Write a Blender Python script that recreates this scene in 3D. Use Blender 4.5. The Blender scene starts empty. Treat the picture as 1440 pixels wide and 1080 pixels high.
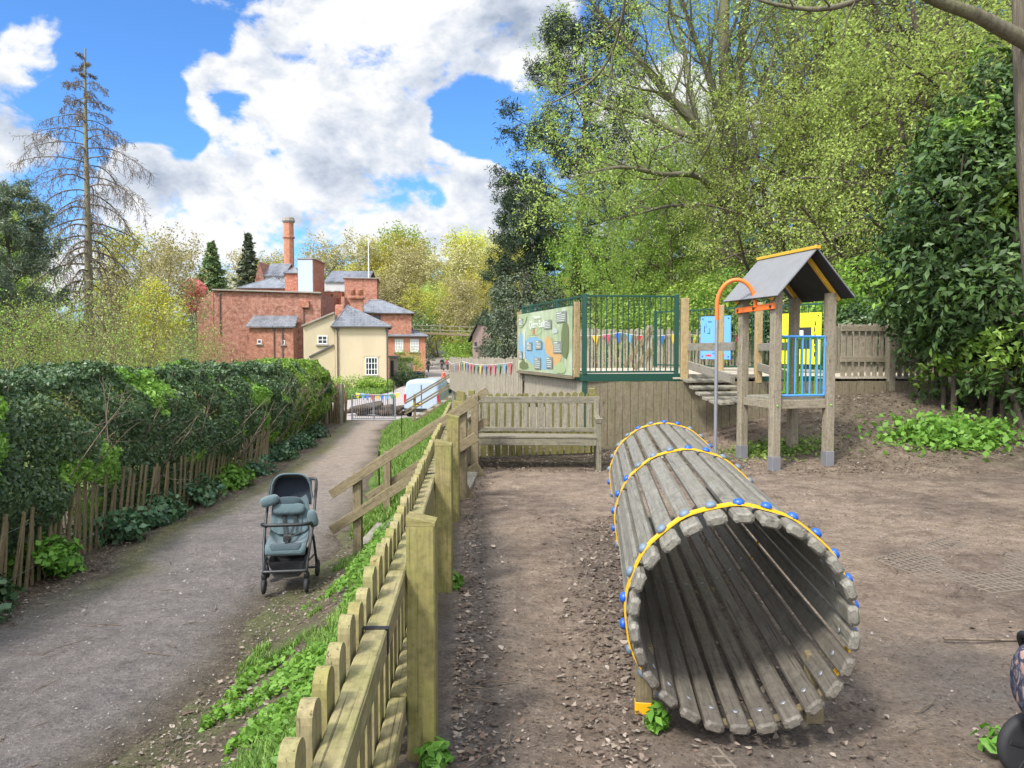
import bpy, math, random
import numpy as np
from mathutils import Vector, Matrix, noise as mnoise
from math import sin, cos, pi, radians, sqrt, atan2

SC = bpy.context.scene
COL = SC.collection
rnd = random.Random(7)
NR = np.random.default_rng(11)

# ------------------------------------------------------------------ camera
FPX = 1082.0
CAMZ = 1.6
PITCH = math.atan(50 / FPX)
cd = bpy.data.cameras.new('camera')
cam = bpy.data.objects.new('camera', cd)
COL.objects.link(cam)
cam.location = (0, 0, CAMZ)
cam.rotation_euler = (pi / 2 - PITCH, 0, 0)
cd.sensor_width = 36
cd.lens = 36 * FPX / 1440
cd.clip_start = 0.05
cd.clip_end = 3000
SC.camera = cam


def at(px, py, Y):
    """world point at distance Y ahead on the line of sight of a photo position (used to read sizes and places off the photo)"""
    x = (px - 720) / FPX
    v = (540 - py) / FPX
    dy = cos(PITCH) + v * sin(PITCH)
    dz = -sin(PITCH) + v * cos(PITCH)
    s = Y / dy
    return Vector((x * s, Y, CAMZ + dz * s))


# ------------------------------------------------------------------ materials
def new_mat(name):
    m = bpy.data.materials.new(name)
    m.use_nodes = True
    nt = m.node_tree
    b = nt.nodes['Principled BSDF']
    return m, nt, b


def N(nt, t, **kw):
    n = nt.nodes.new(t)
    for k, v in kw.items():
        if k in n.inputs:
            n.inputs[k].default_value = v
        else:
            setattr(n, k, v)
    return n


def L(nt, a, b):
    nt.links.new(a, b)


def ramp(nt, fac, stops, interp='LINEAR'):
    r = nt.nodes.new('ShaderNodeValToRGB')
    r.color_ramp.interpolation = interp
    el = r.color_ramp.elements
    while len(el) < len(stops):
        el.new(0.5)
    for e, (p, c) in zip(el, stops):
        e.position = p
        e.color = (*c, 1) if len(c) == 3 else c
    L(nt, fac, r.inputs[0])
    return r.outputs[0]


def mixc(nt, fac, a, b, mode='MIX'):
    m = nt.nodes.new('ShaderNodeMix')
    m.data_type = 'RGBA'
    m.blend_type = mode
    for sock, v in ((m.inputs[0], fac), (m.inputs[6], a), (m.inputs[7], b)):
        if isinstance(v, (int, float)):
            sock.default_value = v
        elif isinstance(v, tuple):
            sock.default_value = (*v, 1) if len(v) == 3 else v
        else:
            L(nt, v, sock)
    return m.outputs[2]


def math_(nt, op, a, b=None, c=None, clamp=False):
    m = nt.nodes.new('ShaderNodeMath')
    m.operation = op
    m.use_clamp = clamp
    for i, v in enumerate((a, b, c)):
        if v is None:
            continue
        if isinstance(v, (int, float)):
            m.inputs[i].default_value = v
        else:
            L(nt, v, m.inputs[i])
    return m.outputs[0]


def noise_(nt, vec, scale, detail=4, rough=.55, dist=0):
    n = N(nt, 'ShaderNodeTexNoise')
    n.inputs['Scale'].default_value = scale
    n.inputs['Detail'].default_value = detail
    n.inputs['Roughness'].default_value = rough
    n.inputs['Distortion'].default_value = dist
    if vec is not None:
        L(nt, vec, n.inputs['Vector'])
    return n.outputs['Fac']


def bump_(nt, b, h, strength=.4, dist=.01):
    n = N(nt, 'ShaderNodeBump')
    n.inputs['Strength'].default_value = strength
    n.inputs['Distance'].default_value = dist
    L(nt, h, n.inputs['Height'])
    L(nt, n.outputs[0], b.inputs['Normal'])


def scaled(nt, vec, s):
    m = N(nt, 'ShaderNodeMapping')
    m.inputs['Scale'].default_value = s
    L(nt, vec, m.inputs['Vector'])
    return m.outputs[0]


def geopos(nt):
    return N(nt, 'ShaderNodeNewGeometry').outputs['Position']


def wood(name, dark, light, moss=(.13, .13, .04), mossamt=.3, rough=.85):
    """weathered timber; the grain runs along x of the stored 'grain' coordinate"""
    m, nt, b = new_mat(name)
    at_ = N(nt, 'ShaderNodeAttribute', attribute_name='grain')
    g = at_.outputs['Vector']
    n1 = noise_(nt, scaled(nt, g, (2.2, 34, 34)), 2.2, 6, .65, .4)
    n2 = noise_(nt, scaled(nt, g, (1.0, 3.0, 3.0)), 2.6, 5, .6)
    n3 = noise_(nt, scaled(nt, g, (.35, .35, .35)), 1.0, 2)
    c = ramp(nt, n1, [(.3, dark), (.72, light)])
    c2 = mixc(nt, math_(nt, 'MULTIPLY', n3, .6), c, tuple(.62 * x for x in light), 'MIX')
    pos = geopos(nt)
    n4 = noise_(nt, pos, 5.0, 5, .62)
    mf = ramp(nt, math_(nt, 'ADD', math_(nt, 'MULTIPLY', n2, .5), math_(nt, 'MULTIPLY', n4, .5)), [(.40, (0, 0, 0)), (.64, (1, 1, 1))])
    c3 = mixc(nt, math_(nt, 'MULTIPLY', mf, mossamt), c2, moss)
    # knots
    vor = N(nt, 'ShaderNodeTexVoronoi')
    vor.inputs['Scale'].default_value = 1.0
    L(nt, scaled(nt, g, (3.1, 7.5, 7.5)), vor.inputs['Vector'])
    kn = ramp(nt, vor.outputs['Distance'], [(.05, (1, 1, 1)), (.15, (0, 0, 0))])
    c4 = mixc(nt, math_(nt, 'MULTIPLY', kn, .6), c3, tuple(.45 * x for x in dark))
    L(nt, c4, b.inputs['Base Color'])
    b.inputs['Roughness'].default_value = rough
    b.inputs['Specular IOR Level'].default_value = .25
    n6 = noise_(nt, scaled(nt, g, (.7, 42, 42)), 2.6, 3, .5, .2)
    ck = ramp(nt, n6, [(.30, (.28, .28, .28)), (.37, (1, 1, 1))])
    c5 = mixc(nt, .85, c4, ck, 'MULTIPLY')
    n7 = noise_(nt, pos, 26, 5, .7)
    c5 = mixc(nt, .7, c5, ramp(nt, n7, [(.34, (.62, .62, .60)), (.5, (1, 1, 1)), (.68, (1.22, 1.22, 1.18))]), 'MULTIPLY')
    L(nt, c5, b.inputs['Base Color'])
    bump_(nt, b, mixc(nt, .5, n1, ck), .6, .006)
    return m


def paint(name, col, rough=.45, wear=.12, metallic=0.0, spec=.5):
    m, nt, b = new_mat(name)
    pos = geopos(nt)
    n1 = noise_(nt, pos, 6, 6, .6)
    n2 = noise_(nt, pos, 60, 3, .6)
    f = ramp(nt, n1, [(.42, (0, 0, 0)), (.7, (1, 1, 1))])
    c = mixc(nt, math_(nt, 'MULTIPLY', f, wear * 2), col, tuple(.6 * x + .006 for x in col))
    c = mixc(nt, math_(nt, 'MULTIPLY', n2, wear), c, tuple(.7 * x for x in col))
    L(nt, c, b.inputs['Base Color'])
    b.inputs['Roughness'].default_value = rough
    b.inputs['Metallic'].default_value = metallic
    b.inputs['Specular IOR Level'].default_value = spec
    L(nt, math_(nt, 'ADD', math_(nt, 'MULTIPLY', n1, .3), rough - .12), b.inputs['Roughness'])
    return m


def fabric(name, col, col2=None, scale=260):
    m, nt, b = new_mat(name)
    tc = N(nt, 'ShaderNodeTexCoord').outputs['Object']
    n1 = noise_(nt, tc, scale, 2)
    n2 = noise_(nt, tc, 9, 4)
    c = mixc(nt, n2, col, col2 or tuple(.7 * x for x in col))
    L(nt, mixc(nt, math_(nt, 'MULTIPLY', n1, .4), c, tuple(.5 * x for x in col)), b.inputs['Base Color'])
    b.inputs['Roughness'].default_value = .9
    b.inputs['Sheen Weight'].default_value = .3
    n3 = noise_(nt, tc, 16, 4, .55, 1.5)
    bump_(nt, b, mixc(nt, .8, n1, n3), .8, .012)
    return m


def leafmat(name, c1, c2, c3=None, trans=.35, rough=.5, gloss=.3, patch=1.2):
    """foliage: per-leaf variation plus clumps of two hues"""
    m, nt, b = new_mat(name)
    g = N(nt, 'ShaderNodeNewGeometry')
    oi = N(nt, 'ShaderNodeObjectInfo')
    r = g.outputs['Random Per Island']
    n = noise_(nt, g.outputs['Position'], patch, 3)
    f = math_(nt, 'ADD', math_(nt, 'MULTIPLY', r, .6), math_(nt, 'MULTIPLY', n, .7))
    stops = [(.3, c1), (.95, c2)] if c3 is None else [(.25, c1), (.65, c2), (1.0, c3)]
    c = ramp(nt, f, stops)
    hs = N(nt, 'ShaderNodeHueSaturation')
    L(nt, c, hs.inputs['Color'])
    L(nt, math_(nt, 'ADD', math_(nt, 'MULTIPLY', oi.outputs['Random'], .35), .83), hs.inputs['Value'])
    L(nt, math_(nt, 'ADD', math_(nt, 'MULTIPLY', oi.outputs['Random'], .03), .485), hs.inputs['Hue'])
    c = hs.outputs[0]
    L(nt, c, b.inputs['Base Color'])
    b.inputs['Roughness'].default_value = rough
    b.inputs['Specular IOR Level'].default_value = gloss
    t = N(nt, 'ShaderNodeBsdfTranslucent')
    L(nt, mixc(nt, .5, c, (.95, 1, .4), 'MULTIPLY'), t.inputs['Color'])
    mx = N(nt, 'ShaderNodeMixShader')
    mx.inputs[0].default_value = trans
    L(nt, b.outputs[0], mx.inputs[1])
    L(nt, t.outputs[0], mx.inputs[2])
    L(nt, mx.outputs[0], nt.nodes['Material Output'].inputs['Surface'])
    return m


def bark(name, dark, light, moss=None, mossamt=0.5, sc=(6, 6, 1.2)):
    m, nt, b = new_mat(name)
    tc = geopos(nt)
    n1 = noise_(nt, scaled(nt, tc, sc), 3.0, 7, .68, .6)
    n2 = noise_(nt, tc, 1.3, 4)
    c = ramp(nt, n1, [(.3, dark), (.7, light)])
    if moss:
        c = mixc(nt, math_(nt, 'MULTIPLY', ramp(nt, n2, [(.4, (0, 0, 0)), (.62, (1, 1, 1))]), mossamt), c, moss)
    L(nt, c, b.inputs['Base Color'])
    b.inputs['Roughness'].default_value = .95
    b.inputs['Specular IOR Level'].default_value = .15
    bump_(nt, b, n1, .9, .04)
    return m


def brick(name, c1, c2, mortar, dirt=.35, hc=None):
    m, nt, b = new_mat(name)
    at_ = N(nt, 'ShaderNodeAttribute', attribute_name='grain')
    v = at_.outputs['Vector']
    br = N(nt, 'ShaderNodeTexBrick')
    br.inputs['Scale'].default_value = 1
    br.inputs['Brick Width'].default_value = .34
    br.inputs['Row Height'].default_value = .12
    br.inputs['Mortar Size'].default_value = .012
    br.inputs['Color1'].default_value = (*c1, 1)
    br.inputs['Color2'].default_value = (*c2, 1)
    br.inputs['Mortar'].default_value = (*mortar, 1)
    L(nt, v, br.inputs['Vector'])
    n1 = noise_(nt, v, .6, 7, .72)
    n2 = noise_(nt, v, 2.6, 6, .8)
    c = mixc(nt, math_(nt, 'MULTIPLY', ramp(nt, n1, [(.38, (0, 0, 0)), (.68, (1, 1, 1))]), dirt), br.outputs[0], tuple(.45 * x for x in c2))
    c = mixc(nt, math_(nt, 'MULTIPLY', ramp(nt, n2, [(.42, (0, 0, 0)), (.66, (1, 1, 1))]), min(.8, dirt * 1.7)), c, hc or tuple(min(1, 1.4 * x + .03) for x in c1))
    L(nt, c, b.inputs['Base Color'])
    b.inputs['Roughness'].default_value = .92
    b.inputs['Specular IOR Level'].default_value = .2
    return m


def slate(name, c1=(.08, .087, .10), c2=(.155, .163, .18)):
    m, nt, b = new_mat(name)
    v = N(nt, 'ShaderNodeAttribute', attribute_name='grain').outputs['Vector']
    br = N(nt, 'ShaderNodeTexBrick')
    br.inputs['Scale'].default_value = 1
    br.inputs['Brick Width'].default_value = .5
    br.inputs['Row Height'].default_value = .3
    br.inputs['Mortar Size'].default_value = .025
    br.inputs['Color1'].default_value = (*c1, 1)
    br.inputs['Color2'].default_value = (*c2, 1)
    br.inputs['Mortar'].default_value = (*[.5 * x for x in c1], 1)
    L(nt, v, br.inputs['Vector'])
    n1 = noise_(nt, scaled(nt, v, (1.2, .25, 1)), 1.1, 6, .65)
    c = mixc(nt, ramp(nt, n1, [(.38, (0, 0, 0)), (.68, (.8, .8, .8))]), br.outputs[0], tuple(1.35 * x for x in c2))
    L(nt, c, b.inputs['Base Color'])
    b.inputs['Roughness'].default_value = .6
    return m


def plaster(name, col, dirt=.2):
    m, nt, b = new_mat(name)
    p = geopos(nt)
    n1 = noise_(nt, scaled(nt, p, (1, 1, .35)), .9, 6, .6)
    n2 = noise_(nt, p, 7, 4, .6)
    c = mixc(nt, math_(nt, 'MULTIPLY', ramp(nt, n1, [(.4, (0, 0, 0)), (.75, (1, 1, 1))]), dirt * 1.6), col, tuple(.66 * x for x in col))
    c = mixc(nt, math_(nt, 'MULTIPLY', n2, dirt), c, tuple(.75 * x for x in col))
    L(nt, c, b.inputs['Base Color'])
    b.inputs['Roughness'].default_value = .9
    return m


def glassy(name, col=(.03, .04, .05)):
    m, nt, b = new_mat(name)
    b.inputs['Base Color'].default_value = (*col, 1)
    b.inputs['Roughness'].default_value = .08
    b.inputs['Specular IOR Level'].default_value = .8
    return m


M = {}
M['post'] = wood('olive green treated timber', (.15, .12, .05), (.34, .28, .13), (.20, .21, .05), .65)
M['rail'] = wood('pale weathered timber', (.16, .13, .065), (.37, .31, .17), (.19, .20, .06), .6)
M['stairwood'] = wood('brown stair timber', (.13, .10, .055), (.29, .235, .145), (.18, .16, .08), .25)
M['grey'] = wood('grey silvered timber', (.16, .145, .115), (.36, .33, .27), (.17, .16, .10), .35)
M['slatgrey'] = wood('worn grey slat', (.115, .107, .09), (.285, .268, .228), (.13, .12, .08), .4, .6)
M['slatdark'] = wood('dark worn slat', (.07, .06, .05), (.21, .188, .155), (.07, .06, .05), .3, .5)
M['bench'] = wood('lichened bench timber', (.105, .088, .066), (.28, .25, .195), (.165, .165, .095), .5)
M['moss'] = wood('mossy picket timber', (.13, .11, .045), (.28, .24, .11), (.20, .21, .04), .6)
M['pale'] = wood('bleached paling', (.21, .18, .135), (.45, .395, .31), (.24, .22, .15), .25)
M['clad'] = wood('weathered board cladding', (.12, .095, .065), (.27, .225, .155), (.13, .13, .06), .45)
M['hut'] = wood('hut timber', (.17, .14, .10), (.37, .32, .245), (.19, .18, .08), .3)
M['newpost'] = wood('fresh tan timber', (.27, .19, .09), (.48, .36, .19), (.3, .25, .13), .2)
M['deckwood'] = wood('pale deck timber', (.32, .27, .20), (.58, .52, .43), (.3, .27, .2), .2)
M['pale_cleft'] = wood('cleft chestnut pale', (.14, .11, .065), (.33, .26, .16), (.18, .16, .06), .35)
M['gpaint'] = paint('dark green paint', (.006, .055, .035), .4)
M['bpaint'] = paint('light blue paint', (.07, .27, .62), .4)
M['lime'] = paint('lime green paint', (.17, .48, .03), .4)
M['teal'] = paint('teal paint', (.03, .30, .33), .4)
M['yellow'] = paint('yellow band plastic', (.78, .43, .012), .45, .15)
M['ypanel'] = paint('yellow panel', (.85, .72, .02), .45, .05)
M['ytimber'] = paint('yellow ochre paint', (.62, .36, .03), .5, .2)
M['orange'] = paint('orange paint', (.78, .17, .025), .4)
M['steel'] = paint('galvanised steel', (.30, .30, .32), .4, .2, .5)
M['darkmetal'] = paint('dark metal', (.025, .027, .03), .4)
M['black'] = paint('black plastic', (.012, .012, .013), .5)
M['tyre'] = paint('black tyre rubber', (.022, .022, .024), .75)
M['bolt'] = paint('blue bolt cap', (.015, .10, .46), .3, .25)
M['boltw'] = paint('worn grey blue bolt cap', (.13, .18, .24), .5, .5)
M['bluepanel'] = paint('blue play panel', (.12, .33, .72), .5, .06)
M['redp'] = paint('red paint', (.62, .03, .03), .5)
M['white'] = paint('white paint', (.78, .78, .76), .5, .06)
M['roofply'] = paint('grey roof board', (.20, .20, .20), .55, .2)
M['roofdark'] = paint('black roof underside', (.018, .02, .024), .7, .1)
M['glass'] = glassy('window glass')
M['brick'] = brick('red brick', (.43, .145, .085), (.29, .09, .056), (.37, .27, .21), .55, (.56, .31, .22))
M['brick2'] = brick('dull brick', (.35, .118, .078), (.23, .074, .054), (.35, .26, .21), .6, (.53, .31, .23))
M['bricko'] = brick('orange brick', (.48, .175, .09), (.36, .12, .065), (.42, .31, .24), .35, (.58, .30, .20))
M['slate'] = slate('grey slate')
M['slateb'] = slate('pale slate', (.10, .108, .122), (.19, .20, .217))
M['cream'] = plaster('cream render', (.62, .51, .345), .3)
M['creamg'] = plaster('grey cream render', (.55, .46, .31), .35)
M['palewall'] = plaster('pale grey cladding', (.50, .50, .48), .2)
M['palebl'] = plaster('pale blue cladding', (.42, .50, .55), .15)
M['stone'] = plaster('grey stone', (.33, .29, .25), .6)
M['pinkstone'] = plaster('pinkish rubble stone', (.32, .23, .20), .7)
M['lead'] = paint('drainpipe grey', (.10, .09, .09), .6)
M['fab_teal'] = fabric('grey teal pushchair fabric', (.06, .10, .113), (.098, .15, .163))
M['fab_teal_d'] = fabric('dark grey fabric', (.035, .06, .075))
M['fab_navy'] = fabric('navy canopy lining', (.012, .02, .035))
M['fab_black'] = fabric('black fabric', (.012, .013, .015))
for nm, c in (('red', (.55, .03, .04)), ('pink', (.65, .06, .17)), ('blue', (.03, .16, .55)), ('green', (.03, .26, .12)), ('yellowf', (.72, .50, .04)), ('skyb', (.12, .36, .60))):
    M['flag_' + nm] = fabric(nm + ' bunting cloth', c, None, 90)
M['cord'] = paint('white cord', (.6, .58, .55), .8)

M['lf_light'] = leafmat('spring leaf', (.20, .29, .06), (.37, .48, .115), (.52, .61, .20), .45, .55, .2, .5)
M['lf_fresh'] = leafmat('fresh green leaf', (.14, .26, .04), (.28, .44, .075), (.43, .56, .13), .45, .5, .25, .5)
M['lf_yel'] = leafmat('yellow green leaf', (.32, .31, .06), (.49, .47, .09), (.62, .58, .16), .35, .6, .2, .25)
M['lf_tan'] = leafmat('pale tan bud', (.30, .27, .13), (.45, .41, .20), (.55, .51, .27), .3, .7, .1, .25)
M['lf_gold'] = leafmat('bright golden leaf', (.44, .47, .03), (.64, .66, .05), (.74, .74, .14), .4, .6, .2, .5)
M['lf_bud'] = leafmat('brown larch bud', (.09, .075, .05), (.17, .14, .09), None, .1, .8, .1, .3)
M['lf_crim'] = leafmat('crimson blossom', (.78, .24, .30), (.85, .40, .42), None, .3, .6, .2, .5)
M['lf_laurel'] = leafmat('dark glossy laurel leaf', (.022, .055, .016), (.055, .125, .032), (.11, .21, .048), .2, .46, .3, 1.2)
M['lf_hedge'] = leafmat('dark hedge leaf', (.033, .074, .031), (.072, .143, .056), (.145, .225, .08), .2, .4, .45, 1.0)
M['lf_hedgeg'] = leafmat('bright hedge leaf', (.09, .17, .03), (.19, .32, .05), (.31, .44, .09), .35, .45, .3, 1.0)
M['lf_nettle'] = leafmat('fresh nettle leaf', (.10, .23, .03), (.20, .38, .06), None, .35, .5, .3, 1.5)
M['lf_ivy'] = leafmat('blue green ivy leaf', (.028, .075, .036), (.07, .152, .068), (.14, .22, .10), .15, .4, .4, 2)
M['lf_pine'] = leafmat('dark pine needle', (.018, .035, .022), (.05, .08, .045), (.085, .12, .06), .12, .6, .2, .6)
M['lf_grey'] = leafmat('grey green evergreen leaf', (.045, .065, .04), (.12, .155, .095), (.21, .245, .15), .15, .5, .3, .6)
M['lf_conif'] = leafmat('mid green conifer needle', (.08, .14, .06), (.19, .28, .12), (.28, .37, .17), .15, .6, .2, .3)
M['lf_grass'] = leafmat('grass blade', (.075, .145, .025), (.16, .27, .05), (.27, .38, .09), .35, .5, .3, 1.5)
M['lf_dead'] = leafmat('dead leaf', (.075, .056, .042), (.185, .143, .108), (.37, .315, .26), .1, .8, .15, 3)
M['lf_crumb'] = leafmat('leaf crumb', (.04, .031, .025), (.11, .086, .068), (.20, .17, .145), .05, .9, .1, 3)
M['lf_russet'] = leafmat('russet dead leaf', (.09, .066, .05), (.21, .155, .118), None, .15, .8, .15, 3)
M['twig'] = bark('grey brown twig', (.10, .075, .055), (.26, .21, .16))
M['twigl'] = bark('olive twig', (.12, .10, .05), (.27, .23, .12))
M['bark'] = bark('beech bark with moss', (.085, .075, .055), (.22, .20, .15), (.15, .16, .06), .6)
M['barkd'] = bark('dark bark', (.045, .035, .028), (.15, .12, .095))
M['barkl'] = bark('larch bark', (.15, .13, .09), (.32, .29, .21), (.2, .2, .1), .4)
M['barkr'] = bark('ridged brown bark', (.085, .07, .05), (.26, .215, .16), None, 0, (9, 9, .7))


# ------------------------------------------------------------------ mesh builder
def frame_of(d, up=Vector((0, 0, 1))):
    d = d.normalized()
    if abs(d.dot(up)) > .98:
        up = Vector((0, 1, 0)) if abs(d.y) < .9 else Vector((1, 0, 0))
    s = d.cross(up).normalized()
    u = s.cross(d).normalized()
    return d, s, u


class MB:
    def __init__(self):
        self.v = []
        self.f = []
        self.g = []
        self.smooth = []

    def add(self, vs, fs, gs=None, smooth=False):
        o = len(self.v)
        self.v += [tuple(p) for p in vs]
        self.g += [tuple(p) for p in (gs if gs is not None else vs)]
        for f in fs:
            self.f.append(tuple(i + o for i in f))
            self.smooth.append(smooth)
        return self

    def beam(self, p0, p1, w, t, up=(0, 0, 1), ch=None, wob=0.0):
        """timber from p0 to p1: w across (sideways), t along 'up'; chamfered long edges"""
        p0, p1 = Vector(p0), Vector(p1)
        d, s, u = frame_of(p1 - p0, Vector(up))
        Ln = (p1 - p0).length
        if ch is None:
            ch = min(w, t) * .09
        a, b = w / 2, t / 2
        prof = [(-a + ch, -b), (a - ch, -b), (a, -b + ch), (a, b - ch), (a - ch, b), (-a + ch, b), (-a, b - ch), (-a, -b + ch)]
        off = Vector((rnd.uniform(0, 90), rnd.uniform(0, 90), rnd.uniform(0, 90)))
        vs, gs = [], []
        e = min(ch, Ln * .2)
        for x, sc in ((0, 1 - ch * 1.4 / max(min(a, b), 1e-6) * .5), (e, 1), (Ln - e, 1), (Ln, 1 - ch * 1.4 / max(min(a, b), 1e-6) * .5)):
            j = Vector((rnd.uniform(-wob, wob), rnd.uniform(-wob, wob), rnd.uniform(-wob, wob))) if wob else Vector((0, 0, 0))
            for y, z in prof:
                vs.append(p0 + d * x + s * y * sc + u * z * sc + j)
                gs.append(off + Vector((x, y, z)))
        fs = [tuple(range(7, -1, -1)), tuple(range(24, 32))]
        for k in range(3):
            for i in range(8):
                j = (i + 1) % 8
                fs.append((k * 8 + i, k * 8 + j, k * 8 + 8 + j, k * 8 + 8 + i))
        return self.add(vs, fs, gs)

    def box(self, c, size, rz=0.0, ch=None):
        c = Vector(c)
        h = size[2] / 2
        xa = Vector((cos(rz), sin(rz), 0))
        return self.beam(c - xa * size[0] / 2, c + xa * size[0] / 2, size[1], size[2], ch=ch)

    def poly_prism(self, pts, off, smooth=False, uvaxis=None):
        """polygon pts (3d, planar) thickened by the vector off; grain = along edges"""
        n = len(pts)
        pts = [Vector(p) for p in pts]
        off = Vector(off)
        vs = pts + [p + off for p in pts]
        nrm = Vector((0, 0, 0))
        for i in range(n):
            nrm += pts[i].cross(pts[(i + 1) % n])
        fs = [tuple(range(n)), tuple(range(2 * n - 1, n - 1, -1))]
        if nrm.dot(off) > 0:
            fs = [tuple(range(n - 1, -1, -1)), tuple(range(n, 2 * n))]
        for i in range(n):
            j = (i + 1) % n
            fs.append((i, j, n + j, n + i) if nrm.dot(off) > 0 else (j, i, n + i, n + j))
        if uvaxis:
            ux, uy = Vector(uvaxis[0]), Vector(uvaxis[1])
            gs = [(p.dot(ux), p.dot(uy), 0) for p in vs]
        else:
            gs = vs
        return self.add(vs, fs, gs)

    def tube(self, pts, r, n=8, cap=True, smooth=True, closed=False):
        pts = [Vector(p) for p in pts]
        k = len(pts)
        rr = r if isinstance(r, (list, tuple)) else [r] * k
        d0 = (pts[1] - pts[0]).normalized()
        _, s, u = frame_of(d0)
        vs, gs = [], []
        off = rnd.uniform(0, 50)
        acc = 0
        for i, p in enumerate(pts):
            if closed:
                d = (pts[(i + 1) % k] - pts[i - 1]).normalized()
            else:
                d = (pts[min(i + 1, k - 1)] - pts[max(i - 1, 0)]).normalized()
            s = (s - d * s.dot(d)).normalized()
            u = s.cross(d)
            if i:
                acc += (p - pts[i - 1]).length
            for j in range(n):
                a = 2 * pi * j / n
                vs.append(p + (s * cos(a) + u * sin(a)) * rr[i])
                gs.append((acc + off, rr[i] * cos(a), rr[i] * sin(a)))
        fs = []
        for i in range(k if closed else k - 1):
            for j in range(n):
                a, b = i * n + j, i * n + (j + 1) % n
                c_ = ((i + 1) % k) * n
                fs.append((a, c_ + j, c_ + (j + 1) % n, b))
        o = len(self.v)
        self.add(vs, fs, gs, smooth)
        if cap and not closed:
            self.add(vs[:n], [tuple(range(n))], gs[:n])
            self.add(vs[-n:], [tuple(range(n - 1, -1, -1))], gs[-n:])
        return self

    def lathe(self, base, axis, prof, n=12, smooth=True):
        base = Vector(base)
        d, s, u = frame_of(Vector(axis))
        vs = []
        for (h, r) in prof:
            for j in range(n):
                a = 2 * pi * j / n
                vs.append(base + d * h + (s * cos(a) + u * sin(a)) * max(r, 1e-4))
        fs = []
        for i in range(len(prof) - 1):
            for j in range(n):
                a, b = i * n + j, i * n + (j + 1) % n
                fs.append((a, b, b + n, a + n))
        fs.append(tuple(range(n - 1, -1, -1)))
        fs.append(tuple(range((len(prof) - 1) * n, len(prof) * n)))
        return self.add(vs, fs, None, smooth)

    def blob(self, c, r, e=(1, 1), rot=None, nu=20, nv=12):
        """superellipsoid (cushions, helmets, wheel guards)"""
        c = Vector(c)
        R = rot or Matrix.Identity(3)
        sg = lambda x, p: math.copysign(abs(x) ** p, x)
        vs, fs = [], []
        for i in range(nv + 1):
            ph = -pi / 2 + pi * i / nv
            for j in range(nu):
                th = 2 * pi * j / nu
                q = Vector((r[0] * sg(cos(ph), e[0]) * sg(cos(th), e[1]), r[1] * sg(cos(ph), e[0]) * sg(sin(th), e[1]), r[2] * sg(sin(ph), e[0])))
                vs.append(c + R @ q)
        for i in range(nv):
            for j in range(nu):
                a, b = i * nu + j, i * nu + (j + 1) % nu
                fs.append((a, b, b + nu, a + nu))
        return self.add(vs, fs, None, True)

    def loft(self, rings, cap=True, smooth=True):
        n = len(rings[0])
        vs = [Vector(p) for r in rings for p in r]
        fs = []
        for i in range(len(rings) - 1):
            for j in range(n):
                a, b = i * n + j, i * n + (j + 1) % n
                fs.append((a, b, b + n, a + n))
        self.add(vs, fs, None, smooth)
        if cap:
            self.add(rings[0], [tuple(range(n - 1, -1, -1))])
            self.add(rings[-1], [tuple(range(n))])
        return self

    def build(self, name, mat, parent=None):
        me = bpy.data.meshes.new(name)
        o = Vector((0, 0, 0))
        if parent is not None:
            p = parent
            while p is not None:
                o += p.location
                p = p.parent
        V = np.array(self.v, dtype=np.float32) - np.array(o, dtype=np.float32)
        me.from_pydata(V.tolist(), [], self.f)
        a = me.attributes.new('grain', 'FLOAT_VECTOR', 'POINT')
        a.data.foreach_set('vector', np.array(self.g, dtype=np.float32).ravel())
        me.polygons.foreach_set('use_smooth', self.smooth)
        me.materials.append(M[mat] if isinstance(mat, str) else mat)
        me.update()
        ob = bpy.data.objects.new(name, me)
        COL.objects.link(ob)
        if parent is not None:
            ob.parent = parent
        return ob


def tag(o, label, cat, group=None):
    o['label'] = label
    o['category'] = cat
    o['kind'] = 'thing'
    if group:
        o['group'] = group
    return o


def thing(name, label, cat, loc=(0, 0, 0), group=None):
    o = bpy.data.objects.new(name, None)
    o.empty_display_size = .2
    COL.objects.link(o)
    o.location = loc
    return tag(o, label, cat, group)


def fast_mesh(name, V, F4, mat, parent=None, grain=None, smooth=False, loc=None):
    """mesh of quads from numpy arrays"""
    me = bpy.data.meshes.new(name)
    V = np.asarray(V, dtype=np.float32)
    if loc is not None:
        V = V - np.asarray(loc, dtype=np.float32)
    F4 = np.asarray(F4, dtype=np.int32)
    me.vertices.add(len(V))
    me.vertices.foreach_set('co', V.ravel())
    me.loops.add(F4.size)
    me.loops.foreach_set('vertex_index', F4.ravel())
    me.polygons.add(len(F4))
    me.polygons.foreach_set('loop_start', np.arange(0, F4.size, F4.shape[1], dtype=np.int32))
    if smooth:
        me.polygons.foreach_set('use_smooth', np.ones(len(F4), dtype=bool))
    me.update(calc_edges=True)
    if grain is not None:
        a = me.attributes.new('grain', 'FLOAT_VECTOR', 'POINT')
        a.data.foreach_set('vector', np.asarray(grain, dtype=np.float32).ravel())
    me.materials.append(M[mat] if isinstance(mat, str) else mat)
    ob = bpy.data.objects.new(name, me)
    COL.objects.link(ob)
    if parent is not None:
        ob.parent = parent
    return ob


def copy_tree(o, parent=None):
    c = o.copy()
    COL.objects.link(c)
    if parent is not None:
        c.parent = parent
    for ch in list(o.children):
        copy_tree(ch, c)
    return c
# ------------------------------------------------------------------ noise helpers
def _h(ix, iy, s):
    h = (ix * 374761393 + iy * 668265263 + s * 974711) & 0x7fffffff
    h = ((h ^ (h >> 13)) * 1274126177) & 0x7fffffff
    return ((h ^ (h >> 16)) & 0xffff) / 65535.0


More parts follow.
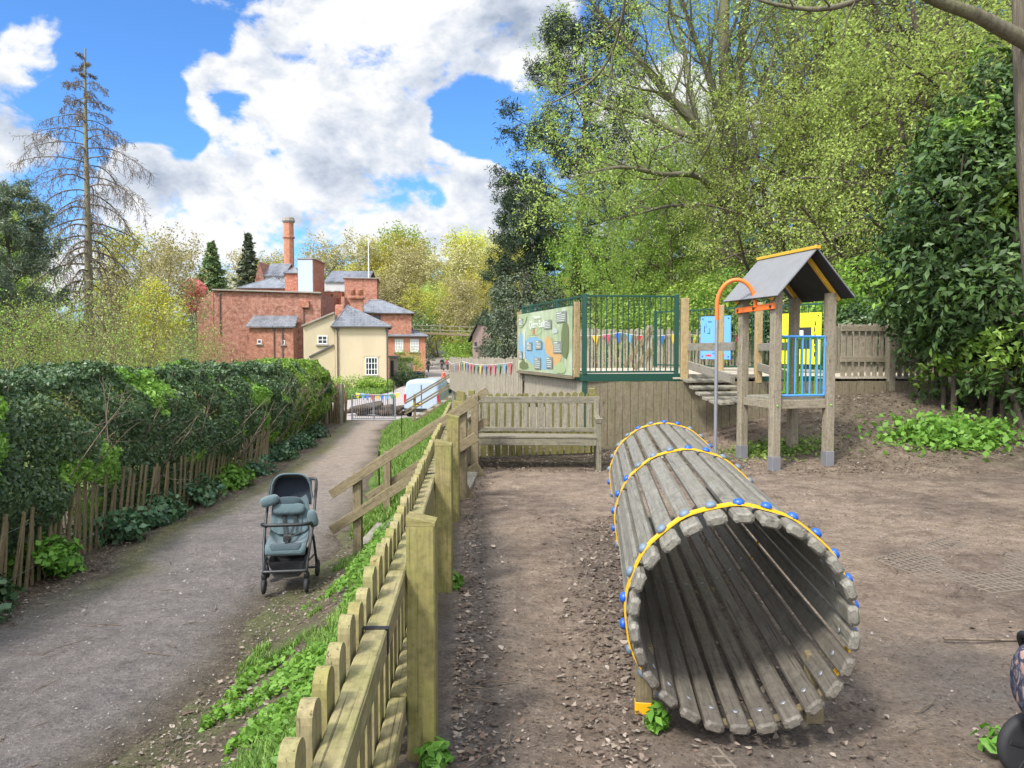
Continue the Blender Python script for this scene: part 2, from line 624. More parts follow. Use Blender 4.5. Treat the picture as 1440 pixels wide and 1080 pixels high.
def vnoise(x, y, s=0):
    x = np.asarray(x, dtype=np.float64)
    y = np.asarray(y, dtype=np.float64)
    ix, iy = np.floor(x).astype(np.int64), np.floor(y).astype(np.int64)
    fx, fy = x - ix, y - iy
    fx = fx * fx * (3 - 2 * fx)
    fy = fy * fy * (3 - 2 * fy)
    a = _h(ix, iy, s) * (1 - fx) + _h(ix + 1, iy, s) * fx
    b = _h(ix, iy + 1, s) * (1 - fx) + _h(ix + 1, iy + 1, s) * fx
    return a * (1 - fy) + b * fy


def fbm(x, y, s=0, o=4):
    t, a, n = 0, .5, 0
    for k in range(o):
        t = t + a * vnoise(np.asarray(x) * 2 ** k, np.asarray(y) * 2 ** k, s + k * 17)
        n += a
        a *= .5
    return t / n


def sstep(a, b, x):
    t = np.clip((np.asarray(x, dtype=np.float64) - a) / (b - a), 0, 1)
    return t * t * (3 - 2 * t)


# ------------------------------------------------------------------ lie of the land
def xl(Y):      # left edge of the path
    return np.interp(Y, [0, 6.4, 9.7, 13, 18.4, 27.2, 32, 40], [-4.1, -4.28, -4.6, -4.72, -5.19, -6.28, -6.8, -8])


def xr(Y):      # right edge of the path
    return np.interp(Y, [0, 4.7, 6.6, 8.6, 13, 18, 24.3, 29, 32, 34, 40], [-1.95, -1.95, -1.95, -1.9, -2.3, -3.1, -4.04, -4.4, -4.2, -2.7, -2.5])


def xf(Y):      # foot of the fence on top of the bank
    return np.interp(Y, [0, 11, 16, 20, 30, 33, 40, 60, 90, 120], [-.42, -.85, -1.0, -1.6, -2.0, -1.5, -1.3, -2.0, -4, -8])


def zp(Y):
    return np.interp(Y, [0, 30, 36, 50, 60, 75, 110, 140, 170, 220, 400], [-.5, -1.235, -1.6, -1.75, -1.55, -1.5, -1.45, 1.1, 4.6, 9, 16])


def zplay(X, Y):
    g = np.interp(X, [1.5, 3.1, 5.3, 7, 12, 25], [0, .21, .8, .95, 1.3, 2.2])
    s = np.clip((Y - 9.4) / 3.0, 0, 1) ** 1.3
    s = s + np.clip(Y - 12.4, 0, 300) * .045
    dip = .30 * sstep(15, 23, Y) * sstep(.6, -.8, X) * sstep(60, 40, Y)
    return g * s + np.clip(Y - 20, 0, 300) * .02 * sstep(-3, 1, X) - dip


def Z(X, Y):
    X = np.asarray(X, dtype=np.float64)
    Y = np.asarray(Y, dtype=np.float64)
    p, q = zp(Y), zplay(X, Y)
    t = sstep(0, 1, (X - xr(Y)) / np.maximum(xf(Y) - xr(Y), .3))
    t = t ** (1 + 1.0 * sstep(16, 24, Y) * sstep(60, 40, Y))
    z = p * (1 - t) + q * t
    dl = np.clip(xl(Y) - 1.6 - X, 0, 60)
    z = z - np.minimum(dl * .12, 1.5) * sstep(60, 20, Y)
    return z


def zat(x, y):
    return float(Z(x, y))


def micro(X, Y):
    near = sstep(26, 8, Y)
    return near * ((fbm(X * 2.2, Y * 2.2, 3) - .5) * .035 + (fbm(X * 9, Y * 9, 5, 3) - .5) * .02)


def Zg(X, Y):
    """the ground sheet itself, with its small unevenness; it dives under the path sheet"""
    X = np.asarray(X, dtype=np.float64)
    Y = np.asarray(Y, dtype=np.float64)
    ins = sstep(0.02, .22, X - xl(Y) - edge_n(Y, 1)) * sstep(0.02, .22, xr(Y) + edge_n(Y, 2) - X) * (Y < 33)
    return Z(X, Y) + micro(X, Y) - ins * .035


def edge_n(Y, s):
    return (fbm(np.asarray(Y) * .9, np.asarray(Y) * 0 + s * 7.3, s, 4) - .5) * .75


def axis_pts(segs):
    out = []
    for a, b, st in segs:
        n = max(1, int(round((b - a) / st)))
        out += list(np.linspace(a, b, n, endpoint=False))
    out.append(segs[-1][1])
    return np.array(out)


gx = axis_pts([(-400, -80, 20), (-80, -20, 3), (-20, -6, .5), (-6, -2.6, .14), (-2.6, 4.6, .045), (4.6, 8, .12), (8, 20, .7), (20, 60, 4), (60, 400, 20)])
gy = axis_pts([(-30, 0, 3), (0, 1.6, .2), (1.6, 9, .05), (9, 14, .12), (14, 32, .4), (32, 80, 1.5), (80, 200, 5), (200, 800, 30)])
GX, GY = np.meshgrid(gx, gy)
GZ = Zg(GX, GY)
nx, ny = len(gx), len(gy)
idx = np.arange(nx * ny).reshape(ny, nx)
F = np.stack([idx[:-1, :-1], idx[:-1, 1:], idx[1:, 1:], idx[1:, :-1]], -1).reshape(-1, 4)


def ground_mat():
    m, nt, b = new_mat('trodden earth')
    p = geopos(nt)
    zone = N(nt, 'ShaderNodeAttribute', attribute_name='grain')
    sep = N(nt, 'ShaderNodeSeparateXYZ')
    L(nt, zone.outputs['Vector'], sep.inputs[0])
    n1 = noise_(nt, p, .7, 5, .6)
    n2 = noise_(nt, p, 6.0, 6, .7)
    n3 = noise_(nt, p, 38, 6, .8)
    n4 = noise_(nt, p, 2.2, 5, .65)
    dirt = ramp(nt, n2, [(.25, (.076, .056, .043)), (.48, (.15, .114, .088)), (.75, (.255, .202, .16))])
    tan = ramp(nt, n2, [(.28, (.155, .115, .082)), (.75, (.365, .285, .215))])
    c = mixc(nt, ramp(nt, n1, [(.40, (0, 0, 0)), (.58, (1, 1, 1))]), dirt, tan)
    dark_earth = ramp(nt, n4, [(.3, (.08, .07, .063)), (.75, (.16, .145, .13))])
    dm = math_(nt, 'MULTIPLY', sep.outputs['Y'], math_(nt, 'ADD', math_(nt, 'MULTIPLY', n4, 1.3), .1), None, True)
    c = mixc(nt, dm, c, dark_earth)
    soil = ramp(nt, n2, [(.25, (.05, .040, .028)), (.55, (.12, .098, .066)), (.8, (.20, .165, .115))])
    c = mixc(nt, sep.outputs['X'], c, soil)
    green = ramp(nt, n4, [(.3, (.05, .09, .02)), (.7, (.15, .23, .05))])
    c = mixc(nt, sep.outputs['Z'], c, green)
    spk = ramp(nt, n3, [(.38, (.42, .42, .42)), (.47, (1, 1, 1)), (.55, (1.0, 1.0, 1.0)), (.64, (1.75, 1.7, 1.62))])
    c = mixc(nt, .75, c, spk, 'MULTIPLY')
    L(nt, c, b.inputs['Base Color'])
    b.inputs['Roughness'].default_value = .95
    b.inputs['Specular IOR Level'].default_value = .15
    h = math_(nt, 'ADD', n3, math_(nt, 'MULTIPLY', n2, 1.6))
    bump_(nt, b, h, .9, .03)
    return m


bank = sstep(-.36, -.12, GX - xr(GY) - edge_n(GY, 2)) * sstep(.25, -.15, GX - xf(GY) - (fbm(GX * 3, GY * 3, 9) - .5) * .5)
hedgefoot = sstep(.25, -.1, GX - xl(GY) - edge_n(GY, 1))
leafy = sstep(8.6, 11, GY + (fbm(GX * 1.5, GY * 1.5, 4) - .5) * 3) * sstep(2.5, 5, GX) * .75 + sstep(9.8, 10.6, GY) * (GX < 2.6) * (GX > -.8)
zsoil = np.clip(np.maximum.reduce([bank * (GY < 34), hedgefoot, leafy * (GY < 30), 1.0 * (GY > 24) * (GX > 0)]), 0, 1)
dark_earth = np.exp(-((GX - (-.12 - .03 * GY)) / .30) ** 2) * sstep(1.5, 2.5, GY) * sstep(8.5, 5.5, GY)  # darker earth: strip along the fence, patch right of the tunnel, band beneath it
dark_earth = np.maximum(dark_earth, np.exp(-((GX - 2.15) / .62) ** 2 - ((GY - 3.6) / .75) ** 2))
dark_earth = np.maximum(dark_earth, .9 * np.exp(-((GX - 1.1) / .5) ** 2) * sstep(2.6, 3.1, GY) * sstep(7, 6.2, GY))
zgreen = np.clip(bank * sstep(8, 13, GY) * sstep(34, 28, GY) * .9 + (GX < xl(GY) - 2.2) * .8 + ((GY > 34) & (GX > -2)) * .5 + (GY > 125) * .8 * (GX > -14) + bank * sstep(.42, .6, fbm(GX * 1.6, GY * 1.6, 21)) * .28, 0, 1)
zone = np.stack([zsoil, dark_earth, zgreen], -1).reshape(-1, 3)
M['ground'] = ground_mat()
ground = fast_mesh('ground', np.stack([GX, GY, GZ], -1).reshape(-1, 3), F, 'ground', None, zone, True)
ground['kind'] = 'structure'

# ---- the path
def path_mat():
    m, nt, b = new_mat('compacted path')
    p = geopos(nt)
    n1 = noise_(nt, p, .45, 5, .6)
    n2 = noise_(nt, p, 7.0, 7, .75)
    n3 = noise_(nt, p, 42, 6, .8)
    sep = N(nt, 'ShaderNodeSeparateXYZ')
    L(nt, N(nt, 'ShaderNodeAttribute', attribute_name='grain').outputs['Vector'], sep.inputs[0])
    n5 = noise_(nt, p, 1.6, 5, .7)
    a = mixc(nt, ramp(nt, n5, [(.35, (0, 0, 0)), (.65, (1, 1, 1))]), ramp(nt, n2, [(.25, (.105, .094, .087)), (.55, (.19, .171, .161)), (.8, (.28, .255, .24))]), ramp(nt, n2, [(.25, (.15, .131, .119)), (.55, (.245, .217, .20)), (.8, (.34, .306, .283))]))
    t = ramp(nt, n2, [(.25, (.20, .16, .125)), (.75, (.40, .33, .27))])
    c = mixc(nt, math_(nt, 'MULTIPLY', sep.outputs['Y'], math_(nt, 'ADD', n1, .45), None, True), a, t)
    mossy = ramp(nt, n2, [(.3, (.10, .10, .03)), (.7, (.26, .25, .08))])
    c = mixc(nt, math_(nt, 'MULTIPLY', sep.outputs['X'], math_(nt, 'MULTIPLY', n1, 1.5), None, True), c, mossy)
    soil = ramp(nt, n2, [(.25, (.05, .040, .028)), (.55, (.12, .098, .066)), (.8, (.20, .165, .115))])
    c = mixc(nt, sep.outputs['Z'], c, soil)
    spk = ramp(nt, n3, [(.38, (.42, .42, .42)), (.47, (1, 1, 1)), (.55, (1, 1, 1)), (.64, (1.8, 1.78, 1.72))])
    c = mixc(nt, .75, c, spk, 'MULTIPLY')
    L(nt, c, b.inputs['Base Color'])
    b.inputs['Roughness'].default_value = .92
    b.inputs['Specular IOR Level'].default_value = .2
    bump_(nt, b, math_(nt, 'ADD', n3, math_(nt, 'MULTIPLY', n2, 1.5)), 1.0, .035)
    return m


M['path'] = path_mat()
py_ = axis_pts([(-4, 1.5, .5), (1.5, 10, .06), (10, 18, .15), (18, 31, .4)])
pu = np.linspace(0, 1, 60)
PY, PU = np.meshgrid(py_, pu, indexing='ij')
PL, PR = xl(PY) + edge_n(PY, 1), xr(PY) + edge_n(PY, 2)
PX = PL + (PR - PL) * PU
dd = np.minimum(PX - PL, PR - PX)
PZ = Z(PX, PY) + micro(PX, PY) + .004 + .008 * sstep(0, .8, dd) - .03 * sstep(.16, 0, dd)
idx = np.arange(PX.size).reshape(PX.shape)
F = np.stack([idx[:-1, :-1], idx[:-1, 1:], idx[1:, 1:], idx[1:, :-1]], -1).reshape(-1, 4)
pz = np.stack([np.exp(-((PX - PL - .35) / .25) ** 2) * sstep(5, 9, PY) * .9,
               sstep(9, 17, PY + (PU - .5) * 6),
               np.clip(sstep(.35, .0, PX - PL) + sstep(.6, .0, PR - PX), 0, 1)], -1).reshape(-1, 3)
pth = fast_mesh('path', np.stack([PX, PY, PZ], -1).reshape(-1, 3), F, 'path', None, pz, True)
pth['kind'] = 'structure'

# ---- the pale yard and lane beyond the gate
def yard_mat():
    m, nt, b = new_mat('pale gravel')
    p = geopos(nt)
    n1 = noise_(nt, p, .25, 5, .6)
    n2 = noise_(nt, p, 4, 5, .7)
    c = mixc(nt, n1, (.29, .25, .225), (.41, .375, .355))
    c = mixc(nt, math_(nt, 'MULTIPLY', n2, .5), c, (.22, .19, .17))
    L(nt, c, b.inputs['Base Color'])
    b.inputs['Roughness'].default_value = .95
    return m


M['yard'] = yard_mat()
yy = axis_pts([(30.2, 60, 1), (60, 200, 3)])
yL = np.interp(yy, [30, 34, 40, 46, 52, 58, 70, 90, 110, 140, 170, 200], [-11, -15, -15, -13, -9.6, -8.9, -8.9, -10.5, -12.8, -17, -21, -24])
yR = np.interp(yy, [30, 40, 60, 90, 110, 140, 170, 200], [-4.2, -3.4, -3.6, -5.5, -8, -12, -15.5, -19])
YU = np.linspace(0, 1, 12)
X_ = yL[:, None] + (yR - yL)[:, None] * YU[None, :]
Y_ = yy[:, None] + 0 * X_
Z_ = Z(X_, Y_) + .03
# keep the sheet above the coarse ground between its vertices
idx = np.arange(X_.size).reshape(X_.shape)
F = np.stack([idx[:-1, :-1], idx[:-1, 1:], idx[1:, 1:], idx[1:, :-1]], -1).reshape(-1, 4)
yd = fast_mesh('yard', np.stack([X_, Y_, Z_ + .05 * (Y_ > 60)], -1).reshape(-1, 3), F, 'yard', None, None, True)
yd['kind'] = 'structure'

# ------------------------------------------------------------------ sky, sun
SUN_EL, SUN_AZ = radians(52), radians(-140)     # azimuth from +Y, clockwise: behind, over the left shoulder
sdir = Vector((sin(SUN_AZ) * cos(SUN_EL), cos(SUN_AZ) * cos(SUN_EL), sin(SUN_EL)))
w = bpy.data.worlds.new('World')
SC.world = w
w.use_nodes = True
nt = w.node_tree
bg = nt.nodes['Background']
sky = N(nt, 'ShaderNodeTexSky')
sky.sky_type = 'NISHITA'
sky.sun_disc = False
sky.sun_elevation = SUN_EL
sky.sun_rotation = SUN_AZ
sky.air_density = 1.0
sky.dust_density = .3
sky.ozone_density = 3.0
tc = N(nt, 'ShaderNodeTexCoord').outputs['Generated']
skyc = mixc(nt, 1.0, sky.outputs[0], (.37, .61, .87), 'MULTIPLY')

BLOBS = [  # photo position, angular radius (deg), weight: where the cumulus stands in this sky
    (415, 130, 8, 1.0), (480, 210, 7.5, .9), (350, 95, 5, .55), (560, 130, 5, .55), (430, 60, 4, .5), (310, 170, 3, .55), (275, 115, 2.5, .4), (130, 20, 2.5, .3), (65, 70, 2, .4),
    (640, 60, 6, .9), (700, 10, 7, .8), (560, 30, 5, .6), (620, 230, 5.5, .9), (580, 260, 5, .7), (660, 290, 5, .8),
    (260, 285, 5, .9), (320, 310, 5, .8), (215, 260, 2.6, .4),
    (10, 150, 4.2, .95), (195, 180, 2.3, .7), (60, 75, 2.5, .35), (150, 40, 4.5, .2), (30, 20, 4, .3),
    (480, 345, 7, .7), (250, 380, 8, .7), (640, 360, 8, .9), (100, 400, 10, .6), (400, 370, 8, .6),
    (930, 290, 9, .8), (1000, 200, 7, .6), (860, 130, 7, .5), (1150, 100, 9, .3),
    (540, 320, 4, -.35), (620, 155, 4, -1.0), (575, 165, 3, -.7), (680, 185, 4, -1.2), (240, 30, 5, -.5),
    (230, 170, 3.2, -.6), (140, 130, 4, -.6), (100, 230, 4, -.3), (420, 5, 3, -.4), (300, 235, 2.5, -.6), (345, 245, 2, -.4), (350, 20, 3, -.6), (285, 60, 2, -.4), (250, 200, 2.5, -.4), (1045, 60, 4, -.7), (880, 230, 3, -.5)]
acc = None
for px, py, rad, wt in BLOBS:
    d = (at(px, py, 1) - Vector((0, 0, CAMZ))).normalized()
    dot = N(nt, 'ShaderNodeVectorMath', operation='DOT_PRODUCT')
    L(nt, tc, dot.inputs[0])
    dot.inputs[1].default_value = d
    mr = N(nt, 'ShaderNodeMapRange', interpolation_type='SMOOTHSTEP')
    L(nt, dot.outputs['Value'], mr.inputs['Value'])
    mr.inputs['From Min'].default_value = cos(radians(rad * 1.25))
    mr.inputs['From Max'].default_value = 1.0
    mr.inputs['To Max'].default_value = wt
    acc = mr.outputs[0] if acc is None else math_(nt, 'ADD', acc, mr.outputs[0])
# unseen rest of the dome: clouded over whiter to add soft fill light
sepd = N(nt, 'ShaderNodeSeparateXYZ')
L(nt, tc, sepd.inputs[0])
behind = N(nt, 'ShaderNodeMapRange', interpolation_type='SMOOTHSTEP')
L(nt, sepd.outputs['Y'], behind.inputs['Value'])
behind.inputs['From Min'].default_value = .75
behind.inputs['From Max'].default_value = .2
behind.inputs['To Max'].default_value = 1.0
acc = math_(nt, 'ADD', acc, behind.outputs[0])


def cloudnoise(shift, s1=7.5, s2=17.0):
    mp = N(nt, 'ShaderNodeMapping')
    mp.inputs['Location'].default_value = shift
    mp.inputs['Scale'].default_value = (1, 1, 1.5)
    L(nt, tc, mp.inputs['Vector'])
    a = noise_(nt, mp.outputs[0], s1, 9, .56, .35)
    v = noise_(nt, mp.outputs[0], s2, 6, .6, .2)
    return math_(nt, 'ADD', math_(nt, 'MULTIPLY', a, .75), math_(nt, 'MULTIPLY', v, .35))


n0 = cloudnoise((0, 0, 0))
m0 = cloudnoise((0, 0, 0), 4.5, 14.0)
n1 = cloudnoise((.03, .0, -.085), 4.5, 14.0)
acc = math_(nt, 'MINIMUM', acc, 1.06)
dens = math_(nt, 'ADD', math_(nt, 'MULTIPLY', acc, .62), math_(nt, 'MULTIPLY', math_(nt, 'SUBTRACT', n0, .56), 2.45))
mask = N(nt, 'ShaderNodeMapRange', interpolation_type='SMOOTHSTEP')
L(nt, dens, mask.inputs['Value'])
mask.inputs['From Min'].default_value = .33
mask.inputs['From Max'].default_value = .56
lit = math_(nt, 'SUBTRACT', m0, n1)
sh = N(nt, 'ShaderNodeMapRange')
L(nt, math_(nt, 'ADD', math_(nt, 'MULTIPLY', lit, 2.2), math_(nt, 'MULTIPLY', dens, -.13)), sh.inputs['Value'])
sh.inputs['From Min'].default_value = -.46
sh.inputs['From Max'].default_value = .07
CL = 3.65
cc = ramp(nt, sh.outputs[0], [(.0, (.42 * CL, .49 * CL, .62 * CL)), (.45, (.72 * CL, .78 * CL, .88 * CL)), (.8, (1.0 * CL, 1.01 * CL, 1.03 * CL))])
# unseen cloud round the sun, brightened as an added broad soft fill
sd = N(nt, 'ShaderNodeVectorMath', operation='DOT_PRODUCT')
L(nt, tc, sd.inputs[0])
sd.inputs[1].default_value = sdir
gl = N(nt, 'ShaderNodeMapRange', interpolation_type='SMOOTHSTEP')
L(nt, sd.outputs['Value'], gl.inputs['Value'])
gl.inputs['From Min'].default_value = .25
gl.inputs['From Max'].default_value = 1.0
gl.inputs['To Min'].default_value = 1.0
gl.inputs['To Max'].default_value = 4.2
vm = N(nt, 'ShaderNodeVectorMath', operation='SCALE')
L(nt, cc, vm.inputs[0])
L(nt, gl.outputs[0], vm.inputs['Scale'])
cc = vm.outputs[0]
fin = mixc(nt, mask.outputs[0], skyc, cc)
L(nt, fin, bg.inputs['Color'])
bg.inputs['Strength'].default_value = .10

sl = bpy.data.lights.new('sun', 'SUN')
sl.energy = 1.8
sl.angle = radians(9)
sl.color = (1, .955, .88)
so = bpy.data.objects.new('sun', sl)
COL.objects.link(so)
so.rotation_euler = (-sdir).to_track_quat('-Z', 'Y').to_euler()
SC.view_settings.view_transform = 'Standard'
SC.view_settings.look = 'None'
SC.view_settings.exposure = 1.45
SC.view_settings.gamma = 1
SC.render.engine = 'CYCLES'
SC.cycles.max_bounces = 6
SC.cycles.transparent_max_bounces = 4
SC.cycles.use_denoising = True
V3 = Vector

# ================================================================== near picket fence along the bank
def fx(y):
    return -.21 - .047 * y


fence = thing('picket_fence', 'long mossy wooden picket fence running away beside the tunnel along the top of the bank', 'fence', (fx(2.95), 2.95, 0))
for i, (y, h) in enumerate([(.9, .97), (2.95, .955), (5.0, 1.0), (7.07, .99), (9.1, .98), (10.95, 1.0)]):
    x = fx(y)
    b = zat(x, y) - .25
    mb = MB().beam((x, y, b), (x, y, h - .03), .11, .11, (0, 1, 0), ch=.006)
    # weathered top, cut to a slope
    a = .055
    off = V3((rnd.uniform(0, 50), rnd.uniform(0, 50), 0))
    vs = [(x - a, y - a, h - .032), (x + a, y - a, h - .032), (x + a, y + a, h - .032), (x - a, y + a, h - .032), (x - a, y - a, h + .005), (x + a, y - a, h - .02), (x + a, y + a, h - .02), (x - a, y + a, h + .005)]
    mb.add(vs, [(4, 5, 6, 7), (0, 1, 5, 4), (1, 2, 6, 5), (2, 3, 7, 6), (3, 0, 4, 7)], [V3(v) + off for v in vs])
    mb.build('post', 'post', fence)
ends = [(.2, 2.92), (2.94, 5.85), (5.87, 8.8), (8.82, 10.95)]
for a, b in ends:
    for z, hh in ((.708, .085), (.21, .085)):
        xo = -.055 - .04
        MB().beam((fx(a) + xo, a, z), (fx(b) + xo, b, z), .068, hh, ch=.006).build('rail', 'rail', fence)
y = .35
k = 0
while y < 10.9:
    x = fx(y) - .055 - .08 - .018
    mb = MB()
    top = .845 + rnd.uniform(-.012, .012)
    lo = zat(x, y) + .02
    off = V3((rnd.uniform(0, 90), rnd.uniform(0, 90), 0))
    prof = [(-.04, lo), (.04, lo)]
    for j in range(9):
        t = pi * j / 8
        prof.append((.04 * cos(t), top - .04 + .04 * sin(t)))
    th = .034
    vs = [V3((x - th / 2, y + q, z)) for q, z in prof] + [V3((x + th / 2, y + q, z)) for q, z in prof]
    n = len(prof)
    fs = [tuple(range(n - 1, -1, -1)), tuple(range(n, 2 * n))] + [(i, (i + 1) % n, n + (i + 1) % n, n + i) for i in range(n)]
    gs = [V3((v.z, v.y - y, v.x - x)) + off for v in vs]
    mb.add(vs, fs, gs)
    mb.build('picket', 'rail' if k % 3 else 'post', fence)
    y += .160 + rnd.uniform(-.006, .006)
    k += 1
for yb in (2.3, 5.2):
    x = fx(yb) - .095
    mb = MB().beam((x - .04, yb, .7525), (x + .04, yb, .7525), .022, .004)
    mb.beam((x + .0362, yb, .753), (x + .0362, yb, .673), .022, .004, (1, 0, 0))
    mb.build('strap', 'black', fence)

# ================================================================== cross fence behind the bench
cf = thing('picket_fence', 'low mossy picket fence standing close behind the wooden bench', 'fence', (0, 11.05, 0))
fa, fb = V3((-.62, 11.0, 0)), V3((1.25, 11.55, 0))
nn = 19
for i in range(nn):
    t = i / (nn - 1)
    p = fa.lerp(fb, t)
    z0 = zat(p.x, p.y) + .03
    top = .95 + rnd.uniform(-.03, .02)
    u = (fb - fa).normalized()
    wv = .036 + rnd.uniform(-.004, .01)
    prof = [(-wv, z0), (wv, z0)] + [(wv * cos(pi * j / 6), top - wv + wv * sin(pi * j / 6)) for j in range(7)]
    q = V3((-u.y, u.x, 0)) * .022
    off = V3((rnd.uniform(0, 90), rnd.uniform(0, 90), 0))
    vs = [p + u * a + V3((0, 0, z)) for a, z in prof]
    vs += [v + q for v in vs]
    n = len(prof)
    fs = [tuple(range(n)), tuple(range(2 * n - 1, n - 1, -1))] + [((j + 1) % n, j, n + j, n + (j + 1) % n) for j in range(n)]
    MB().add(vs, fs, [V3((v.z, (v - p).x, 0)) + off for v in vs]).build('picket', 'moss', cf)
for z in (.35, .78):
    MB().beam(fa + V3((0, .05, z)), fb + V3((0, .05, z)), .05, .08).build('rail', 'moss', cf)
for t in (0.02, .98):
    p = fa.lerp(fb, t) + V3((0, .11, 0))
    MB().beam(p + V3((0, 0, -.2)), p + V3((0, 0, 1.0)), .09, .09, (0, 1, 0)).build('post', 'moss', cf)

# ================================================================== bench
def bench():
    x0, x1 = -.62, 1.14
    ang = radians(-3)
    root = thing('park_bench', 'weathered wooden slatted park bench with lichen standing against the fence', 'bench', (.33, 10.1, 0))
    y = 10.1
    R = lambda p: V3((.33, y, 0)) + Matrix.Rotation(ang, 3, 'Z') @ V3((p[0] - .33, p[1], p[2]))
    B = lambda mb, a, b, w, t, up=(0, 0, 1): mb.beam(R(a), R(b), w, t, up, wob=.002)
    for sx in (x0, x1):
        B(MB(), (sx, 0, -.03), (sx, 0, .62), .065, .065, (0, 1, 0)).build('leg', 'bench', root)
        mb = MB()
        B(mb, (sx, .50, -.03), (sx, .52, .45), .065, .065, (0, 1, 0))
        B(mb, (sx, .52, .43), (sx, .63, .93), .065, .06, (0, 1, 0))
        mb.build('leg', 'bench', root)
        mb = MB()
        B(mb, (sx, -.04, .645), (sx, .56, .66), .075, .045)
        B(mb, (sx, -.045, .655), (sx, -.005, .665), .085, .06)
        mb.build('armrest', 'bench', root)
        B(MB(), (sx, .03, .36), (sx, .5, .36), .04, .08).build('side_rail', 'bench', root)
    B(MB(), (x0 + .03, -.005, .37), (x1 - .03, -.005, .37), .05, .09).build('front_rail', 'bench', root)
    for k in range(4):
        yy = .02 + k * .125
        B(MB(), (x0 - .0, yy, .435 - .005 * k), (x1 + .0, yy, .435 - .005 * k), .112, .024).build('seat_slat', 'bench', root)
    B(MB(), (x0 - .05, .615, .885), (x1 + .05, .615, .885), .045, .09).build('top_rail', 'bench', root)
    B(MB(), (x0 + .03, .53, .48), (x1 - .03, .53, .48), .04, .06).build('lower_rail', 'bench', root)
    n = 15
    for k in range(n):
        xx = x0 + .10 + (x1 - x0 - .2) * k / (n - 1)
        B(MB(), (xx, .535, .49), (xx, .61, .86), .075 if k % 3 else .085, .018, (0, 1, 0)).build('back_slat', 'bench', root)


bench()

# ================================================================== timber crawl tunnel
def tunnel():
    A, Bv = V3((.904, 2.965, .515)), V3((1.305, 6.68, .52))
    ax = (Bv - A).normalized()
    s = ax.cross(V3((0, 0, 1))).normalized()
    u = s.cross(ax).normalized()
    Ln = (Bv - A).length
    root = thing('crawl_tunnel', 'grey timber slat crawl tunnel with yellow hoops and blue bolt caps', 'play tunnel', (A.x, A.y, 0))
    n = 26
    rad = .425
    for k in range(n):
        a = 2 * pi * (k + .5) / n
        r = s * cos(a) + u * sin(a)
        e0, e1 = rnd.uniform(-.012, .012), rnd.uniform(-.012, .012)
        rr = rad + rnd.uniform(-.004, .004)
        p0, p1 = A + ax * e0 + r * rr, A + ax * (Ln + e1) + r * rr
        # chamfered ends, rounded outer edges
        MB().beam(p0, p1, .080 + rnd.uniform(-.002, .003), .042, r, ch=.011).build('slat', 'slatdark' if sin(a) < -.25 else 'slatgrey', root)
    for q in (.13, 1.835, 3.515):
        c = A + ax * q
        R = rad + .0245
        ring = []
        m = 56
        prof = [(-.022, 0), (.022, 0), (.022, .007), (-.022, .007)]

        def arc(a0, a1):
            vs, fs = [], []
            for i in range(m + 1):
                a = a0 + (a1 - a0) * i / m
                r = s * cos(a) + u * sin(a)
                for xx, hh in prof:
                    vs.append(c + ax * xx + r * (R + hh + .0025 * sin(13 * a)))
            for i in range(m):
                for k in range(4):
                    k2 = (k + 1) % 4
                    fs.append((i * 4 + k, i * 4 + k2, i * 4 + 4 + k2, i * 4 + 4 + k))
            fs += [(3, 2, 1, 0), (m * 4, m * 4 + 1, m * 4 + 2, m * 4 + 3)]
            return MB().add(vs, fs)
        hoop = arc(radians(-38), radians(218)).build('hoop', 'yellow', root)
        arc(radians(218.2), radians(321.8)).build('hoop_base', 'stairwood', root)
        for k in range(n):
            a = 2 * pi * (k + .5) / n
            if sin(a) < -.75:
                continue
            r = s * cos(a) + u * sin(a)
            mb = MB().lathe(c + r * (R + .006) + ax * rnd.uniform(-.004, .004), r, [(0, .0225), (.006, .024), (.014, .021), (.020, .014), (.0225, .004)], 12)
            mb.build('bolt_cap', 'bolt' if (cos(a) > -.1 and rnd.random() < .8) or rnd.random() < .25 else 'boltw', hoop)
        mb = MB()
        for k in range(n):
            a = 2 * pi * (k + .5) / n
            r = s * cos(a) + u * sin(a)
            mb.lathe(c + r * (rad - .0205), -r, [(0, .014), (.003, .013), (.0045, .006)], 8)
        mb.build('bolt_washers', 'steel', root)
    for q in (.315, 3.3):
        for sd in (-1, 1):
            p = A + ax * q + s * sd * .36
            p.z = 0
            mb = MB().beam((p.x, p.y, -.15), (p.x, p.y, .30), .075, .05, ax, ch=.004)
            leg = mb.build('leg', 'stairwood', root)
            if sd < 0:
                MB().beam((p.x, p.y, -.02), (p.x, p.y, .055), .0785, .0535, ax, ch=.003).build('paint_band', 'yellow', leg)


tunnel()

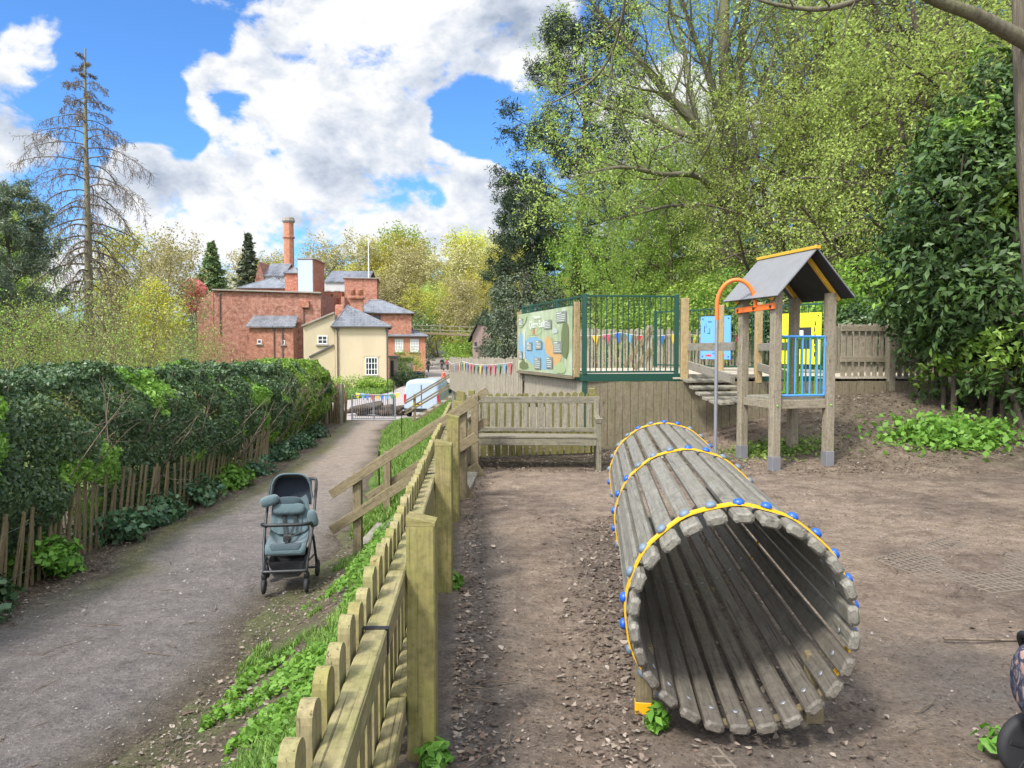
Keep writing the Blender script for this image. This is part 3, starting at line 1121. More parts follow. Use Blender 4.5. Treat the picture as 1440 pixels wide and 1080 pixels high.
# ================================================================== roofed play tower
def hut():
    th = radians(13.7)
    u, v = V3((cos(th), sin(th), 0)), V3((-sin(th), cos(th), 0))
    FL = V3((3.39, 9.9, 0))
    S = .79
    Pn = {'FL': FL, 'FR': FL + u * S, 'BL': FL + v * S, 'BR': FL + (u + v) * S}
    root = thing('play_tower', 'roofed timber play tower with blue and green bar barriers and orange slide pole', 'play tower', (FL.x, FL.y, 0))
    W = .115
    for k, p in Pn.items():
        hh = 2.32 if k in ('FL', 'FR') else 2.3
        leg = MB().beam(p + V3((0, 0, zat(p.x, p.y) - .3)), p + V3((0, 0, hh)), W, W, v, ch=.008).build('post', 'hut', root)
        sh = MB().beam(p + V3((0, 0, zat(p.x, p.y) - .02)), p + V3((0, 0, zat(p.x, p.y) + .18)), W + .006, W + .006, v, ch=.004)
        sh.build('foot_sleeve', 'steel' if k != 'BR' else 'hut', leg)
        for zz in (.86,):
            MB().lathe(p - v * (W / 2) + V3((0, 0, zz)), -v, [(0, .016), (.006, .014), (.009, .004)], 8).build('bolt_cap', 'lime', leg)
    zd = .96
    # deck boards and joists
    for i in range(7):
        a = FL + v * (S * (i + .5) / 7 - .0) + V3((0, 0, zd - .015))
        lo, hi = (W / 2 + .004, S - W / 2 - .004) if i in (0, 6) else (-.02, S + .02)
        MB().beam(a + u * lo, a + u * hi, S / 7 - .008, .03).build('deck_board', 'grey', root)
    for f in (0, 1):
        a = FL + v * (S * f) + V3((0, 0, zd - .085))
        MB().beam(a + u * (W / 2), a + u * (S - W / 2), .05, .11).build('joist', 'hut', root)
        a = FL + u * (S * f) + V3((0, 0, zd - .085))
        MB().beam(a + v * (W / 2), a + v * (S - W / 2), .05, .11).build('joist', 'hut', root)
    # barriers
    def barrier(a, b, mat, bmats, n):
        d = (b - a).normalized()
        a, b = a + d * (W / 2 + .012), b - d * (W / 2 + .012)
        fr = MB()
        for z in (.99, 1.755):
            fr.tube([a + V3((0, 0, z)), b + V3((0, 0, z))], .016, 10)
        for q in (a, b):
            fr.tube([q + V3((0, 0, .985)), q + V3((0, 0, 1.76))], .016, 10)
        f = fr.build('barrier_frame', mat, root)
        for i in range(n):
            p = a.lerp(b, (i + 1) / (n + 1))
            MB().tube([p + V3((0, 0, .995)), p + V3((0, 0, 1.752))], .0115, 8).build('bar', bmats[i % len(bmats)], f)
        for q in (a, b):
            for z in (1.08, 1.66):
                MB().box(q - d * 0 + V3((0, 0, z)), (.035, .03, .05)).build('bracket', mat, f)
    barrier(Pn['FL'], Pn['FR'], 'bpaint', ['bpaint', 'bpaint', 'bpaint', 'bpaint'], 5)
    barrier(Pn['BR'] + V3((0, 0, -.02)), Pn['FR'] + V3((0, 0, -.02)), 'lime', ['lime', 'teal', 'lime'], 5)
    # inner lime panel on the back side
    barrier(Pn['BL'].lerp(Pn['BR'], .48) + V3((0, 0, -.01)), Pn['BR'] + V3((0, 0, -.01)), 'lime', ['lime'], 3)
    # roof
    rm = (Pn['FL'] + Pn['FR']) / 2
    r0 = rm - v * .27
    r1 = rm + v * (S + .27)
    zr, ze, hw = 2.85, 2.25, .555
    for sd in (-1, 1):
        e0, e1 = r0 + u * sd * hw, r1 + u * sd * hw
        nrm = V3((0, 0, 1)) * hw + u * sd * (zr - ze)
        nrm.normalize()
        pts = [r0 + V3((0, 0, zr)), r1 + V3((0, 0, zr)), e1 + V3((0, 0, ze)), e0 + V3((0, 0, ze))]
        pan = MB().poly_prism(pts, nrm * .014).build('roof_panel', 'roofply', root)
        inn = [p - nrm * .003 + (rm + v * S / 2 - V3((p.x, p.y, 0))) * .01 for p in pts]
        MB().poly_prism(inn, -nrm * .004).build('roof_lining', 'roofdark', pan)
        for e, vv in ((r0, .245), (r1, -.245)):
            a = e + v * vv + V3((0, 0, zr)) + u * sd * .03 - nrm * .032
            b = e + v * vv + u * sd * (hw - .03) + V3((0, 0, ze)) - nrm * .032
            MB().beam(a - V3((0, 0, .03)), b, .05, .05, nrm).build('rafter', 'ytimber', root)
    MB().beam(r0 - v * .02 + V3((0, 0, zr + .022)), r1 + v * .02 + V3((0, 0, zr + .022)), .075, .04).build('ridge_cap', 'ytimber', root)
    for e, off in ((r0, .27), (r1, -.27)):
        pass
    # orange grab bar between left posts and the sliding pole
    zb = 2.13
    o = -u * (W / 2 + .02)
    a = Pn['FL'] - v * .08 + o + V3((0, 0, zb + .01))
    b = Pn['BL'] + v * .06 + o + V3((0, 0, zb - .01))
    MB().beam(a, b, .035, .075).build('grab_bar', 'orange', root)
    for t in (.07, .5, .93):
        MB().lathe(a.lerp(b, t) - u * .017, -u, [(0, .022), (.012, .020), (.018, .006)], 10).build('bolt_cap', 'black', root)
    m = a.lerp(b, .45) - u * .02
    px = V3((2.74, 10.32, 0))
    arc = []
    c = (m + V3((px.x, px.y, m.z))) / 2
    hw2 = (V3((px.x, px.y, 0)) - V3((m.x, m.y, 0))).length / 2
    dirv = (V3((px.x, px.y, 0)) - V3((m.x, m.y, 0))).normalized()
    for i in range(19):
        t = pi * i / 18
        arc.append(V3((m.x, m.y, 0)) + dirv * (hw2 - hw2 * cos(t)) + V3((0, 0, 2.18 + .33 * sin(t))))
    arc = [m + u * .01 + V3((0, 0, .02))] + arc + [V3((px.x, px.y, 1.98))]
    MB().tube(arc, .027, 12).build('pole_bend', 'orange', root)
    MB().tube([(px.x, px.y, -.2), (px.x, px.y, 1.985)], .0245, 12).build('slide_pole', 'steel', root)
    return Pn, u, v


HP, hu, hv = hut()

# ================================================================== raised platform
ZD = 1.13
C0, R0, L0 = V3((1.17, 12.4, 0)), V3((2.79, 12.62, 0)), V3((.24, 16.0, 0))
E0 = V3((7.2, 12.75, 0))
plat = thing('play_platform', 'raised timber platform clad in vertical boards with dark green railings', 'play platform', (C0.x, C0.y, 0))


def cladding(a, b, z1, name='cladding', mat='clad', w=.125):
    mb = MB()
    d = (b - a)
    n = int(d.length / w)
    for i in range(n):
        p = a.lerp(b, (i + .5) / n)
        z0 = min(zat(p.x, p.y) - .15, z1 - .1)
        mb.beam(p + V3((0, 0, z0)), p + V3((0, 0, z1 + rnd.uniform(-.004, .004))), d.length / n - .005, .024 + rnd.uniform(0, .006), (-d.y, d.x, 0), ch=.002)
    return mb.build(name, mat, plat)


cladding(C0 + V3((.0, .03, 0)), E0 + V3((0, .03, 0)), ZD - .07)
cladding(L0 + V3((.03, 0, 0)), C0 + V3((.03, 0, 0)), ZD - .07, 'side_cladding', 'pale', .105)
# deck
mb = MB()
dk = [C0 + V3((.05, .08, 0)), E0 + V3((0, .08, 0)), V3((7.6, 19.4, 0)), V3((.4, 18.6, 0)), L0 + V3((.05, 0, 0))]
mb.poly_prism([p + V3((0, 0, ZD - .03)) for p in dk], (0, 0, .03))
mb.build('deck', 'deckwood', plat)
MB().beam(C0 + V3((-.04, 0, ZD)), R0 + V3((.05, 0, ZD)), .06, .125, ch=.004).build('edge_beam', 'gpaint', plat)
MB().beam(R0 + V3((1.3, .02, ZD - .05)), E0 + V3((-2.0, -.0, ZD - .05)), .06, .125, ch=.004).build('edge_beam', 'gpaint', plat)
MB().beam(L0 + V3((0, 0, ZD)), C0 + V3((-.0, .035, ZD)), .06, .125, ch=.004).build('edge_beam', 'gpaint', plat)
MB().beam(R0 + V3((.02, .01, ZD + .02)), R0 + V3((1.3, .02, ZD + .02)), .1, .06).build('step_beam', 'grey', plat)


def railing(a, b, z0, z1, n, r=.011, posts=(0, 1), name='railing'):
    d = (b - a).normalized()
    f = MB().beam(a + V3((0, 0, z1 - .015)), b + V3((0, 0, z1 - .015)), .035, .03).build('top_rail', 'gpaint', plat)
    MB().beam(a + V3((0, 0, z0 + .04)), b + V3((0, 0, z0 + .04)), .03, .03).build('bottom_rail', 'gpaint', plat)
    for i in range(n):
        p = a.lerp(b, (i + 1) / (n + 1))
        MB().tube([p + V3((0, 0, z0 + .045)), p + V3((0, 0, z1 - .02))], r, 8).build('bar', 'gpaint', f)
    for t in posts:
        p = a.lerp(b, t)
        MB().beam(p + V3((0, 0, z0 - .0)), p + V3((0, 0, z1 + .02)), .07, .07, (0, 1, 0)).build('post', 'gpaint', plat)


railing(C0, R0 - V3((.1, .01, 0)), ZD + .05, 2.46, 16, .0095, (0, 1))
railing(L0, C0, ZD + .05, 2.46, 30, .009, (0, .17, .62))
MB().beam(C0 + V3((0, .035, -.1)), C0 + V3((0, .035, ZD + .06)), .075, .075, (0, 1, 0)).build('corner_post', 'gpaint', plat)
MB().beam(R0 + V3((.03, -.02, ZD - .05)), R0 + V3((.03, -.02, 2.42)), .13, .10, (0, 1, 0)).build('gate_post', 'newpost', plat)
RA, RB, RC = V3((3.35, 18.0, 0)), V3((4.75, 16.0, 0)), V3((5.95, 14.5, 0))
railing(RA, RB, ZD + .05, 2.46, 14, .010, (0, 1), 'back_railing')
railing(RB, RC, ZD + .05, 2.46, 13, .010, (1,), 'back_railing')
for px, Y in ((1012, 14.6),):
    p = at(px, 500, Y)
    MB().beam((p.x, p.y, ZD), (p.x, p.y, 2.42), .13, .13, (0, 1, 0)).build('gate_post', 'newpost', plat)

# plank bridge from the platform to the tower
br = thing('plank_bridge', 'sloping plank bridge with timber side rails joining platform and play tower', 'bridge', (3.2, 11.4, .9))
s0, s1 = R0 + V3((.38, -.06, ZD - .02)), HP['BL'] + hu * .34 + hv * .06 + V3((0, 0, .90))
ac = (s1 - s0).cross(V3((0, 0, 1))).normalized()
nb = 8
for i in range(nb):
    p = s0.lerp(s1, (i + .3) / nb) - V3((0, 0, .20 * sin(pi * (i + .3) / nb)))
    w_ = .80 - .12 * i / nb
    MB().beam(p - ac * w_ / 2, p + ac * w_ / 2, (s1 - s0).length / nb - .05, .04, (s1 - s0).cross(ac) * -1).build('plank', 'grey', br)
for sd in (-1, 1):
    q = ac * sd * .25 - V3((0, 0, .045))
    MB().tube([s0 + q, s0.lerp(s1, .25) + q - V3((0, 0, .14)), s0.lerp(s1, .5) + q - V3((0, 0, .20)), s0.lerp(s1, .75) + q - V3((0, 0, .14)), s1 + q], .012, 6).build('chain', 'darkmetal', br)
l0, l1 = R0 + V3((.09, -.06, 0)), HP['BL'] - hu * .02 + V3((0, 0, 0)) - hu * .02
for z0_, z1_, hh in ((1.62, 1.63, .12), (1.33, 1.17, .13)):
    MB().beam(l0 + V3((0, 0, z0_)), l1 + hv * .06 - hu * .065 + V3((0, -.0, z1_)), .04, hh).build('side_rail', 'grey', br)
q0, q1 = R0 + V3((1.25, -.02, 0)), HP['BR'] + hv * .08
for z0_, z1_, hh in ((1.62, 1.63, .12), (1.30, 1.2, .13)):
    MB().beam(q0 + V3((0, 0, z0_)), q1 + V3((0, 0, z1_)), .04, hh).build('side_rail', 'grey', br)
MB().beam(q0 + V3((0, .03, ZD - .1)), q0 + V3((0, .03, 2.35)), .11, .11, (0, 1, 0)).build('bridge_post', 'newpost', br)

# ================================================================== pond map sign on the side railing
def board_sign():
    a, b = L0 + V3((-.07, 0, 0)), C0 + V3((-.07, 0, 0))
    d = (b - a).normalized()
    nrm = V3((d.y, -d.x, 0))
    if nrm.x > 0:
        nrm = -nrm
    a2, b2 = a + d * -.12 + nrm * .02, b - d * .32 + nrm * .02
    Ln = (b2 - a2).length
    z0, z1 = ZD + .02, 2.30
    H = z1 - z0
    root = thing('information_board', 'large illustrated map board of a pond fixed to the green side railing', 'sign', (a2.x, a2.y, z0))
    T = lambda x, y, o: a2 + d * (x * Ln) + V3((0, 0, z0 + y * H)) + nrm * o
    quad = lambda x0, y0, x1, y1, o, t=.002: MB().poly_prism([T(x0, y0, o), T(x1, y0, o), T(x1, y1, o), T(x0, y1, o)], nrm * t)

    def poly(pts, o, t=.0015):
        return MB().poly_prism([T(x, y, o) for x, y in pts], nrm * t)
    m, nt_, bb = new_mat('board artwork greens')
    p = geopos(nt_)
    n = noise_(nt_, scaled(nt_, p, (1, 1, .6)), 3.2, 5, .6, .8)
    L(nt_, ramp(nt_, n, [(.3, (.24, .30, .16)), (.5, (.36, .42, .27)), (.7, (.48, .53, .40))]), bb.inputs['Base Color'])
    bb.inputs['Roughness'].default_value = .35
    quad(0, 0, 1, 1, 0, .012).build('panel', m, root)
    for nm, c in (('sign_blue', (.20, .37, .50)), ('sign_olive', (.13, .16, .07)), ('sign_tan', (.55, .33, .14)), ('sign_box', (.20, .22, .19)), ('sign_white', (.75, .77, .72)), ('sign_lt', (.34, .42, .22)), ('sign_grey', (.42, .46, .44)), ('sign_red', (.42, .16, .10))):
        M[nm] = paint(nm.replace('_', ' ') + ' print', c, .4, .12)
    art = [('sign_blue', [(.02, .30), (.04, .66), (.12, .68), (.13, .40), (.20, .56), (.38, .60), (.55, .50), (.60, .36), (.72, .22), (.70, .06), (.42, .05), (.26, .18)]),
           ('sign_tan', [(.56, .34), (.57, .58), (.66, .58), (.72, .36), (.86, .30), (.80, .14), (.73, .10), (.70, .22)]),
           ('sign_olive', [(.06, .02), (.05, .12), (.10, .16), (.14, .22), (.18, .15), (.24, .14), (.26, .03)]),
           ('sign_lt', [(.24, .62), (.30, .78), (.42, .80), (.52, .72), (.50, .62), (.38, .61)]),
           ('sign_red', [(.33, .62), (.345, .72), (.375, .74), (.39, .62)]),
           ('sign_grey', [(.68, .62), (.74, .74), (.80, .62)]),
           ('sign_lt', [(.74, .02), (.76, .16), (.86, .20), (.92, .10), (.90, .02)]),
           ('sign_olive', [(.84, .30), (.85, .74), (.93, .78), (.96, .70), (.95, .22)]),
           ('sign_lt', [(.03, .78), (.05, .96), (.22, .97), (.2, .85), (.12, .76)])]
    for k, (c, pts) in enumerate(art):
        mb = MB()
        # soften the outline
        sm = []
        for i in range(len(pts)):
            a_, b_ = V3((*pts[i], 0)), V3((*pts[(i + 1) % len(pts)], 0))
            sm += [a_.lerp(b_, .25)[:2], a_.lerp(b_, .75)[:2]]
        poly(sm, .0125 + .0012 * k, .001).build('artwork', c, root)
    quad(.165, .22, .18, .72, .026, .001).build('artwork', 'sign_white', root)
    bx = [(.05, .80, .15, .92), (.04, .20, .13, .34), (.22, .36, .33, .50), (.40, .38, .52, .52), (.38, .05, .50, .24), (.60, .08, .71, .26), (.56, .70, .69, .84), (.72, .32, .86, .50), (.77, .78, .93, .94)]
    for x0, y0, x1, y1 in bx:
        f = quad(x0, y0, x1, y1, .0255, .001).build('caption_panel', 'sign_box', root)
        mb = MB()
        hgt = y1 - y0
        for i in range(5):
            yy = y1 - hgt * (.14 + i * .175)
            xe = x0 + (x1 - x0) * (.5 if i == 0 else rnd.uniform(.72, .92))
            pts = [(x0 + .008, yy - .004), (xe, yy - .004), (xe, yy + (.008 if i == 0 else .003)), (x0 + .008, yy + (.008 if i == 0 else .003))]
            mb.poly_prism([T(x, y_, .027) for x, y_ in pts], nrm * .001)
        mb.build('caption_text', 'sign_white', f)
    for txt, size, x, y in (('Welcome to', .085, .43, .905), ('Quarry Bank', .20, .43, .785)):
        cu = bpy.data.curves.new('lettering', 'FONT')
        cu.body = txt
        cu.size = size
        cu.extrude = .001
        cu.align_x = 'CENTER'
        cu.align_y = 'CENTER'
        tmp = bpy.data.objects.new('lettering', cu)
        COL.objects.link(tmp)
        bpy.context.view_layer.update()
        me = bpy.data.meshes.new_from_object(tmp.evaluated_get(bpy.context.evaluated_depsgraph_get()))
        bpy.data.objects.remove(tmp)
        me.materials.clear()
        me.materials.append(M['sign_white'])
        # seen from the path side the letters read towards +d
        Rm = Matrix((d, V3((0, 0, 1)), nrm)).transposed().to_4x4()
        me.transform(Matrix.Translation(T(x, y, .029) - root.location) @ Rm)
        o = bpy.data.objects.new('lettering', me)
        COL.objects.link(o)
        o.parent = root
    for t in (.02, 1.01):
        p = a2.lerp(b2, t) - nrm * .025 + (d * .10 if t > .5 else V3((0, 0, 0)))
        MB().beam(p + V3((0, 0, ZD + .0)), p + V3((0, 0, 2.36)), .10, .045, d).build('batten', 'newpost', root)
    q0, q1 = T(0, -.03, -.01), T(1, -.03, -.01)
    MB().beam(q0, q1, .07, .05).build('ledge', 'clad', root)


board_sign()

# blue and yellow play panels on the back railing
def on_line(a, b, px):
    t = 0
    r = (px - 720) / FPX
    dx, dy = b.x - a.x, b.y - a.y
    t = (r * a.y - a.x) / (dx - r * dy)
    return a.lerp(b, t)


def play_panel(px0, px1, z0, z1, mat, name, label, extra):
    a, b = on_line(RA, RC, px0), on_line(RA, RC, px1)
    d = (b - a).normalized()
    nrm = V3((d.y, -d.x, 0))
    if nrm.y > 0:
        nrm = -nrm
    a, b = a + nrm * .08, b + nrm * .08
    root = thing(name, label, 'play panel', (a.x, a.y, z0))
    T = lambda x, y, o: a.lerp(b, x) + V3((0, 0, z0 + (z1 - z0) * y)) + nrm * o
    MB().poly_prism([T(0, 0, 0), T(1, 0, 0), T(1, 1, 0), T(0, 1, 0)], nrm * .018).build('panel', mat, root)
    extra(root, T, nrm)
    for x in (.07, .93):
        for y in (.06, .94):
            MB().lathe(T(x, y, .018), nrm, [(0, .018), (.006, .015), (.008, .004)], 8).build('bolt_cap', 'black', root)


def ex_blue(root, T, nrm):
    for x0 in (.16, .60):
        mb = MB()
        pts = [(x0, .12), (x0 + .02, .06), (x0 + .20, .06), (x0 + .22, .12), (x0 + .16, .09), (x0 + .11, .125), (x0 + .06, .09)]
        mb.poly_prism([T(x, y, .019) for x, y in pts], nrm * .002)
        mb.build('crown_mark', 'redp', root)
    mb = MB()
    for x, y, w_, h_ in ((.12, .62, .02, .16), (.22, .60, .10, .014), (.3, .58, .014, .15), (.18, .72, .012, .1), (.60, .60, .02, .2), (.66, .72, .10, .014), (.58, .54, .08, .014), (.25, .86, .12, .02), (.62, .87, .12, .02), (.4, .13, .1, .012)):
        mb.poly_prism([T(x, y, .019), T(x + w_, y, .019), T(x + w_, y + h_, .019), T(x, y + h_, .019)], nrm * .002)
    mb.build('line_drawing', 'darkmetal', root)


def ex_yel(root, T, nrm):
    MB().poly_prism([T(.42, .30, .019), T(.78, .30, .019), T(.78, .72, .019), T(.42, .72, .019)], nrm * .006).build('dark_window', 'darkmetal', root)
    MB().poly_prism([T(.47, .5, .026), T(.60, .5, .026), T(.60, .66, .026), T(.47, .66, .026)], nrm * .003).build('white_tile', 'white', root)
    mb = MB()
    for i in range(6):
        mb.poly_prism([T(.84 + .02 * (i % 2), .15 + i * .12, .019), T(.87 + .02 * (i % 2), .15 + i * .12, .019), T(.87, .24 + i * .12, .019), T(.845, .24 + i * .12, .019)], nrm * .002)
    mb.build('line_drawing', 'darkmetal', root)


play_panel(989, 1031, 1.37, 2.29, 'bluepanel', 'activity_board', 'blue play panel with red marks on the railing behind the plank bridge', ex_blue)
play_panel(1098, 1158, 1.30, 2.28, 'ypanel', 'activity_board', 'yellow play panel with dark window on railing behind the roofed tower', ex_yel)

# timber handrail with diagonal braces on the platform
tb = thing('stair_handrail', 'short timber stair post with two diagonal brown rails on the platform deck', 'handrail', (2.9, 16.2, ZD))
p = at(913, 500, 16.2)
MB().beam((p.x, p.y, ZD - .02), (p.x, p.y, 2.08), .11, .11, (0, 1, 0)).build('post', 'pale', tb)
for z1, x0, z0 in ((2.02, -.52, 1.22), (1.6, -.32, 1.16)):
    MB().beam((p.x + x0, p.y - .08, z0), (p.x + .02, p.y - .08, z1), .04, .10).build('rail', 'stairwood', tb)

# ================================================================== paling fences and bunting
def paling_fence(root, P, zb, zt, n, w_, mat, t=.02, skip=None):
    """P(t) -> ground line; one child per pale up to 100"""
    for i in range(n):
        a = P((i + .5) / n)
        b = P((i + .55) / n)
        d = (b - a).normalized()
        z0, z1 = zb(a), zt(a) + rnd.uniform(-.03, .03)
        lean = rnd.uniform(-.015, .015)
        MB().beam(a + V3((0, 0, z0)), a + d * lean + V3((0, 0, z1)), w_ * rnd.uniform(.85, 1.1), t, (-d.y, d.x, 0)).build('pale', mat, root)


F1a, F1b = L0 + V3((-.02, .05, 0)), V3((-1.86, 23.0, 0))


def F1(t):
    return F1a.lerp(F1b, t) + V3((-.35, -.1, 0)) * sin(pi * t)


pf = thing('paling_fence', 'curved grey slatted fence with coloured bunting between the board and the steps', 'fence', (F1a.x, F1a.y, .5))
paling_fence(pf, F1, lambda p: .42, lambda p: 1.40 - .075 * (p.y - 16) / 7, 88, .066, 'pale')
for z in (.62, 1.18):
    mb = MB()
    for i in range(8):
        mb.beam(F1(i / 8) + V3((.05, .02, z)), F1((i + 1) / 8) + V3((.05, .02, z)), .04, .07)
    mb.build('rail', 'pale', pf)
for i in range(5):
    q = F1(i / 4) + V3((.1, .05, 0))
    MB().beam(q + V3((0, 0, zat(q.x, q.y) - .2)), q + V3((0, 0, 1.25)), .09, .09, (0, 1, 0)).build('post', 'grey', pf)

B1a, B1b = V3((.9, 18.3, 0)), V3((7.4, 19.5, 0))
bf = thing('paling_fence', 'bleached paling fence along the back of the platform behind the green bars', 'fence', (B1a.x, B1a.y, ZD))
paling_fence(bf, lambda t: B1a.lerp(B1b, t), lambda p: ZD, lambda p: 2.06, 74, .06, 'pale')
for z in (1.3, 1.85):
    MB().beam(B1a + V3((0, .04, z)), B1b + V3((0, .04, z)), .035, .07).build('rail', 'pale', bf)

G1a, G1b = V3((5.45, 12.80, 0)), V3((7.0, 12.95, 0))
rf = thing('picket_fence', 'brown picket fence on a retaining board beside the dark laurel', 'fence', (G1a.x, G1a.y, 1.0))
for i in range(14):
    p = G1a.lerp(G1b, (i + .5) / 14)
    MB().beam(p + V3((0, 0, 1.08)), p + V3((0, 0, 2.0 + rnd.uniform(-.015, .015))), .072, .022, (0, 1, 0)).build('picket', 'hut', rf)
for z in (1.42, 1.93):
    MB().beam(G1a + V3((0, -.035, z)), G1b + V3((0, -.035, z)), .04, .09).build('rail', 'hut', rf)
for px in (1248,):
    p = on_line(G1a, G1b, px)
    MB().beam(p + V3((0, -.11, .7)), p + V3((0, -.11, 2.0)), .12, .12, (0, 1, 0)).build('post', 'hut', rf)
MB().beam(G1a + V3((-.2, -.01, .93)), G1b + V3((0.3, -.01, .93)), .06, .26).build('retaining_board', 'hut', rf)
# paler second fence seen through its gaps
sf = thing('paling_fence', 'pale slatted fence glimpsed through the gaps of the brown picket fence', 'fence', (6.2, 14.9, 1.1))
S1a, S1b = V3((6.05, 14.6, 0)), V3((8.8, 16.4, 0))
paling_fence(sf, lambda t: S1a.lerp(S1b, t), lambda p: 1.05, lambda p: 2.05, 34, .06, 'pale')
for z in (1.3, 1.8):
    MB().beam(S1a + V3((0, .04, z)), S1b + V3((0, .04, z)), .035, .07).build('rail', 'pale', sf)

FL_ORDER = ['red', 'skyb', 'green', 'pink', 'red', 'blue', 'yellowf', 'green', 'red', 'pink', 'blue', 'yellowf', 'green', 'yellowf', 'pink', 'red', 'skyb', 'blue', 'yellowf', 'green', 'pink', 'red']


def bunting(P, n, fh, fw, label, drop=.06, loops=3, order=FL_ORDER, group=None):
    a = P(0)
    root = thing('bunting', label, 'bunting', a, group)
    line = []
    m = 60
    pos = lambda t: P(t) - V3((0, 0, drop * abs(sin(pi * loops * t))))
    MB().tube([pos(i / m) for i in range(m + 1)], .007, 5).build('cord', 'cord', root)
    for i in range(n):
        t0, t1 = (i + .18) / n, (i + .82) / n
        p0, p1 = pos(t0), pos(t1)
        c = (p0 + p1) / 2
        d = (p1 - p0).normalized()
        w2 = fw / 2
        nrm = V3((d.y, -d.x, 0)).normalized()
        tip = c - V3((0, 0, fh)) + d * rnd.uniform(-.03, .03) + nrm * rnd.uniform(.0, .03)
        q = [c - d * w2, c + d * w2, tip]
        off = nrm * .003
        MB().add(q + [v + off for v in q], [(0, 1, 2), (5, 4, 3), (0, 3, 4, 1), (1, 4, 5, 2), (2, 5, 3, 0)]).build('flag', 'flag_' + order[i % len(order)], root)


f1n = V3((-.05, -.02, 0))
bunting(lambda t: F1(.05 + .93 * t) + f1n + V3((0, 0, 1.30 - .06 * t)), 24, .26, .15, 'string of coloured triangular flags along the curved grey slatted fence', .07, 2)
bunting(lambda t: B1a.lerp(B1b, .02 + .72 * t) + V3((0, -.05, 1.98)), 17, .24, .16, 'string of coloured flags on the bleached fence seen behind green bars', .08, 3, ['yellowf', 'pink', 'red', 'yellowf', 'pink', 'blue', 'skyb', 'red', 'green', 'blue', 'yellowf', 'green'])

# ================================================================== timber steps up the bank
def steps(x0, y0, z0, dirv, run, rise, width, n, label, hand=.95, ext=.22, tk=1.0):
    d = V3((dirv[0], dirv[1], 0)).normalized()
    c = V3((-d.y, d.x, 0))
    root = thing('timber_steps', label, 'steps', (x0, y0, z0))
    O = V3((x0, y0, z0))
    sl = rise / run
    for i in range(n):
        p = O + d * (run * (i + .5) / n) + V3((0, 0, rise * (i + 1) / n - .025))
        MB().beam(p - c * 0 + c * .03, p + c * (width - .03), run / n + .02, .045).build('tread', 'grey', root)
        q = O + d * (run * i / n + .01) + V3((0, 0, rise * (i + .5) / n - .03))
        MB().beam(q + c * .03, q + c * (width - .03), .03, rise / n - .03).build('riser', 'stairwood', root)
    for s_ in (0, width):
        a = O + c * s_ - d * .12 + V3((0, 0, -sl * .12 + .0))
        b = O + c * s_ + d * (run + .05) + V3((0, 0, rise + sl * .05))
        MB().beam(a, b, .045, .20).build('stringer', 'stairwood', root)
        side = -c if s_ == 0 else c
        for k, (t, ex) in enumerate(((.04, 0), (.97, 0))):
            p = O + c * s_ + side * .065 + d * (run * t)
            pz = z0 + rise * t
            MB().beam(V3((p.x, p.y, pz - .35)), V3((p.x, p.y, pz + hand + .03)), .09, .085, c, ch=.005).build('post', 'stairwood', root)
        for off, hh in ((hand - .02, .095 * tk), (hand - .40, .10 * tk)):
            q = O + c * s_ + side * .13
            a = q - d * (ext if off > .5 else ext * 1.08) + V3((0, 0, -sl * ext + off))
            b = q + d * (run + .12) + V3((0, 0, rise + sl * .12 + off))
            MB().beam(a, b, .04, hh, c.cross(d) * -1 if False else (0, 0, 1)).build('handrail', 'stairwood', root)


steps(-1.68, 8.15, -.72, (1, -.03), 1.20, .78, 1.5, 4, 'near timber steps with sloping handrails climbing the bank by the pushchair')
steps(-3.62, 28.0, -1.16, (1, .12), 1.6, .95, 1.3, 6, 'far timber steps with sloping handrails in front of the white van', .95, .3, .6)
# ================================================================== pushchairs
def arc_pts(c, r, a0, a1, n, ex, ey):
    return [c + ex * (r * cos(a0 + (a1 - a0) * i / n)) + ey * (r * sin(a0 + (a1 - a0) * i / n)) for i in range(n + 1)]


def smooth_path(pts, k=6):
    """Catmull-Rom through points"""
    P = [V3(p) for p in pts]
    P = [P[0] * 2 - P[1]] + P + [P[-1] * 2 - P[-2]]
    out = []
    for i in range(1, len(P) - 2):
        for j in range(k):
            t = j / k
            a, b, c, d = P[i - 1], P[i], P[i + 1], P[i + 2]
            out.append(.5 * ((2 * b) + (c - a) * t + (2 * a - 5 * b + 4 * c - d) * t * t + (3 * b - 3 * c + d - a) * t ** 3))
    out.append(P[-2])
    return out


def wheel(root, T, x, y, r, w=.035, k=1.0, name='wheel'):
    ax = (T((1, 0, 0)) - T((0, 0, 0))).normalized()
    c = T((x, y, r))
    r *= k
    t = MB()
    prof = []
    for i in range(9):
        a = -pi / 2 + pi * i / 8
        prof.append((w / 2 * sin(a), r - .018 + .018 * cos(a)))
    prof = [(-w / 2, r - .032)] + prof + [(w / 2, r - .032)]
    t.lathe(c, ax, prof, 28)
    wh = t.build(name, 'tyre', root)
    rm = MB()
    rm.lathe(c, ax, [(-w * .52, .018), (-w * .56, .012), (w * .56, .012), (w * .52, .018)], 12)
    for i in range(5):
        a = 2 * pi * i / 5 + .3
        ey = V3((0, 0, 1))
        ex = ax.cross(ey)
        dv = ex * cos(a) + ey * sin(a)
        rm.beam(c + dv * .01 - ax * w * .53, c + dv * (r - .025) - ax * w * .53, .016, .006, ax)
        rm.beam(c + dv * .01 + ax * w * .53, c + dv * (r - .025) + ax * w * .53, .016, .006, ax)
    rm.build('rim', 'darkmetal', wh)
    return wh


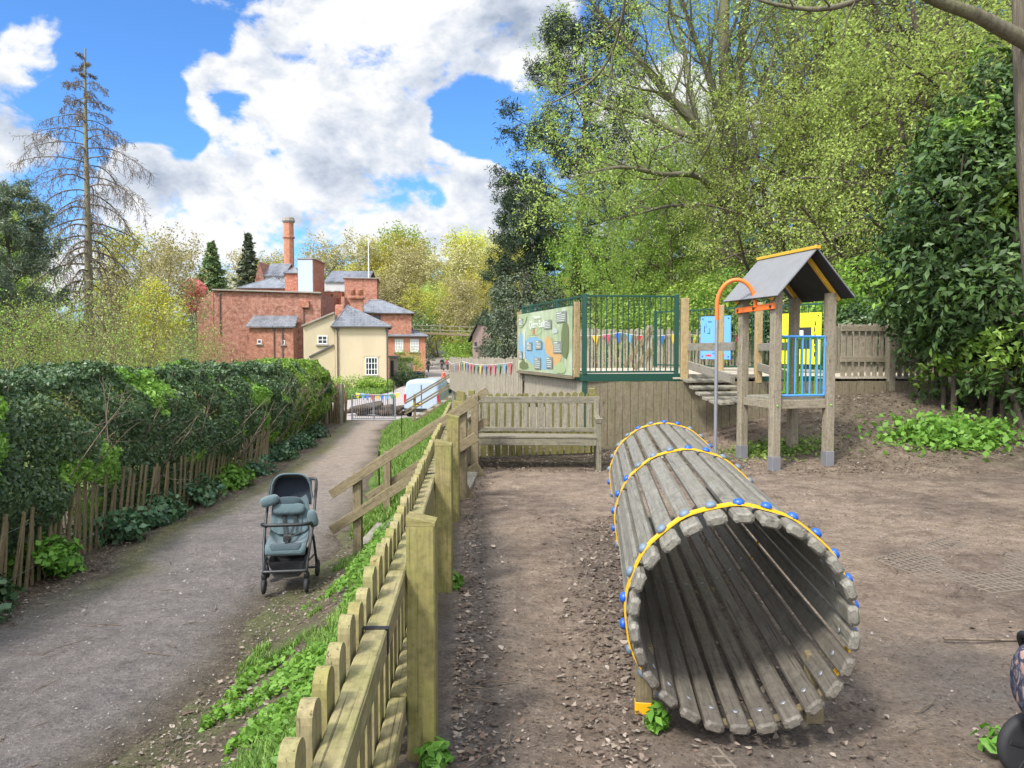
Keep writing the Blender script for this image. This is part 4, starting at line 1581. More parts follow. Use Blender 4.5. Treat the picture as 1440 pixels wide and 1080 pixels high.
def pushchair():
    bx, by = -2.09, 7.0
    bz = zat(bx, by + .25) + .022
    root = thing('pushchair', 'empty grey teal pushchair with dark hood parked on the path', 'pushchair', (bx, by, bz))
    Rz = Matrix.Rotation(radians(8), 3, 'Z') @ Matrix.Rotation(radians(1.4), 3, 'X')
    T = lambda p: V3((bx, by, bz)) + Rz @ (V3(p) * .93)
    TT = lambda pts: [T(p) for p in pts]
    for sx in (-1, 1):
        wheel(root, T, sx * .205, .0, .072, .034, .93)
        wheel(root, T, sx * .255, .52, .09, .034, .93)
        fk = MB()
        fk.tube(TT([(sx * .205 + .022, .0, .072), (sx * .205 + .022, .015, .12), (sx * .205, .03, .17)]), .009, 8)
        fk.tube(TT([(sx * .205 - .022, .0, .072), (sx * .205 - .022, .015, .12), (sx * .205, .03, .17)]), .009, 8)
        fk.blob(T((sx * .205, .03, .165)), (.026, .03, .035), (.7, .7), None, 12, 8)
        fk.build('caster_fork', 'black', root)
        f = MB()
        f.tube(TT(smooth_path([(sx * .205, .03, .19), (sx * .21, .06, .30), (sx * .225, .14, .43), (sx * .235, .28, .56), (sx * .24, .44, .72), (sx * .24, .60, .88)], 5)), .0135, 10)
        f.tube(TT(smooth_path([(sx * .255, .50, .10), (sx * .25, .42, .26), (sx * .24, .30, .50)], 5)), .0125, 10)
        f.tube(TT([(sx * .215, .06, .30), (sx * .245, .42, .27)]), .009, 8)
        f.build('frame', 'darkmetal', root)
    MB().tube(TT(smooth_path([(-.205, .03, .20), (-.205, -.02, .225), (-.17, -.035, .232), (0, -.04, .234), (.17, -.035, .232), (.205, -.02, .225), (.205, .03, .20)], 5)), .0145, 10).build('foot_bar', 'darkmetal', root)
    MB().tube(TT([(-.22, .13, .415), (.22, .13, .415)]), .010, 8).build('cross_bar', 'darkmetal', root)
    MB().tube(TT([(-.25, .5, .10), (.25, .5, .10)]), .010, 8).build('axle', 'darkmetal', root)
    MB().tube(TT(smooth_path([(-.24, .60, .88), (-.235, .70, .97), (-.2, .74, 1.0), (0, .75, 1.0), (.2, .74, 1.0), (.235, .70, .97), (.24, .60, .88)], 5)), .0145, 10).build('handle', 'black', root)
    # basket: open sagging cloth trough
    rings = []
    for y, zb, hw in ((.04, .20, .165), (.10, .135, .175), (.25, .115, .18), (.42, .125, .18), (.48, .20, .175)):
        rings.append(TT([(-hw - .012, y, .31), (-hw, y, .30), (-hw * .93, y, zb + .05), (-hw * .7, y, zb), (0, y, zb - .012), (hw * .7, y, zb), (hw * .93, y, zb + .05), (hw, y, .30), (hw + .012, y, .31), (hw * .9, y, zb + .06), (hw * .67, y, zb + .012), (0, y, zb), (-hw * .67, y, zb + .012), (-hw * .9, y, zb + .06)]))
    MB().loft(rings).build('basket', 'fab_black', root)
    # seat shell
    def shell(sec, mat, name, parent=root):
        rr = []
        for (y, z, hw, th, dish) in sec:
            ring = []
            n = 10
            for i in range(n + 1):
                s = -1 + 2 * i / n
                ring.append(T((s * hw, y, z + dish * abs(s) ** 3)))
            for i in range(n, -1, -1):
                s = -1 + 2 * i / n
                ring.append(T((s * hw, y + th * .75, z - th + dish * abs(s) ** 3)))
            rr.append(ring)
        return MB().loft(rr).build(name, mat, parent)
    shell([(.005, .395, .185, .02, .0), (-.0, .425, .192, .045, .005), (.04, .455, .195, .05, .012), (.14, .46, .195, .05, .03), (.27, .455, .195, .05, .05), (.34, .475, .195, .05, .06), (.385, .53, .195, .05, .05)], 'fab_teal', 'seat')
    shell([(.005, .437, .13, .012, 0), (.03, .468, .15, .012, 0), (.12, .472, .15, .012, .0)], 'fab_teal_d', 'seat_pad')
    shell([(.335, .50, .185, .05, .06), (.39, .59, .19, .05, .06), (.445, .70, .19, .05, .055), (.485, .79, .175, .05, .05), (.505, .835, .15, .035, .05)], 'fab_teal', 'backrest')
    shell([(.325, .515, .11, .012, 0), (.378, .605, .125, .012, 0), (.428, .70, .12, .012, 0)], 'fab_teal', 'back_pad')
    RX = Matrix.Rotation(radians(-25), 3, 'X')
    MB().blob(T((-.01, .41, .752)), (.15, .04, .055), (.6, .5), Rz @ RX).build('head_support', 'fab_teal', root)
    MB().blob(T((-.015, .45, .822)), (.115, .045, .045), (.6, .7), Rz @ RX).build('rolled_blanket', 'fab_teal_d', root)
    # shoulder bundles
    MB().blob(T((-.205, .40, .845)), (.09, .055, .05), (.7, .7), Rz @ Matrix.Rotation(radians(-18), 3, 'Y')).build('sleeve', 'fab_teal', root)
    MB().blob(T((.235, .36, .66)), (.045, .05, .085), (.7, .7), Rz @ Matrix.Rotation(radians(-14), 3, 'Y')).build('sleeve', 'fab_teal', root)
    # harness
    h = MB()
    for sx in (-1, 1):
        pts = TT([(sx * .065, .455, .78), (sx * .06, .395, .69), (sx * .05, .32, .60), (sx * .02, .20, .51)])
        for a, b in zip(pts[:-1], pts[1:]):
            h.beam(a, b, .024, .005, (0, -1, .4))
        h.blob(T((sx * .062, .40, .70)), (.024, .016, .035), (.6, .6), None, 10, 6)
    h.blob(T((0, .17, .505)), (.04, .025, .035), (.6, .6), None, 12, 8)
    h.beam(T((0, .17, .50)), T((0, .10, .475)), .025, .005)
    h.beam(T((.03, .2, .51)), T((.15, .25, .56)), .022, .005)
    h.build('harness', 'fab_black', root)
    MB().tube(TT(smooth_path([(-.225, .32, .60), (-.235, .18, .655), (-.215, .07, .675), (-.15, .03, .68), (0, .02, .682), (.15, .03, .68), (.215, .07, .675), (.235, .18, .655), (.225, .32, .60)], 5)), .0165, 10).build('bumper_bar', 'black', root)
    # hood: ribs swept round the pivots
    piv_y, piv_z = .50, .80
    rows_o, rows_i = [], []
    for i in range(9):
        a = radians(52 + i * 13)
        ro, ri = [], []
        for j in range(17):
            s = -1 + 2 * j / 16
            e = (1 - abs(s) ** 3.2) ** .42
            x = .215 * s
            rr_ = (.03 + .235 * e)
            ro.append(T((x, piv_y + rr_ * cos(a) * 1.12, piv_z + rr_ * sin(a))))
            ri.append(T((x * .97, piv_y + (rr_ - .008) * cos(a) * 1.12, piv_z + (rr_ - .008) * sin(a))))
        rows_o.append(ro)
        rows_i.append(ri)
    # front edge of the hood leans over the seat
    def sheet(rows, flip):
        vs = [p for r in rows for p in r]
        n = len(rows[0])
        fs = []
        for i in range(len(rows) - 1):
            for j in range(n - 1):
                q = (i * n + j, i * n + j + 1, (i + 1) * n + j + 1, (i + 1) * n + j)
                fs.append(q[::-1] if flip else q)
        return vs, fs
    R2 = []
    for i in range(10):
        t = i / 9
        a = radians(94 - t * 100)
        R2.append(a)
    rows_o, rows_i = [], []
    for a in R2:
        ro, ri = [], []
        for j in range(19):
            s = -1 + 2 * j / 18
            e = max(0, 1 - abs(s) ** 3.4) ** .5
            rad = .02 + .262 * e
            x = .215 * math.copysign(abs(s) ** .9, s)
            ro.append(T((x, piv_y + .03 + rad * cos(a) * 1.05, piv_z + .02 + rad * sin(a) * 1.0)))
            rad -= .01
            ri.append(T((x * .965, piv_y + .03 + rad * cos(a) * 1.05, piv_z + .02 + rad * sin(a) * 1.0)))
        rows_o.append(ro)
        rows_i.append(ri)
    hood = MB().add(*sheet(rows_o, False), None, True).build('hood', 'fab_teal', root)
    MB().add(*sheet(rows_i, True), None, True).build('hood_lining', 'fab_navy', hood)
    MB().tube(rows_o[0], .009, 8).build('hood_rim', 'fab_teal', hood)
    # lining behind the head
    rows = []
    for i in range(6):
        t = i / 5
        rows.append([T((.2 * (-1 + 2 * j / 10), .56 + .06 * t + .04 * (1 - (-1 + 2 * j / 10) ** 2), .76 + .27 * t)) for j in range(11)])
    MB().add(*sheet(rows, False), None, True).build('hood_back', 'fab_navy', hood)


pushchair()


def camo_pram():
    m, nt_, b = new_mat('camouflage cloth')
    tcn = N(nt_, 'ShaderNodeTexCoord').outputs['Object']
    n = noise_(nt_, scaled(nt_, tcn, (1, 1, .6)), 24, 2, .5, 1.2)
    n2 = noise_(nt_, scaled(nt_, tcn, (1, 1.3, .7)), 33, 1, .5, 1.0)
    c = ramp(nt_, n, [(.0, (.02, .023, .05)), (.46, (.09, .085, .11)), (.54, (.33, .21, .17))], 'CONSTANT')
    c = mixc(nt_, ramp(nt_, n2, [(.0, (0, 0, 0)), (.58, (1, 1, 1))], 'CONSTANT'), c, (.03, .035, .06))
    L(nt_, c, b.inputs['Base Color'])
    b.inputs['Roughness'].default_value = .85
    M['camo'] = m
    bx, by = 2.135, 2.62
    root = thing('pushchair', 'camouflage print pushchair with black wheels partly out of frame', 'pushchair', (bx, by, 0))
    T = lambda p: V3((bx, by, 0)) + Matrix.Rotation(radians(6), 3, 'Z') @ V3(p)
    # padded seat hanging in a black frame; front towards -x
    rings = []
    for x, zc, hy, hz in ((-.315, .43, .10, .05), (-.31, .42, .16, .105), (-.27, .405, .185, .15), (-.15, .385, .2, .155), (.05, .37, .2, .15), (.25, .42, .2, .2), (.38, .52, .19, .26), (.44, .62, .16, .2)):
        ring = []
        for i in range(20):
            a = 2 * pi * i / 20
            sx = math.copysign(abs(cos(a)) ** .6, cos(a))
            sz = math.copysign(abs(sin(a)) ** .6, sin(a))
            ring.append(T((x, hy * sx, zc + hz * sz + .006 * sin(a * 5 + x * 30))))
        rings.append(ring)
    MB().loft(rings).build('seat', 'camo', root)
    MB().tube([T(p) for p in smooth_path([(-.255, -.2, .50), (-.285, -.205, .42), (-.26, -.2, .33), (-.1, -.21, .29), (.2, -.21, .30)])], .011, 8).build('piping', 'fab_navy', root)
    for sy in (-1, 1):
        fr = MB()
        fr.tube([T(p) for p in smooth_path([(-.22, sy * .2, .16), (-.1, sy * .225, .3), (.15, sy * .235, .55), (.5, sy * .235, .98)])], .014, 10)
        fr.tube([T(p) for p in smooth_path([(.42, sy * .24, .13), (.3, sy * .24, .36), (.15, sy * .235, .55)])], .014, 10)
        fr.build('frame', 'black', root)
    MB().tube([T(p) for p in smooth_path([(-.19, -.215, .45), (-.225, -.215, .53), (-.23, -.15, .55), (-.23, .15, .55), (-.225, .215, .53), (-.19, .215, .45)])], .014, 10).build('bumper_bar', 'black', root)
    mb = MB().box(T((-.215, -.215, .52)), (.05, .04, .10), .1)
    mb.build('clip', 'black', root)
    MB().tube([T(p) for p in smooth_path([(.5, -.235, .98), (.53, 0, 1.0), (.5, .235, .98)])], .015, 10).build('handle', 'black', root)
    Tw = lambda p: T((p[1], -p[0], p[2]))
    for (x, y, r) in ((-.19, -.20, .125), (-.19, .20, .125), (.42, -.25, .16), (.42, .25, .16)):
        wheel(root, Tw, -y, x, r, .045)


camo_pram()

# ================================================================== yard: van, gate, heap
def van():
    Y0 = 34.6
    pL, pR = at(568, 588, Y0), at(620, 588, Y0)
    zb = zat((pL.x + pR.x) / 2, Y0 + 1) + .035
    cx = at(593, 588, Y0).x
    W, Ln, H = 1.66, 4.0, 1.72
    root = thing('parked_van', 'small white van parked beyond the gate behind the far steps', 'van', (cx, Y0, zb))
    yaw = radians(-7)
    T = lambda p: V3((cx, Y0, zb)) + Matrix.Rotation(yaw, 3, 'Z') @ V3(p)
    rings = []
    # sections from the tail (y=0) to the nose: half width low, mid, top, z floor, z belt, z roof
    for y, wl, wm, wt, z0, zm, zt in ((-.02, .74, .77, .62, .34, .95, 1.60), (.03, .80, .83, .67, .26, .95, 1.68), (.3, .82, .83, .68, .24, .95, 1.72), (1.6, .82, .83, .68, .22, .95, 1.73), (2.3, .82, .83, .66, .22, .95, 1.70), (2.75, .82, .83, .62, .22, .95, 1.52), (3.25, .82, .82, .68, .22, .90, 1.08), (3.8, .80, .80, .62, .24, .80, .95), (4.0, .70, .72, .55, .28, .62, .78)):
        r = [(-wl, z0 + .05), (-wm, zm - .25), (-wm, zm), (-wt - .03, zt - .10), (-wt + .08, zt - .015), (0, zt + .01), (wt - .08, zt - .015), (wt + .03, zt - .10), (wm, zm), (wm, zm - .25), (wl, z0 + .05), (wl - .1, z0), (-wl + .1, z0)]
        rings.append([T((x, y, z)) for x, z in r])
    M['vanwhite'] = paint('white van paint', (.38, .46, .56), .25, .03)
    M['redlamp'] = paint('red lamp lens', (.5, .01, .02), .2, .02)
    M['plate'] = paint('yellow plate', (.75, .52, .02), .4, .02)
    MB().loft(rings).build('body', 'vanwhite', root)
    def flat(pts, name, mat, par=root, t=.012):
        q = [T(p) for p in pts]
        MB().poly_prism(q, T((0, -t, 0)) - T((0, 0, 0))).build(name, mat, par)
    for sx in (-1, 1):
        dr = MB().poly_prism([T(p) for p in [(sx * .015, -.022, .42), (sx * .70, -.022, .42), (sx * .70, -.022, .94), (sx * .58, -.022, 1.54), (sx * .015, -.022, 1.56)]], T((0, -.012, 0)) - T((0, 0, 0))).build('rear_door', 'vanwhite', root)
        flat([(sx * .735, -.03, .70), (sx * .80, -.03, .70), (sx * .80, -.03, 1.06), (sx * .72, -.03, 1.10)], 'tail_light', 'redlamp', root, .04)
        for y in (.75, 3.2):
            c = T((sx * .80, y, .30))
            ax = (T((1, 0, 0)) - T((0, 0, 0))) * sx
            wh = MB().lathe(c - ax * .12, ax, [(0, .28), (.02, .30), (.17, .30), (.19, .27)], 24).build('wheel', 'tyre', root)
            MB().lathe(c + ax * .071, ax, [(0, .19), (.006, .18), (.008, .05)], 16).build('rim', 'steel', wh)
        p = T((sx * .86, 2.75, 1.08))
        MB().blob(p, (.09, .05, .11), (.6, .6), None, 12, 8).build('wing_mirror', 'black', root)
        MB().poly_prism([T(p) for p in [(sx * .815, 2.1, 1.0), (sx * .815, 2.85, 1.0), (sx * .70, 2.75, 1.45), (sx * .695, 2.1, 1.52)]], T((sx * .03, 0, .01)) - T((0, 0, 0))).build('side_window', 'glass', root)
    flat([(-.78, -.03, .28), (.78, -.03, .28), (.78, -.03, .44), (-.78, -.03, .44)], 'bumper', 'black', root, .06)
    pl = MB().poly_prism([T(p) for p in [(-.42, -.036, .56), (.02, -.036, .56), (.02, -.036, .68), (-.42, -.036, .68)]], T((0, -.012, 0)) - T((0, 0, 0))).build('number_plate', 'plate', root)
    MB().beam(T((-.35, -.05, .62)), T((-.05, -.05, .62)), .004, .05).build('plate_letters', 'black', pl)
    flat([(-.03, -.03, .5), (.03, -.03, .5), (.03, -.03, 1.5), (-.03, -.03, 1.5)], 'door_seam', 'lead', root, .006)


van()


def gate():
    Y = 30.4
    a, b = at(495, 590, Y), at(556, 590, Y + .5)
    za, zb = zat(a.x, a.y), zat(b.x, b.y)
    root = thing('metal_gate', 'low grey metal bar gate closing the end of the path', 'gate', (a.x, a.y, za))
    A_, B_ = V3((a.x, a.y, za)), V3((b.x, b.y, zb))
    f = MB()
    for h in (.08, 1.0):
        f.beam(A_ + V3((0, 0, h)), B_ + V3((0, 0, h)), .04, .04)
    for q in (A_, A_.lerp(B_, .5), B_):
        f.beam(q, q + V3((0, 0, 1.02)), .045, .045, (0, 1, 0))
    f.build('gate_frame', 'steel', root)
    for i in range(20):
        q = A_.lerp(B_, (i + .5) / 20)
        MB().tube([q + V3((0, 0, .1)), q + V3((0, 0, 1.0))], .010, 6).build('bar', 'steel', root)


gate()

bp = thing('brushwood_screen', 'dry brushwood screen of upright stakes at the far end of the hedge', 'fence', (-7.0, 29.2, zat(-7.0, 29.2)))
mb = MB()
for i in range(120):
    x, y = rnd.uniform(-7.35, -6.35), rnd.uniform(28.6, 29.8)
    z = zat(x, y) - .1
    h = rnd.uniform(1.3, 1.75)
    mb.tube([(x, y, z), (x + rnd.uniform(-.06, .06), y + rnd.uniform(-.06, .06), z + h * .5), (x + rnd.uniform(-.14, .14), y + rnd.uniform(-.14, .14), z + h)], [.02, .018, .010], 5)
mb.build('stakes', 'pale_cleft', bp)
for x in (-6.9, -6.35):
    MB().beam((x, 28.6, zat(x, 28.6) - .1), (x, 28.6, zat(x, 28.6) + 1.5), .1, .1, (0, 1, 0)).build('post', 'grey', bp)

heap = thing('log_heap', 'heap of dark logs and stone beyond the metal gate', 'log pile', (-6.5, 36.0, zat(-6.5, 36)))
for i in range(16):
    x, y = -6.5 + rnd.uniform(-1.0, 1.0), 36 + rnd.uniform(-.5, .5)
    z = zat(x, y) + .12 + rnd.uniform(0, .42) * (1 - abs(x + 6.5) / 1.3)
    a = rnd.uniform(-.7, .7)
    l_ = rnd.uniform(.4, .8)
    r = rnd.uniform(.09, .17)
    MB().tube(smooth_path([(x - l_ * cos(a), y - l_ * sin(a), z - .06), (x, y, z + .05), (x + l_ * cos(a), y + l_ * sin(a), z + rnd.uniform(-.1, .2))], 3), [r * q for q in (.8, .95, 1, 1.05, 1, .95, .8)], 8).build('log', 'barkd', heap)
bx0, bx1 = at(500, 560, 34.0), at(562, 560, 33.4)
bunting(lambda t: V3((bx0.x, bx0.y, zat(bx0.x, bx0.y) + 1.12)).lerp(V3((bx1.x, bx1.y, zat(bx1.x, bx1.y) + 1.12)), t), 9, .30, .24, 'string of coloured flags hung in front of the log heap beyond the gate', .08, 1, ['yellowf', 'skyb', 'blue', 'red', 'yellowf', 'blue', 'skyb', 'green', 'yellowf'])
for i, (px, lab) in enumerate(((545, 'thin dark stake between log heap and van'), (553, 'thin dark stake close to the rear of the van'))):
    p = at(px, 560, 35.2)
    st = MB().tube([(p.x, p.y, zat(p.x, p.y) - .1), (p.x + .02, p.y, zat(p.x, p.y) + 1.75)], .025, 6).build('marker_stake', 'darkmetal')
    tag(st, lab, 'stake', 'marker stakes by the van')
for (px, py, Y, lab) in ((533, 655, 11.6, 'thin black rod in the grass bank behind the near steps'), (565, 610, 21.5, 'thin black rod in the grass bank below the far steps')):
    p = at(px, py, Y)
    z = zat(p.x, p.y)
    st = MB().tube([(p.x, p.y, z - .1), (p.x, p.y, z + .8)], .012, 6).build('edging_stake', 'black')
    tag(st, lab, 'stake', 'edging rods')

# ================================================================== buildings
class Block:
    """a building block read off the photo: px0..px1 wide, its left corner at distance Y, turned by ang"""
    def __init__(s, px0, px1, pytop, Y, depth, ang=9, zb=-2.6):
        e1 = V3((cos(radians(ang)), sin(radians(ang)), 0))
        e2 = V3((-e1.y, e1.x, 0))
        p0 = at(px0, 500, Y)
        p0.z = 0
        r = (px1 - 720) / FPX
        t = (r * p0.y - p0.x) / (e1.x - r * e1.y)
        s.e1, s.e2, s.p0, s.w, s.d = e1, e2, p0, t, depth
        s.zt = at(px0, pytop, Y).z
        s.zb = zb
        s.Y = Y
        s.c = [p0, p0 + e1 * t, p0 + e1 * t + e2 * depth, p0 + e2 * depth]

    def walls(s, name, mat, parent, tops=None):
        mb = MB()
        tops = tops or [s.zt] * 4
        for i in range(4):
            a, b = s.c[i], s.c[(i + 1) % 4]
            l_ = (b - a).length
            vs = [a + V3((0, 0, s.zb)), b + V3((0, 0, s.zb)), b + V3((0, 0, tops[(i + 1) % 4])), a + V3((0, 0, tops[i]))]
            o = i * 3.7
            mb.add(vs, [(0, 1, 2, 3)], [(o, s.zb, 0), (o + l_, s.zb, 0), (o + l_, vs[2].z, 0), (o, vs[3].z, 0)])
        mb.add([s.c[i] + V3((0, 0, tops[i])) for i in range(4)], [(0, 1, 2, 3)])
        return mb.build(name, mat, parent)

    def coping(s, parent, mat='stone', h=.12, o=.06):
        mb = MB()
        for i in range(4):
            a, b = s.c[i], s.c[(i + 1) % 4]
            d = (b - a).normalized()
            mb.beam(a - d * o + V3((0, 0, s.zt + h / 2)), b + d * (o - .001 * i) + V3((0, 0, s.zt + h / 2)), .3 + 2 * o, h)
        return mb.build('coping', mat, parent)

    def hip(s, parent, rise, ridge=.35, mat='slate', over=.25, zt=None, along='w', shift=0):
        z = (zt if zt is not None else s.zt) + .02
        q = [s.c[0] - s.e1 * over - s.e2 * over, s.c[1] + s.e1 * over - s.e2 * over, s.c[2] + (s.e1 + s.e2) * over, s.c[3] - s.e1 * over + s.e2 * over]
        q = [p + V3((0, 0, z)) for p in q]
        ctr = (q[0] + q[2]) / 2 + V3((0, 0, rise))
        if along == 'w':
            ra, rb = ctr - s.e1 * s.w * ridge / 2 + s.e1 * shift, ctr + s.e1 * s.w * ridge / 2 + s.e1 * shift
            faces = [(q[0], q[1], rb, ra), (q[1], q[2], rb), (q[2], q[3], ra, rb), (q[3], q[0], ra)]
        else:
            ra, rb = ctr - s.e2 * s.d * ridge / 2 + s.e1 * shift, ctr + s.e2 * s.d * ridge / 2 + s.e1 * shift
            faces = [(q[0], q[1], ra), (q[1], q[2], rb, ra), (q[2], q[3], rb), (q[3], q[0], ra, rb)]
        mb = MB()
        for f in faces:
            d = (f[1] - f[0]).normalized()
            n = V3((0, 0, 0))
            for i in range(1, len(f) - 1):
                n += (f[i] - f[0]).cross(f[i + 1] - f[0])
            n.normalize()
            u = n.cross(d)
            mb.add(f, [tuple(range(len(f)))], [((p - f[0]).dot(d), (p - f[0]).dot(u), 0) for p in f])
        r = mb.build('roof', mat, parent)
        g = MB()
        for i in range(4):
            g.beam(q[i] - V3((0, 0, .05)), q[(i + 1) % 4] - V3((0, 0, .05 + .002 * i)), .12, .10)
        g.build('gutter', 'lead', r)
        rd = MB()
        rd.tube([ra + V3((0, 0, .02)), rb + V3((0, 0, .02))], .09, 6)
        for i, e in ((0, ra), (1, rb if along == 'w' else ra), (2, rb), (3, ra if along == 'w' else rb)):
            rd.tube([q[i], e], .06, 5)
        rd.build('ridge_tiles', 'slateb', r)
        return r

    def front(s, px, py, pw, ph):
        """rectangle on the front wall from its photo centre and size: corner, width vector, height"""
        r = (px - 720) / FPX
        t = (r * s.p0.y - s.p0.x) / (s.e1.x - r * s.e1.y)
        p = s.p0 + s.e1 * t
        k = p.y / FPX
        z = at(px, py, p.y).z
        return V3((p.x, p.y, z)), pw * k, ph * k

    def window(s, parent, px, py, pw, ph, nx=2, ny=2, frame='white', pane='glass', head=None):
        c, w_, h_ = s.front(px, py, pw, ph)
        n = -s.e2
        o = c + n * .02
        fr = MB()
        t = .07
        for sx in (-1, 1):
            fr.beam(o + s.e1 * sx * (w_ / 2 - t / 2) - V3((0, 0, h_ / 2)), o + s.e1 * sx * (w_ / 2 - t / 2) + V3((0, 0, h_ / 2)), t, .08, n)
        for sz in (-1, 1):
            fr.beam(o - s.e1 * (w_ / 2 - t) + V3((0, 0, sz * (h_ / 2 - t / 2))), o + s.e1 * (w_ / 2 - t) + V3((0, 0, sz * (h_ / 2 - t / 2))), .08, t)
        for i in range(1, nx):
            x = -w_ / 2 + w_ * i / nx
            fr.beam(o + s.e1 * x - V3((0, 0, h_ / 2 - t)), o + s.e1 * x + V3((0, 0, h_ / 2 - t)), .05, .05, n)
        for i in range(1, ny):
            z = -h_ / 2 + h_ * i / ny
            fr.beam(o - s.e1 * (w_ / 2 - t) + V3((0, 0, z)), o + s.e1 * (w_ / 2 - t) + V3((0, 0, z)), .046, .05)
        f = fr.build('window', frame, parent)
        g = MB()
        q = [o - n * .012 + s.e1 * sx * (w_ / 2 - .01) + V3((0, 0, sz * (h_ / 2 - .01))) for sx, sz in ((-1, -1), (1, -1), (1, 1), (-1, 1))]
        g.poly_prism(q, n * .006)
        g.build('pane', pane, f)
        MB().beam(c + n * .06 - s.e1 * (w_ / 2 + .12) - V3((0, 0, h_ / 2 + .07)), c + n * .06 + s.e1 * (w_ / 2 + .12) - V3((0, 0, h_ / 2 + .07)), .16, .12).build('sill', 'stone', f)
        if head:
            MB().beam(c + n * .012 - s.e1 * (w_ / 2 + .15) + V3((0, 0, h_ / 2 + .10)), c + n * .012 + s.e1 * (w_ / 2 + .15) + V3((0, 0, h_ / 2 + .10)), .05, .16).build('lintel', head, f)
        return f

    def pipe(s, parent, px, py0, py1, r=.055):
        a, _, _ = s.front(px, py0, 1, 1)
        b, _, _ = s.front(px, py1, 1, 1)
        n = -s.e2 * (r + .03)
        mb = MB().tube([a + n, b + n], r, 6)
        mb.box(a + n, (.22, .16, .2), 0)
        return mb.build('drainpipe', 'lead', parent)


def building(name, label, cat, blk):
    return thing(name, label, cat, (blk.p0.x, blk.p0.y, 0))


# --- cream cottage
b = Block(471.5, 546, 459, 60, 6.5, 10)
c = building('cream_cottage', 'cream rendered cottage with slate hip roof and white sash window', 'building', b)
b.walls('wall', 'cream', c)
b.hip(c, 1.75, .12, 'slate', .28, None, 'd', -1.15)
b.window(c, 522.5, 515, 17, 25, 4, 3, 'white', 'glass', 'creamg')
b.pipe(c, 475, 462, 536)
b.pipe(c, 544.5, 464, 536)
w_ = Block(427, 471.2, 459, 60.2, 5.5, 9)
z0, z1 = at(427, 459.5, 60.2).z, at(470, 441, 61).z
w_.walls('wing_wall', 'creamg', c, [z0, z1, z1, z0])
MB().beam(w_.c[0] + V3((-.1, -.05, z0 + .06)), w_.c[1] + V3((0, -.05, z1 + .06)), .35, .12).build('wing_coping', 'stone', c)
w_.window(c, 454, 478, 13.5, 12, 2, 2)
q0, q1 = w_.front(435, 502, 1, 1)[0], w_.front(470, 485, 1, 1)[0]
MB().beam(q0 - w_.e2 * .08, q1 - w_.e2 * .08, .14, .14).build('lean_to_edge', 'lead', c)
MB().box(w_.front(460, 437, 1, 1)[0] + w_.e2 * 2.4 + V3((.9, 0, -.2)), (.7, .6, 1.6), .1).build('chimney', 'brick', c)

# --- big brick warehouse wall with lean-to
b = Block(302, 452, 408.5, 75, 12, 4)
c = building('brick_warehouse', 'broad blank red brick warehouse with slated lean-to on its front', 'building', b)
b.walls('wall', 'brick2', c, [b.zt, b.zt - .25, b.zt, b.zt])
MB().beam(b.c[0] - b.e1 * .1 + V3((0, -.06, b.zt + .07)), b.c[1] + b.e1 * .1 + V3((0, -.06, b.zt - .18)), .5, .14).build('coping', 'stone', c)
b.pipe(c, 311, 414, 470)
b.pipe(c, 428, 432, 505)
MB().box(b.front(431, 428, 1, 1)[0] - b.e2 * .2, (.75, .4, .7), radians(4)).build('hoist_box', 'brick', c)
sl_ = Block(276, 301.6, 424, 75.2, 9, 4)
sl_.walls('side_wing', 'brick2', c, [at(276, 424, 75).z, at(302, 408.5, 75).z, at(302, 408.5, 75).z, at(276, 424, 75).z])
le = Block(351, 413, 461, 73, 2.2, 4)
le.walls('lean_to_wall', 'brick', c)
za, zb_ = at(349, 460.5, 72.7).z, at(351, 445.5, 75).z
pts = [le.c[0] - le.e1 * .25 - le.e2 * .3 + V3((0, 0, za)), le.c[1] + le.e1 * .25 - le.e2 * .3 + V3((0, 0, za)), le.c[1] + le.e1 * .1 + le.e2 * 1.95 + V3((0, 0, zb_)), le.c[0] - le.e1 * .1 + le.e2 * 1.95 + V3((0, 0, zb_))]
MB().poly_prism(pts, (0, 0, .12), False, (le.e1, V3((0, .6, .8)))).build('lean_to_roof', 'slate', c)
for px in (386, 398):
    le.pipe(c, px, 463, 505)
le.window(c, 365.5, 480.5, 6, 6, 1, 1)
le.window(c, 399, 481.5, 4, 6, 1, 1)

# --- hipped roof range behind it
b = Block(338, 412, 405, 88, 9, 4)
c = building('slate_roofed_range', 'brick range with broad slate hip roof rising behind the warehouse parapet', 'building', b)
b.walls('wall', 'brick2', c)
b.hip(c, 1.55, .06, 'slateb', .2, None, 'w', -.2)

# --- tower with the pale blue face
b = Block(421, 442.5, 364.5, 84, 4.8, 0)
c = building('brick_tower', 'square brick tower with a tall pale blue panel on its face', 'building', b)
b.walls('wall', 'bricko', c)
p, ww, hh = b.front(431.2, 389, 20.6, 47)
MB().poly_prism([p + b.e1 * sx * ww / 2 + V3((0, -.004, sz * hh / 2)) for sx, sz in ((-1, -1), (1, -1), (1, 1), (-1, 1))], (0, -.10, 0)).build('pale_blue_panel', 'palebl', c)
b.coping(c, 'stone', .1, .03)
s2 = Block(402, 420, 384, 86, 3.4, 3)
s2.walls('stair_turret', 'brick', c)
s2.hip(c, .75, .2, 'slateb', .12)

